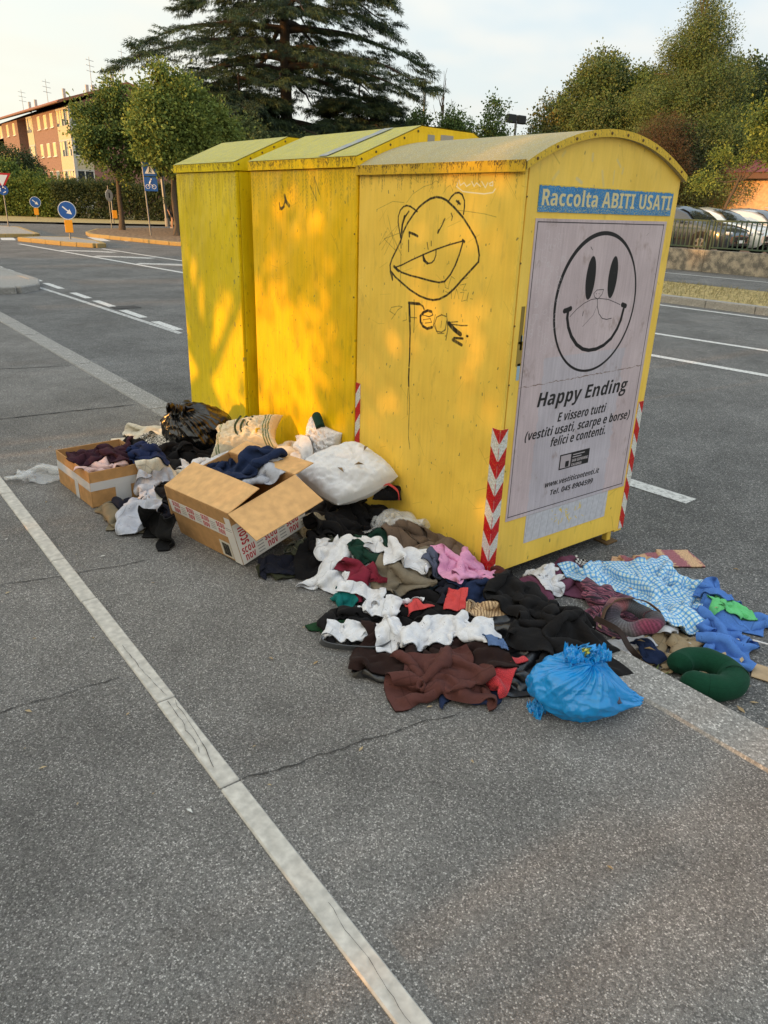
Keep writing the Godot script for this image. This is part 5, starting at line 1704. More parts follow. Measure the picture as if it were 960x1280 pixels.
	tree("shrub_tree", "olive green shrubby tree above the roof of the narrow bin", Vector3(19.2, 0.0, -38.6), 2.0, 0.12, [[0.0, 3.6, 0, 1.6, 1.7, 1.6], [1.0, 4.6, 0.3, 1.0, 1.0, 1.0], [-0.7, 4.8, 0.2, 0.9, 1.2, 0.9]], 1700, 0.36, olive, 314, "broad", 0.2)
	tree("shrub_tree", "grey-green shrubby tree between the two dark conifers", Vector3(22.6, 0.0, -38.4), 1.8, 0.12, [[0.0, 3.4, 0, 2.0, 1.5, 1.6], [1.4, 3.8, 0.3, 1.2, 1.0, 1.0], [-1.2, 4.0, 0.2, 1.0, 0.9, 0.9]], 1700, 0.34, dark, 315, "broad", 0.15)
	# ---- thin row in the middle distance
	tree("row_tree", "open-crowned tree beside the slim street lamp", Vector3(34.8, 0.0, -43.0), 4.0, 0.12, [[0.0, 5.6, 0, 1.7, 1.5, 1.5], [-1.6, 5.2, 0.8, 1.2, 1.2, 1.1], [0.6, 7.0, 0.0, 0.9, 0.7, 0.9]], 1100, 0.40, green, 321, "broad", 0.62, "thin row of distant trees")
	tree("row_tree", "open-crowned tree with bare twigs rising out of it", Vector3(36.9, 0.0, -41.0), 4.0, 0.12, [[0.0, 5.8, 0, 1.6, 1.4, 1.5], [1.1, 6.6, -0.8, 1.1, 1.0, 1.0], [-0.9, 6.7, 0.5, 0.9, 0.9, 0.9]], 1100, 0.40, green, 322, "broad", 0.62, "thin row of distant trees")
	tree("row_tree", "open-crowned tree at the end of the thin row, tallest of it", Vector3(38.7, 0.0, -39.3), 4.2, 0.12, [[0.0, 6.0, 0, 1.4, 1.4, 1.4], [0.3, 7.6, 0, 0.9, 0.8, 0.9], [1.4, 5.4, -1.0, 1.2, 1.2, 1.2]], 1000, 0.40, green, 323, "broad", 0.62, "thin row of distant trees")
	tree("golden_shrub", "loose golden-tipped shrub below the floodlights", Vector3(43.8, 0.0, -40.0), 2.4, 0.12, [[0.0, 5.2, 0, 2.2, 1.6, 1.8], [-1.8, 4.8, 1.2, 1.6, 1.3, 1.4], [1.6, 5.8, -1.0, 1.3, 1.1, 1.2]], 1300, 0.38, gold, 324, "broad", 0.5)
	hedge("shrub_row", "dark shrubs filling the gap below the distant trees", Vector3(30.0, 0.0, -47.0), Vector3(47.0, 0.0, -34.0), 2.4, 4.6, 5200, dark, 325, 0.4, 0.6)
	var tw := thing("bare_tree", "bare leafless tree rising thinly above the row of distant trees", "tree", Vector3(36.9, 0.0, -42.4))
	var tb := MB.new()
	var tg := RandomNumberGenerator.new()
	tg.seed = 326
	tb.bar(Vector3(0, 0, 0), Vector3(0.1, 8.0, 0), 0.12, 0.05, 7)
	for k in 16:
		var a := Vector3(0.05, 5.5 + k * 0.18, 0)
		limb(tb, a, a + Vector3(tg.randf_range(-1.3, 1.3), tg.randf_range(1.0, 2.2), tg.randf_range(-1.0, 1.0)), 0.035, 0.008, tg, 0.0)
	mi(tb.done(), mats.bark, "trunk", tw)
	# ---- big trees on the right
	tree("gold_tree", "golden-edged broad tree left of the round olive tree", Vector3(42.6, 0.2, -37.0), 3.4, 0.2, [[0.0, 6.6, 0, 2.2, 2.0, 2.0], [-1.2, 5.2, 1.0, 1.8, 1.6, 1.6], [0.8, 5.2, -1.0, 1.8, 1.6, 1.6]], 1900, 0.42, gold + olive, 331, "broad", 0.3)
	tree("round_tree", "rounded dense olive tree, left neighbour of the tall cone-shaped tree", Vector3(40.6, 0.2, -32.4), 3.4, 0.26, [[0.0, 7.4, 0.0, 2.4, 2.2, 2.4], [-1.6, 6.0, 1.6, 1.8, 1.7, 1.8], [0.5, 9.3, -0.3, 1.5, 1.1, 1.5], [1.4, 5.6, -1.0, 2.0, 2.0, 2.0], [-0.9, 4.2, 1.2, 2.2, 1.6, 2.2], [-0.7, 8.5, 0.9, 1.4, 1.1, 1.4], [1.6, 7.6, 1.6, 1.8, 1.8, 1.8], [1.2, 4.4, 2.2, 2.0, 2.0, 2.0]], 8200, 0.36, olive + green, 332, "broad", 0.16)
	tree("round_tree", "broad green tree filling the gap before the cone-shaped tree", Vector3(41.0, 0.2, -29.6), 3.0, 0.24, [[0.0, 6.0, 0.0, 2.0, 2.0, 2.0], [0.4, 7.8, 0.2, 1.5, 1.3, 1.5], [-0.4, 4.2, 0.4, 2.0, 1.8, 2.0]], 3400, 0.37, green, 339, "broad", 0.15)
	var cone := []
	for k in 12:
		var t := k / 11.0
		var r := lerpf(4.3, 0.6, pow(t, 1.3))
		cone.append([sin(k * 2.1) * r * 0.22, 2.6 + t * 9.2, cos(k * 2.1) * r * 0.22, r, 1.5 - 0.7 * t, r])
	tree("cone_tree", "tall cone-shaped tree with fine sunlit foliage behind the car park", Vector3(40.4, 0.4, -26.0), 8.5, 0.3, cone, 18000, 0.44, olive + green, 333, "fine", 0.12)
	tree("dark_tree", "broad dark tree right behind the tall cone-shaped tree", Vector3(47.6, 0.4, -27.4), 3.6, 0.26, [[0.0, 7.2, 0, 3.0, 2.5, 3.0], [0.8, 5.4, -1.6, 2.6, 2.2, 2.6], [1.6, 5.8, 2.4, 2.4, 2.2, 2.4], [-0.6, 8.8, 0.4, 1.6, 1.2, 1.6], [0.6, 4.0, 1.0, 3.0, 2.0, 3.0]], 5200, 0.44, dark + green, 334, "broad", 0.2)
	tree("copper_shrub", "copper-brown leaved shrub in front of the cone-shaped tree", Vector3(36.4, 0.4, -24.7), 2.0, 0.14, [[0.0, 4.6, 0, 1.5, 1.3, 1.5], [0.5, 3.4, 0.2, 1.5, 1.2, 1.5], [-0.6, 3.6, 0.6, 1.3, 1.2, 1.3]], 2000, 0.30, autumn, 335, "fine", 0.15)
	tree("blue_conifer", "dusky blue-green conifer mass at the foot of the cone-shaped tree", Vector3(37.8, 0.4, -24.4), 2.6, 0.2, [[0.0, 3.4, 0, 1.5, 2.2, 1.5], [0.0, 1.8, -0.3, 1.6, 1.6, 1.6], [-1.2, 2.2, -1.2, 1.6, 2.0, 1.6]], 2800, 0.36, [Color(0.045, 0.068, 0.046), Color(0.05, 0.07, 0.04), Color(0.036, 0.055, 0.036)], 336, "fine", 0.1)
	tree("small_tree", "small leaning tree with sunlit tufts of leaves before the orange house", Vector3(29.35, 0.4, -17.16), 2.7, 0.075, [[-0.25, 2.45, -0.4, 0.62, 0.36, 0.62], [0.0, 3.3, -0.1, 0.5, 0.32, 0.5], [1.0, 3.7, 0.8, 0.6, 0.4, 0.6], [0.6, 3.2, 0.45, 0.4, 0.26, 0.4], [1.5, 3.4, 1.2, 0.5, 0.3, 0.5]], 300, 0.22, fresh, 337, "broad", 0.25, "", null, Vector3(0.6, 0.0, 0.5))
	tree("leafy_tree", "dark leafy tree overhanging the roof of the orange house", Vector3(30.2, 0.4, -14.5), 2.8, 0.14, [[-0.9, 4.4, -0.9, 0.9, 0.8, 0.9], [-0.3, 3.4, -0.5, 0.8, 0.6, 0.8], [-0.4, 5.4, -0.5, 0.9, 0.8, 0.9], [0.6, 4.6, 0.4, 1.3, 1.2, 1.3], [0.2, 6.1, 0.0, 0.8, 0.6, 0.8]], 2300, 0.27, green + fresh, 338, "broad", 0.28)
	# ---- trees of the verge on the pavement side, that shade the bins from the low sun
	var k := 0
	for p in [[-9.2, 7.2], [-8.7, 3.6], [-9.3, 0.3], [-9.0, -3.3], [-8.6, -5.9], [-9.2, -8.6], [-8.8, -11.6], [-9.3, -15.0], [-9.0, -19.0], [-9.2, -23.5]]:
		var g := RandomNumberGenerator.new()
		g.seed = 400 + k
		var bl := []
		for j in 7: bl.append([g.randf_range(-0.7, 0.7), g.randf_range(0.8, 2.1), g.randf_range(-1.7, 1.7), 0.8, 0.6, 0.8])
		for j in 6: bl.append([g.randf_range(-0.6, 0.6), g.randf_range(2.5, 3.3), g.randf_range(-1.4, 1.4), 0.5, 0.4, 0.55])
		for j in 10: bl.append([g.randf_range(-0.8, 0.8), g.randf_range(3.6, 5.7), g.randf_range(-1.8, 1.8), 0.85, 0.6, 0.85])
		tree("verge_tree", "low-branched leafy tree on the verge beside the pavement", Vector3(p[0], -0.02, p[1]), 2.2, 0.12, bl, 3400, 0.30, green, 410 + k, "broad", 0.32, "trees of the verge")
		k += 1
# ------------------------------------------------------------------ fabrics
var fab := {}
var wrinkle_tex: ImageTexture
var thread_tex: ImageTexture
func fabric(col: Color, rough := 0.95, sheen := 0.25) -> StandardMaterial3D:
	var m := StandardMaterial3D.new()
	m.albedo_color = col
	m.roughness = rough
	m.metallic_specular = 0.25
	if wrinkle_tex == null:
		var rf := noise(601, 0.011, 4)
		rf.fractal_type = FastNoiseLite.FRACTAL_RIDGED
		rf.domain_warp_enabled = true
		rf.domain_warp_amplitude = 26.0
		rf.domain_warp_frequency = 0.012
		var n := rf.get_seamless_image(512, 512, false, false, 0.25)
		n.convert(Image.FORMAT_RGBA8)
		n.bump_map_to_normal_map(10.0)
		wrinkle_tex = tex(n)
	if thread_tex == null:
		var c := Canvas.new(256, 256)
		var nn := noise(602, 0.9, 2)
		var n3 := noise(603, 0.03, 3)
		for y in 256:
			for x in 256:
				var t := 0.93 + 0.07 * nn.get_noise_2d(x * 1.0, y * 1.0) + 0.06 * n3.get_noise_2d(x, y)
				if absi(x - 40) < 2 or absi(y - 150) < 2: t *= 0.88
				c.mixp(x, y, Color(t, t, t), 1.0)
		thread_tex = tex(c.image())
	m.albedo_texture = thread_tex
	m.normal_enabled = true
	m.normal_texture = wrinkle_tex
	m.normal_scale = 0.18
	m.uv1_scale = Vector3(2.6, 2.6, 1)
	if sheen > 0.0:
		m.rim_enabled = true
		m.rim = sheen
		m.rim_tint = 0.6
	return m
# patterns are woven in: one repeat per tile metres
func woven(size: int, tile: float, kind: String) -> StandardMaterial3D:
	var c := Canvas.new(size, size)
	var n := noise(611, 0.06, 3)
	for y in size:
		for x in size:
			var u := float(x) / size
			var v := float(y) / size
			var col := Color.WHITE
			if kind == "bluecheck":
				var a := fposmod(u * 8.0, 1.0)
				var b := fposmod(v * 8.0, 1.0)
				var blue := c8(92, 150, 206)
				var light := c8(206, 222, 236)
				col = light if a > 0.36 and b > 0.36 else (c8(120, 176, 222) if a > 0.36 or b > 0.36 else blue)
			elif kind == "check":
				var a := (int(u * 8.0) + int(v * 8.0)) % 2
				col = c8(40, 40, 44) if a == 0 else c8(206, 204, 200)
			elif kind == "plaid":
				var a := fposmod(u * 3.0, 1.0)
				var b := fposmod(v * 3.0, 1.0)
				col = c8(44, 48, 40)
				if a > 0.5: col = col.lerp(c8(92, 94, 78), 0.4)
				if b > 0.5: col = col.lerp(c8(92, 94, 78), 0.4)
				if absf(a - 0.25) < 0.03 or absf(b - 0.25) < 0.03: col = c8(120, 118, 98)
			elif kind == "rib":
				col = c8(196, 168, 132).lerp(c8(136, 110, 84), smoothstep(0.3, 0.9, 0.5 + 0.5 * sin(u * TAU * 12.0)))
			elif kind == "redknit":
				col = c8(206, 74, 78).lerp(c8(160, 44, 50), 0.5 + 0.5 * sin(u * TAU * 24.0) * sin(v * TAU * 24.0))
			elif kind == "print":
				var t := n.get_noise_2d(x * 1.2, y * 1.2)
				col = c8(214, 208, 196) if t > -0.02 else c8(36, 34, 34)
			elif kind == "purple":
				var t := n.get_noise_2d(x * 0.3, y * 2.4)
				col = c8(74, 50, 66).lerp(c8(150, 92, 108), clampf(t * 2.0 + 0.35, 0.0, 1.0))
				if fposmod(v * 6.0, 1.0) < 0.12: col = c8(44, 44, 52)
			elif kind == "pinkblanket":
				col = c8(150, 92, 100).lerp(c8(196, 160, 124), smoothstep(-0.1, 0.25, sin(u * TAU * 2.0) + n.get_noise_2d(x, y)))
			elif kind == "tan":
				var t := n.get_noise_2d(x * 0.8, y * 0.8)
				col = c8(176, 160, 130) if absf(t) > 0.06 else c8(120, 106, 84)
			elif kind == "knitband":
				var s := fposmod(u * 6.0, 1.0)
				var pal := [c8(66, 66, 74), c8(122, 60, 82), c8(96, 96, 102), c8(60, 56, 66), c8(150, 92, 96), c8(78, 82, 88)]
				col = pal[int(u * 6.0) % 6].lerp(pal[(int(u * 6.0) + 1) % 6], smoothstep(0.3, 1.0, s))
				col = col.darkened(0.25 * (0.5 + 0.5 * sin(u * TAU * 46.0)))
			var t2 := 1.0 + n.get_noise_2d(x * 2.0 + 300.0, y * 2.0) * 0.22
			c.mixp(x, y, Color(col.r * t2, col.g * t2, col.b * t2), 1.0)
	var m := fabric(Color.WHITE)
	m.albedo_texture = tex(c.image())
	m.uv1_scale = Vector3(1.0 / tile, 1.0 / tile, 1)
	m.normal_scale = 0.12
	return m
func make_fabrics():
	for f in [["charcoal", 58, 56, 58], ["black", 27, 26, 28], ["blackcloth", 30, 29, 30], ["navy", 36, 48, 78], ["navy_dark", 32, 34, 46], ["khaki", 122, 112, 92], ["cream", 214, 208, 192], ["white", 226, 227, 232], ["palegrey", 186, 190, 202], ["linen", 206, 198, 176], ["palepink", 212, 184, 182], ["olive", 58, 60, 46], ["bottle", 28, 58, 48], ["brown", 108, 92, 80], ["taupe", 130, 120, 104], ["slate", 86, 92, 112], ["pink", 224, 158, 196], ["teal", 30, 48, 62], ["coral", 206, 78, 78], ["maroon", 128, 42, 60], ["tealbright", 26, 110, 108], ["forest", 32, 66, 42], ["darkbrown", 44, 30, 28], ["brownred", 92, 58, 54], ["denim", 92, 116, 156], ["mauve", 112, 68, 90], ["leather", 84, 46, 40], ["beige", 166, 146, 116], ["blue", 84, 130, 204], ["brightgreen", 110, 205, 135], ["plum", 60, 36, 48], ["deepnavy", 34, 46, 82]]:
		fab[f[0]] = fabric(c8(f[1], f[2], f[3]))
	for f in ["bluecheck", "check", "plaid", "rib", "redknit", "print", "purple", "pinkblanket", "tan"]:
		fab[f] = woven(256, {"bluecheck": 0.16, "check": 0.09, "plaid": 0.14, "rib": 0.16, "redknit": 0.16, "print": 0.22, "purple": 0.25, "pinkblanket": 0.3, "tan": 0.3}[f], f)
	fab.shinyblack = fabric(c8(22, 23, 28), 0.34, 0.0)
	fab.shinyblack.metallic_specular = 0.6
	fab.lace = fabric(c8(20, 20, 22), 0.7)
	var p := fabric(c8(236, 238, 240), 0.22, 0.0)
	p.transparency = BaseMaterial3D.TRANSPARENCY_ALPHA
	p.albedo_color = Color(0.93, 0.94, 0.95, 0.26)
	p.metallic_specular = 0.7
	p.normal_scale = 0.5
	fab.plastic = p

# ---------------------------------------------------------------- cloth
const HX0 := 0.5
const HZ0 := -5.8
const HC := 0.015
const HNX := 240
const HNZ := 360
var hf := PackedFloat32Array()
func hf_init():
	hf.resize(HNX * HNZ)
	for i in HNX:
		for j in HNZ:
			hf[i * HNZ + j] = 0.0 if HX0 + (i + 0.5) * HC < 2.2 else -0.1
func hf_at(x: float, z: float) -> float:
	var i := clampi(int((x - HX0) / HC), 0, HNX - 1)
	var j := clampi(int((z - HZ0) / HC), 0, HNZ - 1)
	return hf[i * HNZ + j]
func hf_top(x: float, z: float, y: float):
	var i := int((x - HX0) / HC)
	var j := int((z - HZ0) / HC)
	if i < 0 or j < 0 or i >= HNX or j >= HNZ: return
	if hf[i * HNZ + j] < y: hf[i * HNZ + j] = y
func hf_box(x0: float, x1: float, z0: float, z1: float, y: float):
	for i in HNX:
		var x := HX0 + (i + 0.5) * HC
		if x < x0 or x > x1: continue
		for j in HNZ:
			var z := HZ0 + (j + 0.5) * HC
			if z >= z0 and z <= z1 and hf[i * HNZ + j] < y: hf[i * HNZ + j] = y

var ridge := FastNoiseLite.new()
# a garment: w x l metres of cloth, heaped into a footprint kw x kl of that, turned by `turn`, dropped at (cx, cz)
func cloth_sim(cx: float, cz: float, w: float, l: float, turn: float, kw: float, kl: float, lump: float, seed_: int, steps: int = 20, res: float = 0.03, lift: float = 0.03, low: bool = false) -> Array:
	var nx := clampi(int(w / res), 6, 40) + 1
	var ny := clampi(int(l / res), 6, 40) + 1
	var dx := w / (nx - 1)
	var dy := l / (ny - 1)
	var rng := RandomNumberGenerator.new()
	rng.seed = seed_
	var n1 := FastNoiseLite.new()
	n1.seed = seed_
	n1.noise_type = FastNoiseLite.TYPE_SIMPLEX_SMOOTH
	n1.frequency = 1.0
	n1.fractal_octaves = 2
	var p := PackedVector3Array()
	var q := PackedVector3Array()
	p.resize(nx * ny)
	var ca := cos(turn)
	var sa := sin(turn)
	var d1 := (0.0 if kw < kl else PI * 0.5) + rng.randf_range(-0.45, 0.45)
	var fr := 1.15 + rng.randf() * 0.5
	var fc := cos(d1)
	var fs := sin(d1)
	for i in nx:
		for j in ny:
			var u := (float(i) / (nx - 1) - 0.5) * w
			var v := (float(j) / (ny - 1) - 0.5) * l
			var wx := n1.get_noise_2d(u * 1.6 + 7.0, v * 1.6) * 0.16
			var wy := n1.get_noise_2d(u * 1.6 - 9.0, v * 1.6 + 31.0) * 0.16
			var a := (u + wx) * fc + (v + wy) * fs
			var b := -(u + wx) * fs + (v + wy) * fc
			# long folds across one way, shorter ones across the other
			var f1 := 1.0 - absf(n1.get_noise_2d(a * fr * 3.1, 11.0 + b * fr * 0.9)) * 3.4
			var f2 := 1.0 - absf(n1.get_noise_2d(40.0 + a * fr * 1.1, b * fr * 2.2)) * 3.2
			var h := lump * (0.45 + 0.75 * maxf(f1, -0.4) + 0.35 * maxf(f2, -0.4))
			var edge := minf(1.0, 5.0 * minf(minf(float(i), nx - 1.0 - i) / nx, minf(float(j), ny - 1.0 - j) / ny))
			h *= 0.35 + 0.65 * edge
			var x := (u + wx * 0.6) * kw + n1.get_noise_2d(u * 2.4, v * 2.4 + 80.0) * 0.16 * (1.0 - kw)
			var z := (v + wy * 0.6) * kl + n1.get_noise_2d(u * 2.4 + 50.0, v * 2.4) * 0.16 * (1.0 - kl)
			var X := cx + x * ca + z * sa
			var Z := cz - x * sa + z * ca
			var P := Vector3(X, maxf(h, 0.0), Z)
			if low: P = keep_off(P, cx, cz)
			P.y += maxf(hf_at(P.x, P.z), hf_at(cx, cz) - 0.25) + lift
			p[i * ny + j] = P
	q = p.duplicate()
	# constraints
	var ca_ := PackedInt32Array()
	var cb_ := PackedInt32Array()
	var cr := PackedFloat32Array()
	var ck := PackedFloat32Array()
	var dd := sqrt(dx * dx + dy * dy)
	for i in nx:
		for j in ny:
			var k := i * ny + j
			if i + 1 < nx: ca_.append(k); cb_.append(k + ny); cr.append(dx); ck.append(0.5)
			if j + 1 < ny: ca_.append(k); cb_.append(k + 1); cr.append(dy); ck.append(0.5)
			if i + 1 < nx and j + 1 < ny:
				ca_.append(k); cb_.append(k + ny + 1); cr.append(dd); ck.append(0.2)
				ca_.append(k + 1); cb_.append(k + ny); cr.append(dd); ck.append(0.2)
			if i + 2 < nx: ca_.append(k); cb_.append(k + 2 * ny); cr.append(dx * 2.0); ck.append(0.20)
			if j + 2 < ny: ca_.append(k); cb_.append(k + 2); cr.append(dy * 2.0); ck.append(0.20)
	var nc := ca_.size()
	var np := p.size()
	for s in steps:
		for k in np:
			var cur := p[k]
			var vel := (cur - q[k]) * 0.86
			q[k] = cur
			p[k] = cur + vel + Vector3(0, -0.0026, 0)
		for it in 2:
			for c in nc:
				var a := ca_[c]
				var b := cb_[c]
				var pa := p[a]
				var pb := p[b]
				var d := pb - pa
				var len := d.length()
				if len < 1e-5: continue
				d *= ck[c] * (len - cr[c]) / len
				p[a] = pa + d
				p[b] = pb - d
			for k in np:
				var c := p[k]
				if c.x > 2.222 and c.x < 3.27 and c.z < -2.075 and c.z > -5.25:
					if c.x - 2.222 < -2.075 - c.z or cz < -2.3: c.x = 2.222
					else: c.z = -2.075
					p[k] = c
				if low:
					c = keep_off(c, cx, cz)
					p[k] = c
				var g := hf_at(c.x, c.z) + 0.006
				if c.y < g:
					var o := q[k]
					p[k] = Vector3(lerpf(c.x, o.x, 0.75), minf(g, c.y + 0.03), lerpf(c.z, o.z, 0.75))
	for k in np:
		var c := p[k]
		c.y = maxf(c.y, hf_at(c.x, c.z) + 0.005)
		p[k] = c
	return [p, nx, ny]

# clothes that lie on the ground stay outside the two boxes
func keep_off(p: Vector3, cx: float, cz: float) -> Vector3:
	for b in [[1.20, 1.72, -3.30, -2.71], [0.955, 1.41, -4.32, -3.785]]:
		if p.x > b[0] and p.x < b[1] and p.z > b[2] and p.z < b[3]:
			var dl: float = p.x - b[0] if cx < b[1] - 0.15 else 9.0
			var dr: float = b[1] - p.x if cx > b[0] + 0.15 else 9.0
			var df: float = b[3] - p.z if cz > b[2] + 0.2 else 9.0
			var m := minf(dl, minf(dr, df))
			if m == dl: p.x = b[0]
			elif m == dr: p.x = b[1]
			else: p.z = b[3]
	return p
# smooth the sheet to a finer grid and give it thickness; returns mesh and stamps the height field
func cat(a: Vector3, b: Vector3, c: Vector3, d: Vector3, t: float) -> Vector3:
	return b.cubic_interpolate(c, a, d, t)
func cloth_mesh(sim: Array, w: float, l: float, thick: float, cut: int = 0) -> ArrayMesh:
	var p: PackedVector3Array = sim[0]
	var nx: int = sim[1]
	var ny: int = sim[2]
	var K := 3
	var mx := (nx - 1) * K + 1
	var my := (ny - 1) * K + 1
	var r := PackedVector3Array()
	r.resize(nx * my)
	for i in nx:
		for j in my:
			var b := mini(j / K, ny - 2)
			var f := (j - b * K) / float(K)
			r[i * my + j] = cat(p[i * ny + maxi(b - 1, 0)], p[i * ny + b], p[i * ny + b + 1], p[i * ny + mini(b + 2, ny - 1)], f)
	var t := PackedVector3Array()
	t.resize(mx * my)
	for i in mx:
		var b := mini(i / K, nx - 2)
		var f := (i - b * K) / float(K)
		for j in my:
			t[i * my + j] = cat(r[maxi(b - 1, 0) * my + j], r[b * my + j], r[(b + 1) * my + j], r[mini(b + 2, nx - 1) * my + j], f)
	var nrm := PackedVector3Array()
	nrm.resize(mx * my)
	# small creases of the fabric itself
	var cw := FastNoiseLite.new()
	cw.seed = int(w * 1000.0) + int(l * 7777.0)
	cw.frequency = 11.0
	cw.fractal_type = FastNoiseLite.FRACTAL_RIDGED
	cw.fractal_octaves = 2
	cw.domain_warp_enabled = true
	cw.domain_warp_amplitude = 0.12
	cw.domain_warp_frequency = 5.0
	var amp := 0.0009
	for i in mx:
		for j in my:
			var a := t[mini(i + 1, mx - 1) * my + j] - t[maxi(i - 1, 0) * my + j]
			var b := t[i * my + mini(j + 1, my - 1)] - t[i * my + maxi(j - 1, 0)]
			nrm[i * my + j] = b.cross(a).normalized()
	for i in mx:
		for j in my:
			var U0 := Vector2(float(i) / (mx - 1) * w, float(j) / (my - 1) * l)
			t[i * my + j] += nrm[i * my + j] * (amp * maxf(0.0, cw.get_noise_2d(U0.x * 1.5 + U0.y * 0.3, U0.y * 0.8)) * 1.6)
	for i in mx:
		for j in my:
			var a := t[mini(i + 1, mx - 1) * my + j] - t[maxi(i - 1, 0) * my + j]
			var b := t[i * my + mini(j + 1, my - 1)] - t[i * my + maxi(j - 1, 0)]
			nrm[i * my + j] = b.cross(a).normalized()
	var V := PackedVector3Array()
	var N := PackedVector3Array()
	var U := PackedVector2Array()
	var I := PackedInt32Array()
	var tot := mx * my
	for side in 2:
		for i in mx:
			for j in my:
				var k := i * my + j
				V.append(t[k] + nrm[k] * (thick * (0.5 if side == 0 else -0.5)))
				N.append(nrm[k] * (1.0 if side == 0 else -1.0))
				U.append(Vector2(float(i) / (mx - 1) * w, float(j) / (my - 1) * l))
	var keep := PackedByteArray()
	keep.resize((mx - 1) * (my - 1))
	for i in mx - 1:
		for j in my - 1:
			keep[i * (my - 1) + j] = 1 if cut_keeps(cut, (i + 0.5) / (mx - 1), (j + 0.5) / (my - 1)) else 0
	for i in mx - 1:
		for j in my - 1:
			if keep[i * (my - 1) + j] == 0: continue
			var k := i * my + j
			I.append_array([k, k + my, k + my + 1, k, k + my + 1, k + 1])
			var m := k + tot
			I.append_array([m, m + my + 1, m + my, m, m + 1, m + my + 1])
			if i == 0 or keep[(i - 1) * (my - 1) + j] == 0: I.append_array([k, k + 1, m + 1, k, m + 1, m])
			if i == mx - 2 or keep[(i + 1) * (my - 1) + j] == 0: I.append_array([k + my, m + my + 1, k + my + 1, k + my, m + my, m + my + 1])
			if j == 0 or keep[i * (my - 1) + j - 1] == 0: I.append_array([k, m + my, k + my, k, m, m + my])
			if j == my - 2 or keep[i * (my - 1) + j + 1] == 0: I.append_array([k + 1, k + my + 1, m + my + 1, k + 1, m + my + 1, m + 1])
			for c in [k, k + my, k + 1, k + my + 1]:
				hf_top(t[c].x, t[c].z, t[c].y + thick * 0.5)
	var arr := []
	arr.resize(Mesh.ARRAY_MAX)
	arr[Mesh.ARRAY_VERTEX] = V
	arr[Mesh.ARRAY_NORMAL] = N
	arr[Mesh.ARRAY_TEX_UV] = U
	arr[Mesh.ARRAY_INDEX] = I
	var m := ArrayMesh.new()
	m.add_surface_from_arrays(Mesh.PRIMITIVE_TRIANGLES, arr)
	return m
func cut_keeps(cut: int, u: float, v: float) -> bool:
	if cut == 1:      # a T shaped garment: body and two sleeves
		if v < 0.33: return not (absf(u - 0.5) < 0.11 and v < 0.06)
		return absf(u - 0.5) < 0.29
	if cut == 2:      # trousers
		return v < 0.3 or absf(u - 0.5) > 0.07
	if cut == 3:      # rounded
		return Vector2(u - 0.5, v - 0.5).length() < 0.52 + 0.05 * sin(7.0 * atan2(v - 0.5, u - 0.5))
	return true


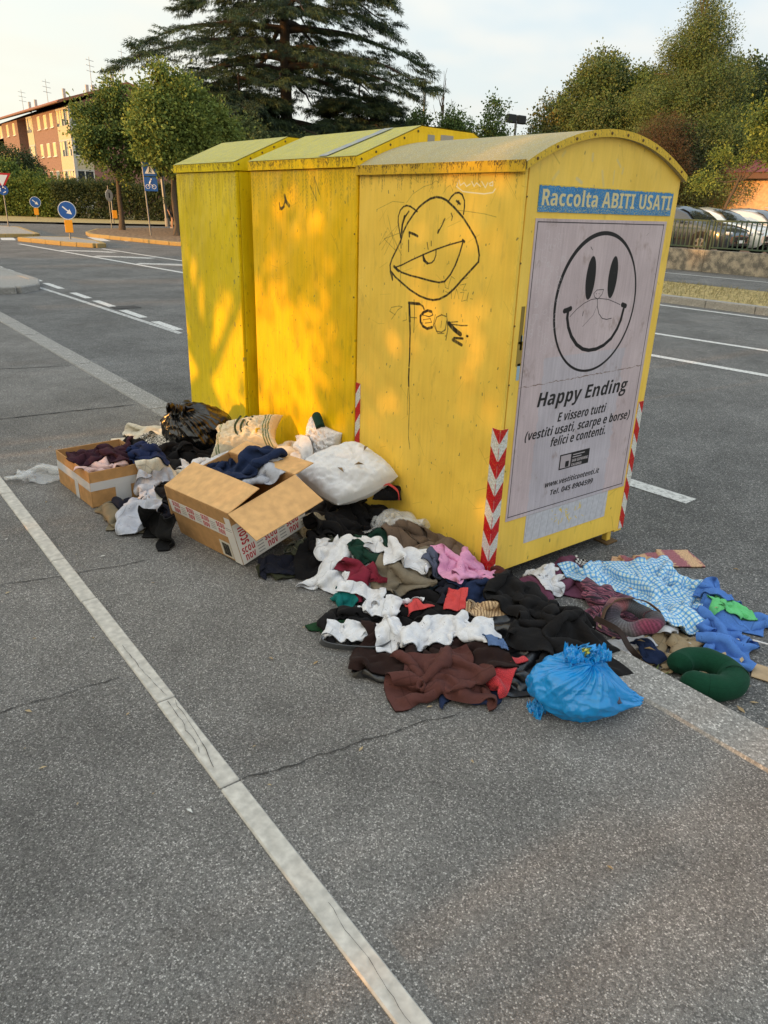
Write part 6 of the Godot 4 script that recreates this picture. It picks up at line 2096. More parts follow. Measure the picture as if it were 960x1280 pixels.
var GARMENTS := [
	["folded_coat","charcoal coat crushed flat beneath the brown jacket beside the bin","coat",2.057,-2.384,1.268,0.744,-0.362,0.30636,0.54648,0.24,500,0,"charcoal",0.012,0.03,1],
	["wool_blanket","dark grey blanket bunched under the white pillow against the bin","blanket",2.157,-3.053,1.456,1.059,-0.462,0.333,0.594,0.2,503,0,"charcoal",0.012,0.03,1],
	["wool_blanket","charcoal blanket bunched behind the torn cardboard box","blanket",2.011,-3.772,0.898,1.890,-0.562,0.594,0.333,0.28,506,0,"charcoal",0.012,0.03,1],
	["folded_coat","black coat crushed under the cream tote bag","coat",1.765,-4.141,0.918,1.811,-0.562,0.594,0.333,0.18,509,0,"black",0.012,0.03,1],
	["folded_coat","black coat spread low beneath the white shirt and maroon shirt","coat",1.821,-1.894,0.745,0.964,-0.262,0.57024,0.31968,0.22,512,0,"black",0.01,0.03,1],
	["folded_coat","dark navy coat crumpled low beside the bin corner","coat",2.059,-1.954,0.947,0.399,-0.662,0.30636,0.54648,0.18,515,0,"navy_dark",0.01,0.03,1],
	["grey_fleece","grey fleece rolled up beneath the white polo shirts","fleece",1.754,-2.339,0.769,0.390,-0.462,0.2997,0.5346,0.16,518,0,"charcoal",0.012,0.03,1],
	["dark_hoodie","dark hoodie balled up beneath the large black cloth","hoodie",2.116,-1.594,0.902,0.521,-0.462,0.2997,0.5346,0.2,521,0,"charcoal",0.012,0.03,1],
	["khaki_jacket","crumpled khaki jacket on the tarmac between the two cardboard boxes","jacket",1.177,-3.547,0.841,0.482,-0.462,0.41292,0.73656,0.07,524,0,"khaki",0.006,0.03,1],
	["dark_trousers","dark navy trousers lying across the khaki jacket","trousers",1.234,-3.554,0.571,0.381,-0.162,0.3996,0.7128,0.06,527,2,"navy_dark",0.006,0.03,1],
	["lace_blouse","black lace blouse flat on the tarmac in front of the khaki jacket","top",1.174,-3.233,0.431,0.256,-0.362,0.47952,0.85536,0.04,530,1,"lace",0.006,0.024,1],
	["cream_cloth","cream cloth behind the black bin bag","cloth",1.698,-4.816,0.416,0.955,-0.562,0.73656,0.41292,0.1,533,0,"cream",0.006,0.03,1],
	["print_scarf","black and white printed scarf tucked beside the black bin bag","scarf",1.684,-4.534,0.519,0.472,-0.262,0.3663,0.6534,0.08,536,0,"print",0.006,0.03,1],
	["white_sheet","white sheet pushed up behind the black bin bag","sheet",2.249,-4.925,0.960,0.885,-0.462,0.333,0.594,0.16,539,0,"white",0.006,0.024,0],
	["black_sweater","black sweater slumped over the rim of the shallow cardboard box","sweater",1.487,-4.193,1.093,0.637,-0.512,0.3996,0.7128,0.1,542,1,"black",0.008,0.03,0],
	["white_shirt","white shirt bunched beside the cream tote bag","shirt",1.674,-3.793,0.425,0.898,-0.362,0.6534,0.3663,0.1,545,1,"white",0.006,0.024,0],
	["cream_hoodie","cream hoodie lying against the torn cardboard box","hoodie",1.406,-3.765,0.587,0.491,-0.462,0.382588,0.682454,0.09,548,0,"cream",0.009,0.03,0],
	["black_tee","black tee shirt crumpled beside the flap of the torn box","shirt",1.393,-3.601,0.262,0.595,-0.162,0.7128,0.3996,0.06,551,0,"black",0.006,0.024,0],
	["grey_sleeve","narrow pale grey sleeve of the cream hoodie trailing down onto the khaki jacket","sweatshirt",1.200,-3.599,0.259,0.732,-0.512,0.441774,0.78803,0.05,554,0,"palegrey",0.007,0.024,1],  # hanging sleeve of the hoodie, draped as a separate sheet
	["beige_cloth","beige linen cloth folded behind the torn cardboard box","cloth",2.059,-3.580,0.514,0.573,-0.462,0.3996,0.7128,0.1,557,0,"linen",0.007,0.03,0],
	["pink_bundle","small pale pink bundle behind the cream tote bag","cloth",2.140,-4.345,0.213,0.889,-0.462,0.594,0.333,0.1,560,3,"palepink",0.006,0.018,0],
	["white_blanket","white blanket bunched between the cream tote bag and the torn box","blanket",2.001,-3.600,0.897,0.636,-0.462,0.333,0.594,0.18,563,0,"white",0.01,0.024,0],
	["cream_towel","cream towel crumpled between the white robe and the tote bag","towel",2.097,-3.609,0.362,0.987,-0.562,0.594,0.333,0.16,566,0,"cream",0.01,0.03,0],
	["olive_trousers","dark olive trousers beneath the torn cardboard box","trousers",1.587,-2.676,0.789,0.415,-0.462,0.3996,0.7128,0.07,569,2,"olive",0.006,0.03,1],
	["navy_vest","dark navy vest on the tarmac at the foot of the torn box","vest",1.508,-2.575,0.456,0.158,-0.562,0.4662,0.8316,0.04,572,0,"navy_dark",0.006,0.018,1],
	["tan_cloth","tan printed cloth behind the corner of the torn box","cloth",1.840,-2.793,0.550,0.433,-0.262,0.38628,0.68904,0.07,575,0,"tan",0.006,0.03,1],
	["plaid_shirt","dark green plaid shirt half under the torn box","shirt",1.656,-2.696,0.707,0.322,-0.512,0.41292,0.73656,0.06,578,1,"plaid",0.006,0.024,1],
	["black_tee","black tee shirt between the plaid shirt and the white polo","shirt",1.647,-2.566,0.279,0.305,-0.362,0.41292,0.73656,0.05,581,0,"black",0.006,0.024,1],
	["black_pullover","long black pullover thrown below the white pillow, one sleeve hanging","sweater",1.957,-2.769,0.517,1.287,-1.012,0.7128,0.3996,0.09,584,1,"black",0.009,0.03,0],
	["black_sleeve","narrow black sleeve of the pullover curling down over the white polo","cardigan",1.818,-2.475,0.250,0.673,-1.412,0.40784,0.727498,0.06,587,0,"black",0.009,0.024,0],  # pullover sleeve, simulated apart from its body
	["green_shirt","dark green shirt tangled with the white polos","shirt",1.870,-2.481,0.333,0.719,-1.162,0.682454,0.382588,0.07,590,1,"bottle",0.006,0.024,1],
	["white_polo","white polo shirt nearest the torn box, sleeves spread on the tarmac","shirt",1.636,-2.399,0.533,0.387,-0.862,0.45288,0.80784,0.06,593,1,"white",0.006,0.024,1],
	["white_polo","white polo shirt stretched out beside the maroon sleeve","shirt",1.706,-2.287,0.339,0.522,-1.212,0.759949,0.426032,0.06,596,1,"white",0.006,0.024,1],
	["green_hat","dark green knitted hat resting on the white polo","hat",1.711,-2.350,0.228,0.170,-0.462,0.3996,0.7128,0.06,599,3,"bottle",0.008,0.018,0],
	["dark_trousers","dark teal trousers under the coral scarf","trousers",1.841,-2.124,0.399,0.134,-0.462,0.3996,0.7128,0.06,602,0,"teal",0.006,0.018,1],
	["brown_jacket","thick brown jacket heaped against the bin","jacket",2.090,-2.349,0.425,1.116,-0.462,0.68904,0.38628,0.16,605,0,"brown",0.011,0.03,0],
	["taupe_towel","taupe towel folded beneath the brown jacket","towel",1.856,-2.188,0.280,0.540,-0.812,0.85536,0.47952,0.1,608,0,"taupe",0.011,0.024,0],
	["white_blouse","small white blouse lying over the taupe towel","shirt",1.829,-2.248,0.519,0.235,-0.962,0.3996,0.7128,0.06,611,1,"white",0.006,0.024,0],
	["slate_shirt","slate blue shirt between the taupe towel and the pink blouse","shirt",1.914,-2.105,0.240,0.187,-0.362,0.3996,0.7128,0.05,614,0,"slate",0.006,0.018,1],
	["navy_shirt","navy shirt crumpled below the bright pink blouse","shirt",1.988,-1.870,0.591,0.186,-0.562,0.3663,0.6534,0.07,617,1,"navy",0.006,0.018,0],
	["pink_blouse","bright pink blouse bunched at the bin corner","shirt",2.083,-2.037,0.832,0.369,-0.562,0.34632,0.61776,0.09,620,0,"pink",0.006,0.024,0],
	["knit_hat","ribbed tan knitted hat on the navy shirt","hat",1.893,-1.763,0.191,0.236,-0.612,0.8316,0.4662,0.05,623,3,"rib",0.01,0.018,0],
	["coral_scarf","coral red scarf showing between the white shirts","scarf",1.720,-1.966,0.140,0.129,-0.462,0.682454,0.382588,0.06,626,0,"coral",0.006,0.018,0],
	["coral_blouse","coral red blouse beside the navy shirt","shirt",1.814,-1.894,0.088,0.129,-0.862,0.682454,0.382588,0.06,629,0,"coral",0.006,0.018,0],
	["maroon_shirt","maroon shirt with one sleeve up, beside the white shirts","shirt",1.617,-2.245,0.403,0.245,-1.162,0.388912,0.693735,0.08,632,1,"maroon",0.006,0.024,1],
	["teal_cloth","scrap of teal cloth under the maroon shirt","cloth",1.522,-2.225,0.152,0.126,-0.462,0.3996,0.7128,0.04,635,0,"tealbright",0.006,0.018,1],
	["green_tee","forest green tee shirt flat at the left end of the front heap","shirt",1.408,-2.050,0.216,0.292,-0.512,0.85536,0.47952,0.05,638,0,"forest",0.006,0.018,1],
	["black_trousers","black trousers heaped on the forest green tee shirt","trousers",1.479,-2.049,0.305,0.529,-0.962,0.68904,0.38628,0.14,641,2,"black",0.006,0.024,1],
	["white_vest","white vest bunched inside the black trousers","vest",1.392,-1.975,0.238,0.126,-0.962,0.3996,0.7128,0.05,644,0,"white",0.006,0.018,0],
	["white_tee","white tee shirt laid over the black trousers","shirt",1.609,-2.059,0.657,0.180,-0.912,0.452684,0.807491,0.06,647,1,"white",0.006,0.018,0],
	["navy_jersey","navy jersey spilling onto the tarmac at the tip of the front heap","shirt",1.503,-1.480,0.248,0.474,-1.162,0.759949,0.426032,0.07,650,1,"navy",0.006,0.024,1],
	["leather_jacket","black striped tracksuit jacket beneath the dark brown coat","jacket",1.425,-1.706,0.312,0.276,-0.412,0.78408,0.43956,0.05,653,0,"shinyblack",0.006,0.024,1],
	["shiny_jacket","shiny black jacket between the brown coat and the black cloth","jacket",1.783,-1.528,0.277,0.926,-0.462,0.7128,0.3996,0.09,656,0,"shinyblack",0.006,0.024,1],
	["red_knit","coral red knitted sweater under the brown coat","sweater",1.635,-1.507,0.286,0.295,-1.062,0.406205,0.724583,0.06,659,0,"redknit",0.009,0.024,1],
	["dark_brown_coat","large dark brown coat spread over the front heap","coat",1.572,-1.708,0.821,0.427,-0.762,0.5643,0.6237,0.19,662,0,"darkbrown",0.009,0.03,1],
	["brown_shirt","maroon brown shirt twisted over the dark brown coat","shirt",1.471,-1.529,0.440,0.452,-0.462,0.594,0.333,0.15,665,0,"brownred",0.006,0.024,0],
	["white_longsleeve","white long-sleeved shirt draped along the dark brown coat","shirt",1.649,-1.769,0.671,0.217,-0.722,0.683786,0.755764,0.07,668,0,"white",0.006,0.018,0],
	["denim_scrap","faded blue denim cuff beside the white long-sleeved shirt","jeans",1.766,-1.575,0.082,0.069,-0.362,0.3996,0.7128,0.05,671,0,"denim",0.006,0.018,0],
	["black_dress","large black cloth heaped behind the blue rubbish bag","cloth",2.087,-1.584,0.670,0.894,-0.512,0.495605,0.547774,0.18,674,0,"blackcloth",0.008,0.03,1],
	["mauve_sweater","mauve fleece sweater slumped at the foot of the poster","sweater",2.596,-1.945,0.597,0.592,-0.562,0.4788,0.5292,0.15,677,0,"mauve",0.011,0.03,1],
	["white_sock","white cloth strip crumpled beside the mauve fleece","cloth",2.507,-2.002,0.146,0.632,-0.162,0.682454,0.382588,0.06,680,0,"white",0.006,0.018,1],
	["leather_glove","dark brown leather glove at the corner of the bin","glove",2.249,-1.947,0.218,0.213,-0.362,0.3996,0.7128,0.05,683,3,"leather",0.008,0.018,1],
	["check_cloth","black and white check cloth beside the blue checked towel","cloth",2.815,-1.901,0.192,0.284,-0.562,0.7722,0.4329,0.04,686,0,"check",0.006,0.018,1],
	["pink_blanket","pink and tan blanket edge showing behind the blue checked towel","blanket",3.155,-1.815,0.681,0.192,-0.512,0.498389,0.889018,0.04,689,0,"pinkblanket",0.009,0.018,1],
	["beige_trousers","beige cotton trousers between the knitted scarf and the green neck pillow","trousers",2.497,-1.291,0.533,0.368,-1.162,0.3663,0.6534,0.1,692,2,"beige",0.006,0.024,1],
	["white_paper","crumpled white paper under the edge of the blue checked towel","paper",2.670,-1.367,0.378,0.236,-0.362,0.769912,0.431617,0.04,695,0,"white",0.006,0.024,1],
	["dark_shirt","dark navy shirt beside the crumpled white paper","shirt",2.578,-1.481,0.422,0.182,-0.462,0.3996,0.7128,0.06,698,0,"navy_dark",0.006,0.018,1],
	["blue_towel","light blue checked towel with fringed edge spread over the road","towel",2.834,-1.614,0.831,0.755,-0.312,0.675396,0.74649,0.13,701,0,"bluecheck",0.008,0.03,1],
	["purple_scarf","purple patterned scarf behind the knitted scarf","scarf",2.535,-1.626,0.254,0.685,-1.162,0.6534,0.3663,0.07,704,0,"purple",0.006,0.024,1],
	["blue_jacket","bright blue cotton jacket with green trim lying on the road","jacket",2.801,-1.208,0.398,1.092,-1.162,0.772109,0.432849,0.1,707,1,"blue",0.006,0.024,1],
	["green_trim","bright green trim lying across the blue cotton jacket","cloth",2.935,-1.324,0.316,0.167,-1.062,0.4662,0.8316,0.05,710,0,"brightgreen",0.006,0.018,1],  # trim of the blue jacket, laid as its own strip
	["blue_sleeve","blue sleeve of the cotton jacket folded beyond the bright green trim","shirt",3.035,-1.402,0.299,0.173,-0.562,0.4662,0.8316,0.06,713,0,"blue",0.006,0.018,1],  # blue jacket sleeve, dropped as a piece of its own
	["white_rag","white rag between the kerb and the beige trousers","cloth",2.370,-1.390,0.307,0.126,-0.362,0.3996,0.7128,0.04,716,0,"white",0.006,0.018,1],
	["blue_rag","deep blue rag beside the beige trousers","cloth",2.380,-1.341,0.196,0.126,-0.462,0.3996,0.7128,0.04,719,0,"navy",0.006,0.018,1]]


func garment(r: Array, parent_group := "clothes dumped in heaps beside the bins"):
	var s := cloth_sim(r[3], r[4], r[5], r[6], r[7], r[8], r[9], r[10], r[11], 20, r[15], 0.03, r.size() > 16 and r[16] == 1)
	var m := cloth_mesh(s, r[5], r[6], r[14], r[12])
	var o := mi(m, fab[r[13]], r[0])
	tag(o, r[1], r[2], parent_group)
	return o

# ------------------------------------------------------------------ soft shapes
# cushion: half axes A, B and thickness along A x B
func cushion(ctr: Vector3, A: Vector3, B: Vector3, th: float, seed_: int, crease: float, square := 0.35, puff := 0.55) -> MB:
	var n := noise(seed_, 1.0, 4)
	var N := A.cross(B).normalized()
	if N.y < 0: N = -N
	var b := MB.new()
	var m := 48
	for side in 2:
		var pts := PackedVector3Array()
		for i in m + 1:
			for j in m + 1:
				var u := i / float(m) * 2.0 - 1.0
				var v := j / float(m) * 2.0 - 1.0
				if square <= 0.0:
					var su := u
					u = u * sqrt(1.0 - 0.22 * v * v)
					v = v * sqrt(1.0 - 0.22 * su * su)
				var uu := i / float(m) * 2.0 - 1.0
				var vv := j / float(m) * 2.0 - 1.0
				var prof := pow(maxf(0.0, (1.0 - pow(absf(uu), 3.0)) * (1.0 - pow(absf(vv), 3.0))), puff)
				var pin := 1.0 - square * 0.28 * (1.0 - u * u) * absf(v) * absf(v) - 0.0
				var pin2 := 1.0 - square * 0.28 * (1.0 - v * v) * absf(u) * absf(u)
				var rid := (1.0 - absf(n.get_noise_2d(u * 2.6 + side * 40.0, v * 2.6)) * 3.0) * crease + n.get_noise_2d(u * 1.3, v * 1.3 + side * 9.0) * th * 0.35 + (1.0 - absf(n.get_noise_2d(u * 7.0, v * 7.0 + side * 9.0)) * 3.0) * crease * 0.15
				var h := (th * prof + rid * prof) * (1.0 if side == 0 else -0.75)
				pts.append(ctr + A * (u * pin2) + B * (v * pin) + N * h)
		var flip := (A.cross(B).dot(N) > 0) == (side == 0)
		if flip:
			var q := PackedVector3Array()
			for i in m + 1:
				for j in m + 1: q.append(pts[(m - i) * (m + 1) + j])
			pts = q
		b.grid(pts, m + 1, m + 1, 1.0, 1.0)
	return b
func stamp(b: MB):
	for p in b.v: hf_top(p.x, p.z, p.y)
# knotted sack: axes X (long), up; pleats gather at the knot
func sack(ctr: Vector3, X: Vector3, Z: Vector3, ax: Vector3, knot: Vector3, pleats: int, seed_: int, taper: float, floor_y: float, nv := 110, nu := 160) -> MB:
	var n := noise(seed_, 1.0, 4)
	var n2 := noise(seed_ + 1, 1.0, 1)
	var Y := Vector3.UP
	var pole := knot.normalized()
	var s1 := pole.cross(Vector3(0.3, 0.2, 1.0)).normalized()
	var s2 := pole.cross(s1)
	var pts := PackedVector3Array()
	for i in nv:
		var t := i / (nv - 1.0)
		var th := t * PI
		for j in nu + 1:
			var ph := TAU * j / nu
			var d := pole * cos(th) + (s1 * cos(ph) + s2 * sin(ph)) * sin(th)
			var cph := cos(ph)
			var sph := sin(ph)
			var fall := exp(-th * 1.0) * clampf(th * 6.0, 0.0, 1.0)
			var wob := n2.get_noise_3d(cph * 1.1, sph * 1.1, th * 0.5) * 1.2
			var pl := (1.0 - absf(sin(ph * pleats * 0.5 + wob * 3.0)) * 1.4) * 0.10 * fall
			pl += (1.0 - absf(sin(ph * (pleats * 1.3) + wob * 5.0 + 1.0))) * 0.035 * fall
			var lump := n2.get_noise_3d(d.x * 1.3, d.y * 1.3, d.z * 1.3) * 0.10
			var crs := (1.0 - absf(n2.get_noise_3d(d.x * 1.9 + 9.0, d.y * 1.9, d.z * 1.9)) * 3.0) * 0.022
			crs += (1.0 - absf(n2.get_noise_3d(d.x * 3.7 + 19.0, d.y * 3.0, d.z * 3.7)) * 3.0) * 0.010
			var r := 1.0 + lump + crs + pl - 0.10 * exp(-th * th * 18.0)
			var q := Vector3(d.x * ax.x, d.y * ax.y, d.z * ax.z) * r
			if taper > 0.0 and q.x > 0:
				var k := smoothstep(0.15, 1.0, q.x / ax.x) * taper
				q.y = lerpf(q.y, -ax.y * 0.72 + (q.y + ax.y) * 0.22, k)
				q.z *= 1.0 - 0.7 * k
				q.x *= 1.0 + 0.22 * k
			var p := ctr + X * q.x + Y * q.y + Z * q.z
			if p.y < floor_y + 0.004: p.y = floor_y + 0.004 + 0.004 * absf(n.get_noise_2d(p.x * 30.0, p.z * 30.0))
			pts.append(p)
	var b := MB.new()
	b.grid(pts, nv, nu + 1, 1.0, 1.0, true)
	return b
func tail(b: MB, at: Vector3, dir: Vector3, up: Vector3, l: float, w: float, seed_: int):
	# gathered, flaring end of a knotted bag
	var n := noise(seed_, 1.0, 3)
	var s := dir.cross(up).normalized()
	var pts := PackedVector3Array()
	for i in 14:
		var t := i / 13.0
		for j in 25:
			var v := j / 24.0 * 2.0 - 1.0
			var ww := w * (0.18 + 0.95 * pow(t, 0.8))
			var fold := sin(v * 9.0 + n.get_noise_1d(t * 3.0) * 4.0) * 0.22 * ww * (0.5 + t) + n.get_noise_2d(v * 3.0, t * 4.0) * 0.03
			pts.append(at + dir * l * t * (1.0 - 0.2 * v * v * t) + s * v * ww * (1.0 - 0.25 * t * absf(v)) + up.cross(s).cross(s) * -fold - Vector3(0, 0.35 * l * t * t, 0))
	b.grid(pts, 14, 25)
func tube_path(b: MB, pts: Array, r: float, sides := 10):
	var c := Curve3D.new()
	for k in pts.size():
		var t := Vector3.ZERO
		if k > 0 and k < pts.size() - 1: t = (pts[k + 1] - pts[k - 1]) / 6.0
		c.add_point(pts[k], -t, t)
	var path := PackedVector3Array()
	var rad := PackedFloat32Array()
	var m := pts.size() * 6
	for k in m + 1:
		path.append(c.sample_baked(c.get_baked_length() * k / m, true))
		rad.append(r)
	b.tube(path, rad, sides)
# a strap: flat band along a path, width across `wide`
func strap(pts: Array, w: float, th: float, wide: Vector3, mat: Material, called: String, parent: Node = self) -> MeshInstance3D:
	var c := Curve3D.new()
	for k in pts.size():
		var t := Vector3.ZERO
		if k > 0 and k < pts.size() - 1: t = (pts[k + 1] - pts[k - 1]) / 6.0
		c.add_point(pts[k], -t, t)
	var m := pts.size() * 8
	var g := PackedVector3Array()
	for k in m + 1:
		var l := c.get_baked_length()
		var p := c.sample_baked(l * k / m, true)
		var d := (c.sample_baked(minf(l * (k + 0.5) / m, l), true) - c.sample_baked(maxf(l * (k - 0.5) / m, 0.0), true)).normalized()
		var s := (wide - d * wide.dot(d)).normalized()
		var n := d.cross(s).normalized()
		for e in [[-1, -1], [-1, 1], [1, 1], [1, -1], [-1, -1]]:
			g.append(p + s * w * 0.5 * e[0] + n * th * 0.5 * e[1])
	var b := MB.new()
	for k in m:
		for j in 4:
			b.quad(g[k * 5 + j], g[k * 5 + j + 1], g[(k + 1) * 5 + j + 1], g[(k + 1) * 5 + j])
	return mi(b.done(), mat, called, parent)

# ------------------------------------------------------------------ cardboard
func cardboard(seed_: int, col: Color) -> StandardMaterial3D:
	var m := speckle(col, 0.10, 2.2, seed_, 0.9, 0.03)
	return m
func tape_print(seed_: int) -> StandardMaterial3D:
	return plain(c8(214, 208, 204), 0.35)
func box_walls(o: Node3D, a: float, b: float, h: float, m: Material, inner: Material):
	# a along -z, b along +x, open on top; corner at the origin
	var t := 0.005
	mi(bx(Vector3(t * 0.5, h * 0.5, -a * 0.5), Vector3(t, h, a), 0.0012), m, "side_wall", o)
	mi(bx(Vector3(b - t * 0.5, h * 0.5, -a * 0.5), Vector3(t, h, a), 0.0012), m, "side_wall", o)
	mi(bx(Vector3(b * 0.5, h * 0.5, -t * 0.5), Vector3(b - 2 * t - 0.001, h - 0.001, t), 0.0012), m, "end_wall", o)
	mi(bx(Vector3(b * 0.5, h * 0.5, -a + t * 0.5), Vector3(b - 2 * t - 0.001, h - 0.001, t), 0.0012), m, "end_wall", o)
	mi(bx(Vector3(b * 0.5, t * 0.5, -a * 0.5), Vector3(b - 2 * t - 0.002, t, a - 2 * t - 0.002)), inner, "base", o)
func flap(o: Node3D, hinge: Vector3, along: Vector3, out: Vector3, bend: float, m: Material, seed_: int):
	# a slightly bowed sheet with thickness
	var b := MB.new()
	var n := along.cross(out).normalized()
	if n.y < 0: n = -n
	var t := 0.0025
	var top := PackedVector3Array()
	var bot := PackedVector3Array()
	for i in 13:
		for j in 9:
			var u := i / 12.0
			var v := j / 8.0
			var p := hinge + along * u + out * v + n * (bend * sin(v * PI * 0.5) * sin(v * PI * 0.5) * (0.6 + 0.4 * sin(u * 3.0 + seed_)))
			top.append(p + n * t)
			bot.append(p - n * t)
	var up_first := out.cross(along).dot(n) > 0
	if not up_first:
		var s := top; top = bot; bot = s
	b.grid(top, 13, 9)
	var rev := PackedVector3Array()
	for i in 13:
		for j in 9: rev.append(bot[(12 - i) * 9 + j])
	b.grid(rev, 13, 9)
	for i in 12:
		b.quad(bot[i * 9 + 8], bot[(i + 1) * 9 + 8], top[(i + 1) * 9 + 8], top[i * 9 + 8])
	for j in 8:
		b.quad(bot[j], bot[j + 1], top[j + 1], top[j])
		b.quad(bot[108 + j], bot[108 + j + 1], top[108 + j + 1], top[108 + j])
	mi(b.done(), m, "flap", o)
# red print on white parcel tape: rows of bold words as thin lettering
func tape_words(parent: Node3D, words: String, at: Vector3, X: Vector3, Y: Vector3, width: float, cap: float, mat: Material):
	var f := SystemFont.new()
	f.font_names = PackedStringArray(["Droid Sans"])
	f.font_weight = 700
	var t := TextMesh.new()
	t.text = words
	t.font = f
	t.font_size = 48
	t.pixel_size = 0.001
	t.depth = 0.006
	t.curve_step = 2.0
	t.horizontal_alignment = HORIZONTAL_ALIGNMENT_LEFT
	var bb := t.get_aabb()
	var m := mi(t, mat, "tape_print", parent)
	var sx := width / bb.size.x
	var sy := cap / bb.size.y
	m.transform = Transform3D(Basis(X * sx, Y * sy, X.cross(Y) * 0.1), at - X * bb.position.x * sx - Y * bb.position.y * sy)
func build_boxes():
	var card := cardboard(641, c8(178, 136, 88))
	var inner := cardboard(642, c8(160, 118, 74))
	var lightc := cardboard(643, c8(206, 164, 112))
	var tapem := plain(c8(206, 204, 204), 0.25)
	tapem.transparency = BaseMaterial3D.TRANSPARENCY_ALPHA
	tapem.albedo_color = Color(0.86, 0.86, 0.87, 0.72)
	# shallow box with its flaps gone
	var a := thing("cardboard_box", "shallow open cardboard box bound with clear tape, holding dark clothes", "box", Vector3(1.001, 0.003, -3.80), 0.065, "cardboard boxes in the heap")
	box_walls(a, 0.49, 0.37, 0.197, card, inner)
	mi(bx(Vector3(-0.0008, 0.115, -0.245), Vector3(0.0012, 0.048, 0.488)), tapem, "tape", a)
	mi(bx(Vector3(0.185, 0.115, 0.0008), Vector3(0.368, 0.046, 0.0012)), tapem, "tape", a)
	mi(bx(Vector3(0.175, 0.055, 0.0018), Vector3(0.085, 0.11, 0.0012)), tapem, "tape", a)
	mi(bx(Vector3(-0.0018, 0.055, -0.20), Vector3(0.0012, 0.11, 0.05)), tapem, "tape", a)
	# larger box lying askew, flaps open, white tape printed red
	var q := Basis.from_euler(Vector3(-0.0352, 0.1451, 0.2418), EULER_ORDER_YXZ)
	var o := thing("cardboard_box", "large torn cardboard box with open flaps and red-printed white parcel tape", "box", Vector3(1.342, 0.012, -2.737), 0.0, "cardboard boxes in the heap")
	o.basis = q
	var A := 0.53
	var Bw := 0.389
	var H := 0.272
	box_walls(o, A, Bw, H, card, inner)
	flap(o, Vector3(0.002, H + 0.002, -A), Vector3(0, 0, A), Vector3(0.185, 0.028, 0.0), 0.012, lightc, 1)
	flap(o, Vector3(0.0, H + 0.001, 0.002), Vector3(Bw, 0.0, 0), Vector3(-0.006, -0.088, 0.175), 0.016, lightc, 2)
	flap(o, Vector3(Bw - 0.002, H + 0.002, -A), Vector3(0, 0, A), Vector3(0.12, 0.0, 0.0), 0.006, lightc, 3)
	flap(o, Vector3(0.0, H + 0.001, -A + 0.002), Vector3(Bw, 0.0, 0), Vector3(0.0, -0.17, -0.035), 0.0, lightc, 4)
	var wt := plain(c8(222, 218, 214), 0.35)
	var red := plain(c8(178, 34, 52), 0.5)
	var grey := plain(c8(150, 148, 148), 0.5)
	# tape bands on the left wall (x = 0, facing -x) and on the near wall (z = 0, facing +z)
	var T := 0.0014
	mi(bx(Vector3(-T, 0.170, -A * 0.5), Vector3(T, 0.07, A - 0.002)), wt, "tape", o)
	mi(bx(Vector3(-T * 1.6, 0.085, -0.03), Vector3(T, 0.168, 0.058)), wt, "tape", o)
	mi(bx(Vector3(-T * 1.6, 0.225, -0.022), Vector3(T, 0.04, 0.042)), wt, "tape", o)
	mi(bx(Vector3(Bw * 0.5, 0.045, T), Vector3(Bw - 0.002, 0.086, T)), wt, "tape", o)
	mi(bx(Vector3(0.085, 0.150, T * 1.6), Vector3(0.17, 0.125, T)), wt, "tape", o)
	mi(bx(Vector3(0.255, 0.13, T * 1.6), Vector3(0.055, 0.09, T)), wt, "tape", o)
	mi(bx(Vector3(Bw - 0.024, 0.165, T * 1.6), Vector3(0.046, 0.16, T)), wt, "tape", o)
	mi(bx(Vector3(-T * 2.4, 0.055, -0.105), Vector3(T, 0.085, 0.085)), plain(c8(206, 200, 186), 0.6), "parcel_label", o)
	for k in 11:
		mi(bx(Vector3(-T * 3.2, 0.055, -0.075 - k * 0.0052), Vector3(T, 0.066, 0.0012 + 0.0014 * (k % 3))), mats.black, "barcode_bar", o)
	for k in 4:
		var z := -0.50 + k * 0.125
		tape_words(o, "scou", Vector3(-T * 1.7, 0.175, z), Vector3(0, 0, 1), Vector3(0, 1, 0), 0.062, 0.028, red)
		tape_words(o, "nov", Vector3(-T * 1.7, 0.142, z + 0.005), Vector3(0, 0, 1), Vector3(0, 1, 0), 0.052, 0.026, red)
		for j in 4: mi(bx(Vector3(-T * 1.7, 0.153 + j * 0.011, z + 0.092), Vector3(T * 0.6, 0.0035, 0.042)), grey, "small_print", o)
	for k in 3:
		var x := 0.012 + k * 0.13
		tape_words(o, "scou", Vector3(x, 0.052, T * 1.7), Vector3(1, 0, 0), Vector3(0, 1, 0), 0.07, 0.032, red)
		tape_words(o, "nov", Vector3(x + 0.01, 0.014, T * 1.7), Vector3(1, 0, 0), Vector3(0, 1, 0), 0.056, 0.030, red)
		for j in 4: mi(bx(Vector3(x + 0.10, 0.018 + j * 0.016, T * 1.7), Vector3(0.036, 0.005, T * 0.6)), grey, "small_print", o)
	tape_words(o, "scou", Vector3(0.062, 0.098, T * 2.4), Vector3(0, 1, 0), Vector3(-1, 0, 0), 0.09, 0.042, red)
	tape_words(o, "nov", Vector3(0.155, 0.098, T * 2.4), Vector3(0, 1, 0), Vector3(-1, 0, 0), 0.07, 0.036, red)
	for j in 5: mi(bx(Vector3(0.085 + j * 0.007, 0.15, T * 2.4), Vector3(0.003, 0.09, T * 0.5)), grey, "small_print", o)

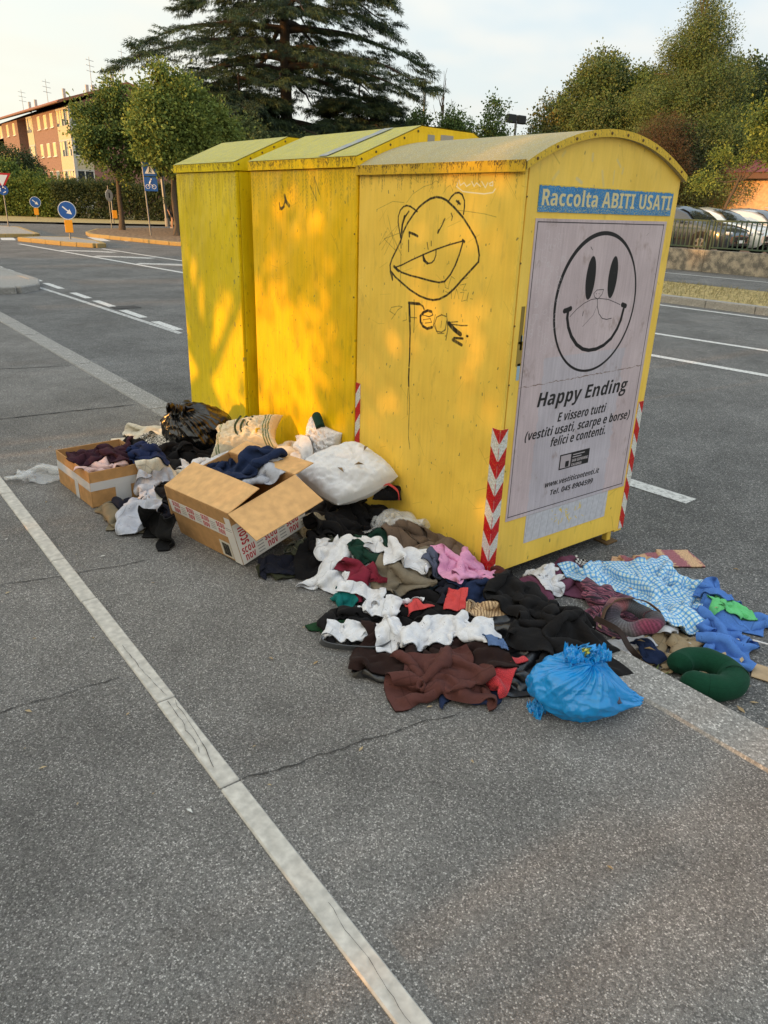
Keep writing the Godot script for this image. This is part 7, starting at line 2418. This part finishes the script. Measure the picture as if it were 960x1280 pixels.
func build_pile():
	make_fabrics()
	hf_init()
	build_boxes()
	# height field of the boxes: floors and rims
	hf_box(0.975, 1.39, -4.30, -3.80, 0.16)
	hf_box(0.97, 1.0, -4.30, -3.80, 0.205)
	hf_box(0.97, 1.39, -3.825, -3.795, 0.205)
	hf_box(1.37, 1.40, -4.30, -3.80, 0.205)
	hf_box(1.19, 1.36, -3.28, -2.74, 0.275)
	hf_box(1.36, 1.68, -3.30, -2.76, 0.285)
	hf_box(1.62, 1.68, -3.30, -2.76, 0.36)
	var g2 := "clothes dumped in heaps beside the bins"
	for r in GARMENTS: garment(r, g2)
	# things in and on the boxes
	garment(["pink_shirt", "pale pink shirt in the bottom of the shallow cardboard box", "shirt", 1.10, -3.93, 0.34, 0.32, -0.5, 0.62, 0.62, 0.05, 801, 0, "palepink", 0.005, 0.028])
	garment(["plum_cardigan", "dark plum cardigan bundled up in the shallow cardboard box", "cardigan", 1.17, -4.10, 0.62, 0.62, -0.3, 0.42, 0.42, 0.24, 804, 0, "plum", 0.007, 0.028])
	garment(["blue_jumper", "deep blue jumper hanging over the rim of the shallow box", "jumper", 1.36, -3.93, 0.40, 0.36, -0.2, 0.52, 0.52, 0.09, 807, 0, "deepnavy", 0.008, 0.028])
	garment(["white_pillowcase", "off-white cloth spilling out of the torn cardboard box", "cloth", 1.58, -3.03, 0.42, 0.40, -0.4, 0.52, 0.52, 0.11, 810, 0, "palegrey", 0.006, 0.028])
	garment(["navy_sweatshirt", "navy blue sweatshirt piled on top of the torn cardboard box", "sweatshirt", 1.60, -3.17, 0.80, 0.66, -0.55, 0.52, 0.5, 0.15, 813, 1, "navy", 0.009, 0.028])
	var rbm := cushion(Vector3(2.165, 0.255, -3.37), Vector3(0.02, -0.02, 0.13), Vector3(0.045, 0.13, -0.02), 0.05, 815, 0.02, 0.3, 0.4)
	stamp(rbm)
	tag(mi(rbm.done(), fab.white, "white_robe"), "white towelling robe pushed upright against the middle bin", "robe")
	garment(["white_cloth", "white cotton cloth slumped in front of the white robe", "cloth", 2.03, -3.36, 0.40, 0.40, -0.2, 0.5, 0.5, 0.14, 816, 0, "white", 0.008, 0.028])
	# clear plastic sacks
	garment(["plastic_bag", "crumpled clear plastic bag on the tarmac beside the shallow box", "plastic bag", 0.90, -4.47, 0.46, 0.40, -0.5, 0.66, 0.66, 0.10, 821, 3, "plastic", 0.0015, 0.028])
	garment(["white_underwear", "white cloth inside the clear bag by the bin", "cloth", 2.12, -2.60, 0.26, 0.26, 0.2, 0.5, 0.5, 0.08, 826, 3, "white", 0.006, 0.028])
	garment(["plastic_bag", "clear plastic bag of white clothes against the bin, above the brown jacket", "plastic bag", 2.11, -2.60, 0.42, 0.42, 0.2, 0.52, 0.52, 0.13, 827, 3, "plastic", 0.0015, 0.028])
	# black bin bag
	var film := plain(c8(18, 18, 20), 0.24)
	film.metallic_specular = 0.6
	var IR := Vector3(0.789, 0, 0.615)
	var IT := Vector3(-0.615, 0, 0.789)
	var bb := thing("bin_bag", "shiny black bin bag with gathered neck, in front of the narrow bin", "bin bag", Vector3(1.90, 0, -4.47))
	var sb := sack(Vector3(0.0, 0.13, 0.0), IR, IT, Vector3(0.22, 0.17, 0.19), Vector3(-0.35, 0.75, 0.25), 27, 831, 0.0, 0.03)
	mi(sb.done(), film, "sack", bb)
	var tl := MB.new()
	tail(tl, Vector3(-0.06, 0.28, 0.02), Vector3(-0.6, 0.35, 0.15).normalized(), Vector3.UP, 0.16, 0.09, 832)
	tail(tl, Vector3(-0.05, 0.29, 0.03), Vector3(-0.2, 0.5, 0.3).normalized(), Vector3.RIGHT, 0.08, 0.07, 833)
	mi(tl.done(), film, "neck", bb)
	# blue rubbish bag
	var bf := plain(c8(20, 150, 222), 0.2)
	bf.metallic_specular = 0.6
	bf.transparency = BaseMaterial3D.TRANSPARENCY_ALPHA
	bf.albedo_color = Color(0.08, 0.60, 0.90, 0.80)
	bf.backlight_enabled = true
	bf.backlight = Color(0.1, 0.4, 0.5)
	var blue := thing("rubbish_bag", "knotted translucent blue plastic rubbish bag on the kerb edge", "rubbish bag", Vector3(1.795, 0, -1.195))
	var s2 := sack(Vector3(-0.01, 0.088, 0.0), IR, IT, Vector3(0.175, 0.105, 0.125), Vector3(0.08, 0.95, 0.22), 23, 841, 0.9, 0.0, 130, 190)
	mi(s2.done(), bf, "sack", blue)
	var t2 := MB.new()
	tail(t2, Vector3(0.0, 0.185, 0.0), Vector3(-0.62, 0.55, -0.5).normalized(), Vector3.UP, 0.10, 0.055, 842)
	tail(t2, Vector3(0.005, 0.185, 0.0), Vector3(0.6, 0.55, 0.3).normalized(), Vector3.UP, 0.085, 0.05, 843)
	tail(t2, Vector3(0.0, 0.187, 0.0), Vector3(0.25, 0.9, -0.35).normalized(), Vector3.RIGHT, 0.07, 0.045, 844)
	mi(t2.done(), bf, "knot", blue)
	var t3 := MB.new()
	tail(t3, Vector3(0.0, 0.190, -0.01), Vector3(0.1, 1.0, -0.1).normalized(), Vector3.RIGHT, 0.05, 0.02, 845)
	mi(t3.done(), plain(c8(206, 208, 96), 0.4), "drawstring", blue)
	var corner := MB.new()
	tail(corner, Vector3(-0.115, 0.03, -0.055), Vector3(-0.75, -0.18, -0.25).normalized(), Vector3.UP, 0.06, 0.05, 846)
	mi(corner.done(), bf, "corner", blue)
	var inner := cushion(Vector3(-0.01, 0.08, 0.01), IR * 0.105, IT * 0.07, 0.05, 847, 0.01)
	mi(inner.done(), fab.slate, "contents", blue)
	# white pillow
	var pb := cushion(Vector3(2.03, 0.262, -2.93), Vector3(0.035, -0.055, 0.175), Vector3(0.172, 0.068, 0.05), 0.10, 851, 0.006, 0.0, 0.42)
	stamp(pb)
	var pm := fabric(c8(216, 218, 224), 0.85, 0.1)
	pm.albedo_texture = null
	var pil := mi(pb.done(), pm, "pillow")
	tag(pil, "puffy white pillow with dry leaves on it, leaning on the bin", "pillow")
	# canvas tote
	var tote := thing("tote_bag", "cream canvas tote bag with green stripes and green handles, stuffed full", "bag", Vector3(1.97, 0.215, -3.90))
	var tc := Canvas.new(256, 128)
	for y in 128:
		for x in 256:
			var col := c8(212, 202, 178)
			for sx in [22, 32, 42, 214, 224]:
				if absi(x - sx) < 3: col = c8(116, 130, 96)
			tc.mixp(x, y, col, 1.0)
	var tm := fabric(Color.WHITE)
	tm.albedo_texture = tex(tc.image())
	tm.uv1_scale = Vector3.ONE
	var tbm := cushion(Vector3.ZERO, IR * 0.21 + Vector3(0, 0.05, 0), IT * -0.10 + Vector3(0, 0.07, 0), 0.105, 861, 0.014, 0.7, 0.5)
	mi(tbm.done(), tm, "body", tote)
	for p in tbm.v: hf_top(p.x + 1.97, p.z - 3.90, p.y + 0.215)
	var dg := fabric(c8(58, 72, 52))
	for k in 3:
		var x := -0.035 + k * 0.035
		strap([IR * x + IT * 0.085 + Vector3(0, 0.02, 0), IR * (x - 0.015) + IT * 0.085 + Vector3(0, 0.095, 0), IR * (x + 0.01) + IT * 0.02 + Vector3(0, 0.14, 0)], 0.012, 0.004, IR, dg, "handle", tote)
	mi(bx(IR * 0.085 + IT * 0.095 + Vector3(0, 0.075, 0), Vector3(0.03, 0.03, 0.012), 0.004), plain(c8(206, 170, 40), 0.6), "patch", tote)
	# green slipper tip behind the robe
	var sl := MB.new()
	var sy := hf_at(2.17, -3.42) + 0.012
	tube_path(sl, [Vector3(2.165, sy - 0.02, -3.38), Vector3(2.18, sy + 0.01, -3.43), Vector3(2.195, sy + 0.02, -3.47)], 0.026, 12)
	tag(mi(sl.done(), fab.bottle, "slipper"), "dark green slipper poking up behind the white robe", "slipper")
	# sandal with coral strap
	var sd := thing("sandal", "black sandal with a coral strap tucked under the pillow", "sandal", Vector3(2.165, 0.185, -2.755))
	mi(cushion(Vector3.ZERO, IR * 0.075, IT * 0.045 + Vector3(0, -0.02, 0), 0.03, 871, 0.004).done(), fab.black, "sole", sd)
	strap([IR * -0.04 + Vector3(0, 0.035, 0) + IT * 0.02, IR * 0.0 + Vector3(0, 0.06, 0) + IT * 0.03, IR * 0.05 + Vector3(0, 0.035, 0) + IT * 0.055, IR * 0.06 + Vector3(0, -0.01, 0) + IT * 0.06], 0.024, 0.004, IT, fab.coral, "strap", sd)
	# grey belt loop on the tarmac
	var bl := strap([Vector3(1.50, 0.03, -1.84), Vector3(1.43, 0.018, -1.845), Vector3(1.35, 0.016, -1.905), Vector3(1.295, 0.016, -1.965), Vector3(1.285, 0.016, -2.005), Vector3(1.31, 0.016, -2.025), Vector3(1.36, 0.02, -2.02)], 0.028, 0.004, Vector3(0, 1, 0.6), fabric(c8(86, 88, 92), 0.6), "belt")
	tag(bl, "grey webbing belt curling out of the front heap onto the tarmac", "belt")
	# knitted ring scarf with a brown strap
	var ks := thing("knitted_scarf", "chunky knitted scarf in grey and maroon stripes, coiled in a ring", "scarf", Vector3(2.40, 0, -1.43))
	var kb := MB.new()
	var kp := []
	for k in 15:
		var an := TAU * k / 14.0 * 0.96
		var rr := 1.0 + 0.08 * sin(an * 3.0)
		kp.append(IR * cos(an) * 0.085 * rr + IT * sin(an) * 0.095 * rr + Vector3(0, 0.03 + 0.015 * sin(an * 2.0), 0))
	tube_path(kb, kp, 0.036, 18)
	for j in kb.v.size(): kb.v[j].y = 0.012 + (kb.v[j].y - 0.0) * 0.62 + 0.008 * sin(kb.v[j].x * 60.0) * cos(kb.v[j].z * 47.0)
	var km := woven(256, 1.0, "knitband")
	mi(kb.done(), km, "coil", ks)
	strap([IR * -0.14 + IT * 0.06 + Vector3(0, 0.03, 0), IR * -0.10 + IT * -0.02 + Vector3(0, 0.056, 0), IR * -0.02 + IT * -0.085 + Vector3(0, 0.066, 0), IR * 0.07 + IT * -0.075 + Vector3(0, 0.062, 0), IR * 0.115 + IT * -0.01 + Vector3(0, 0.05, 0)], 0.022, 0.004, IT + Vector3(0, 0.5, 0), fabric(c8(96, 76, 62)), "strap", ks)
	var bs := strap([Vector3(2.16, 0.10, -1.44), Vector3(2.22, 0.06, -1.37), Vector3(2.20, 0.03, -1.30), Vector3(2.24, -0.02, -1.27)], 0.022, 0.004, IR, fabric(c8(52, 42, 38), 0.5), "leather_strap")
	tag(bs, "dark brown leather strap hanging over the kerb beside the knitted scarf", "strap")
	# green neck pillow
	var np := thing("neck_pillow", "dark green U-shaped neck pillow lying against the kerb", "neck pillow", Vector3(2.41, -0.1, -1.095))
	var nb := MB.new()
	var path := PackedVector3Array()
	var rad := PackedFloat32Array()
	for k in 41:
		var t := k / 40.0
		var an := lerpf(-2.86, 2.86, t)
		var e := minf(t, 1.0 - t) * 2.0
		path.append(IR * cos(an) * 0.098 + IT * sin(an) * 0.092 + Vector3(0, 0.052 - 0.004 * cos(an), 0))
		rad.append(0.050 * clampf(pow(e * 9.0, 0.5), 0.0, 1.0) * (0.94 + 0.12 * sin(t * PI)) * (1.0 + 0.035 * sin(an * 4.0 + 0.6) + 0.02 * sin(an * 9.0)) + 0.0005)
	nb.tube(path, rad, 22, false)
	for j in nb.v.size():
		nb.v[j].y = maxf(nb.v[j].y * 0.9, 0.003)
	var gm := fabric(c8(22, 66, 48), 0.95, 0.4)
	mi(nb.done(), gm, "cushion", np)
	var seam := MB.new()
	var sp := []
	for k in 6:
		var an := lerpf(-0.2, PI * 0.75, k / 5.0)
		sp.append(IR * (0.098 + 0.0515 * cos(an)) * cos(0.25) + IT * (0.098 + 0.0515 * cos(an)) * sin(0.25) + Vector3(0, 0.048 + 0.0515 * sin(an), 0))
	tube_path(seam, sp, 0.002, 6)
	mi(seam.done(), fab.bottle, "seam", np)
	# drawcords of the blue jacket
	var cord := MB.new()
	tube_path(cord, [Vector3(2.73, -0.02, -1.09), Vector3(2.78, -0.03, -1.02), Vector3(2.86, -0.06, -1.02), Vector3(2.92, -0.085, -1.0), Vector3(2.98, -0.09, -1.03)], 0.0035, 6)
	tag(mi(cord.done(), fab.white, "drawcord"), "white drawcord trailing from the blue cotton jacket", "cord")
	var card := cardboard(651, c8(176, 152, 120))
	var cp := mi(bx(Vector3.ZERO, Vector3(0.11, 0.004, 0.10), 0.001), card, "cardboard_piece")
	cp.position = Vector3(2.665, -0.094, -0.985)
	cp.rotation = Vector3(0.03, 0.4, -0.02)
	tag(cp, "flat square of brown cardboard on the road beyond the neck pillow", "cardboard")
	# label sewn on the blue towel
func build_litter():
	var g := RandomNumberGenerator.new()
	g.seed = 990
	# dry leaves: curled little blades, scattered; nobody would count them
	var b := MB.new()
	for k in 190:
		var x := g.randf_range(0.2, 3.6)
		var z := g.randf_range(-5.2, -0.5)
		if k < 50:
			x = 2.24 + absf(g.randfn()) * 0.22
			z = g.randf_range(-1.7, -0.7)
		var y := hf_at(x, z) + 0.004
		if x > 2.2 and z < -2.05: continue
		if x < 2.2 and hf_at(x, z) > 0.01: continue
		var s := g.randf_range(0.006, 0.022)
		if x < 2.0: s *= 0.6
		var t := g.randf()
		b.col = Color(0.30, 0.20, 0.09).lerp(Color(0.42, 0.33, 0.2), t) if g.randf() < 0.85 else Color(0.6, 0.6, 0.58)
		var a := g.randf() * TAU
		b.xf = Transform3D(Basis(Vector3.UP, a).scaled(Vector3.ONE * s), Vector3(x, y, z))
		var h := g.randf_range(0.1, 0.5)
		b.tri(Vector3(-1, 0, 0), Vector3(0, h, 0.42), Vector3(1.1, 0.15, 0))
		b.tri(Vector3(-1, 0, 0), Vector3(1.1, 0.15, 0), Vector3(0, h * 0.8, -0.42))
	for p in [[1.95, -2.86], [2.02, -2.80], [2.10, -2.86]]:
		b.col = Color(0.22, 0.15, 0.08)
		b.xf = Transform3D(Basis(Vector3.UP, g.randf() * TAU).scaled(Vector3(0.028, 0.05, 0.03)), Vector3(p[0], hf_at(p[0], p[1]) + 0.012, p[1]))
		b.tri(Vector3(-1, 0, 0), Vector3(0, 0.3, 0.3), Vector3(1.1, 0.15, 0))
		b.tri(Vector3(-1, 0, 0), Vector3(1.1, 0.15, 0), Vector3(0, 0.3, -0.3))
	var lm := StandardMaterial3D.new()
	lm.vertex_color_use_as_albedo = true
	lm.roughness = 0.9
	var o := mi(b.done(), lm, "leaf_litter")
	tag(o, "dry brown leaves and scraps scattered along the kerb and tarmac", "litter")
	o.set_meta("kind", "stuff")
	# weeds in the kerb joint
	for w in [[2.225, -1.20, 0.10], [2.23, -1.12, 0.07], [2.215, -6.15, 0.10], [2.22, -5.75, 0.05], [2.225, -7.8, 0.06], [2.23, -0.95, 0.06]]:
		var wb := MB.new()
		for k in 16:
			var a := g.randf() * TAU
			var l: float = w[2] * g.randf_range(0.5, 1.1)
			var d := Vector3(cos(a) * 0.6, g.randf_range(0.5, 1.2), sin(a) * 0.6).normalized()
			var s := d.cross(Vector3.UP).normalized() * l * 0.07
			wb.col = Color(0.10, 0.13, 0.04) if g.randf() < 0.6 else Color(0.30, 0.27, 0.12)
			var m := d * l * 0.6
			wb.quad(-s, s, m + s * 0.8, m - s * 0.8)
			wb.tri(m - s * 0.8, m + s * 0.8, d * l + Vector3(0, -l * 0.15, 0))
		var wn := mi(wb.done(), mats.leaf, "kerb_weed")
		wn.position = Vector3(w[0], -0.1, w[1])
		tag(wn, "small dry weed growing in the joint below the kerb", "weed", "weeds along the kerb")
	# tufts of the dry grass strip
	var gb := MB.new()
	for k in 2600:
		var p := Vector3(g.randf_range(14.25, 17.2), 0.03, g.randf_range(-16.0, -5.0))
		var l := g.randf_range(0.04, 0.13)
		var a := g.randf() * TAU
		var d := Vector3(cos(a) * 0.5, 1.0, sin(a) * 0.5).normalized()
		var s := d.cross(Vector3(0, 0, 1)).normalized() * 0.012
		gb.col = Color(0.34, 0.28, 0.13).lerp(Color(0.16, 0.17, 0.06), g.randf() * g.randf())
		gb.tri(p - s, p + s, p + d * l)
	var gn := mi(gb.done(), lm, "dry_grass_tufts")
	gn.set_meta("kind", "stuff")
	tag(gn, "dry yellow grass blades on the strip across the road", "grass")
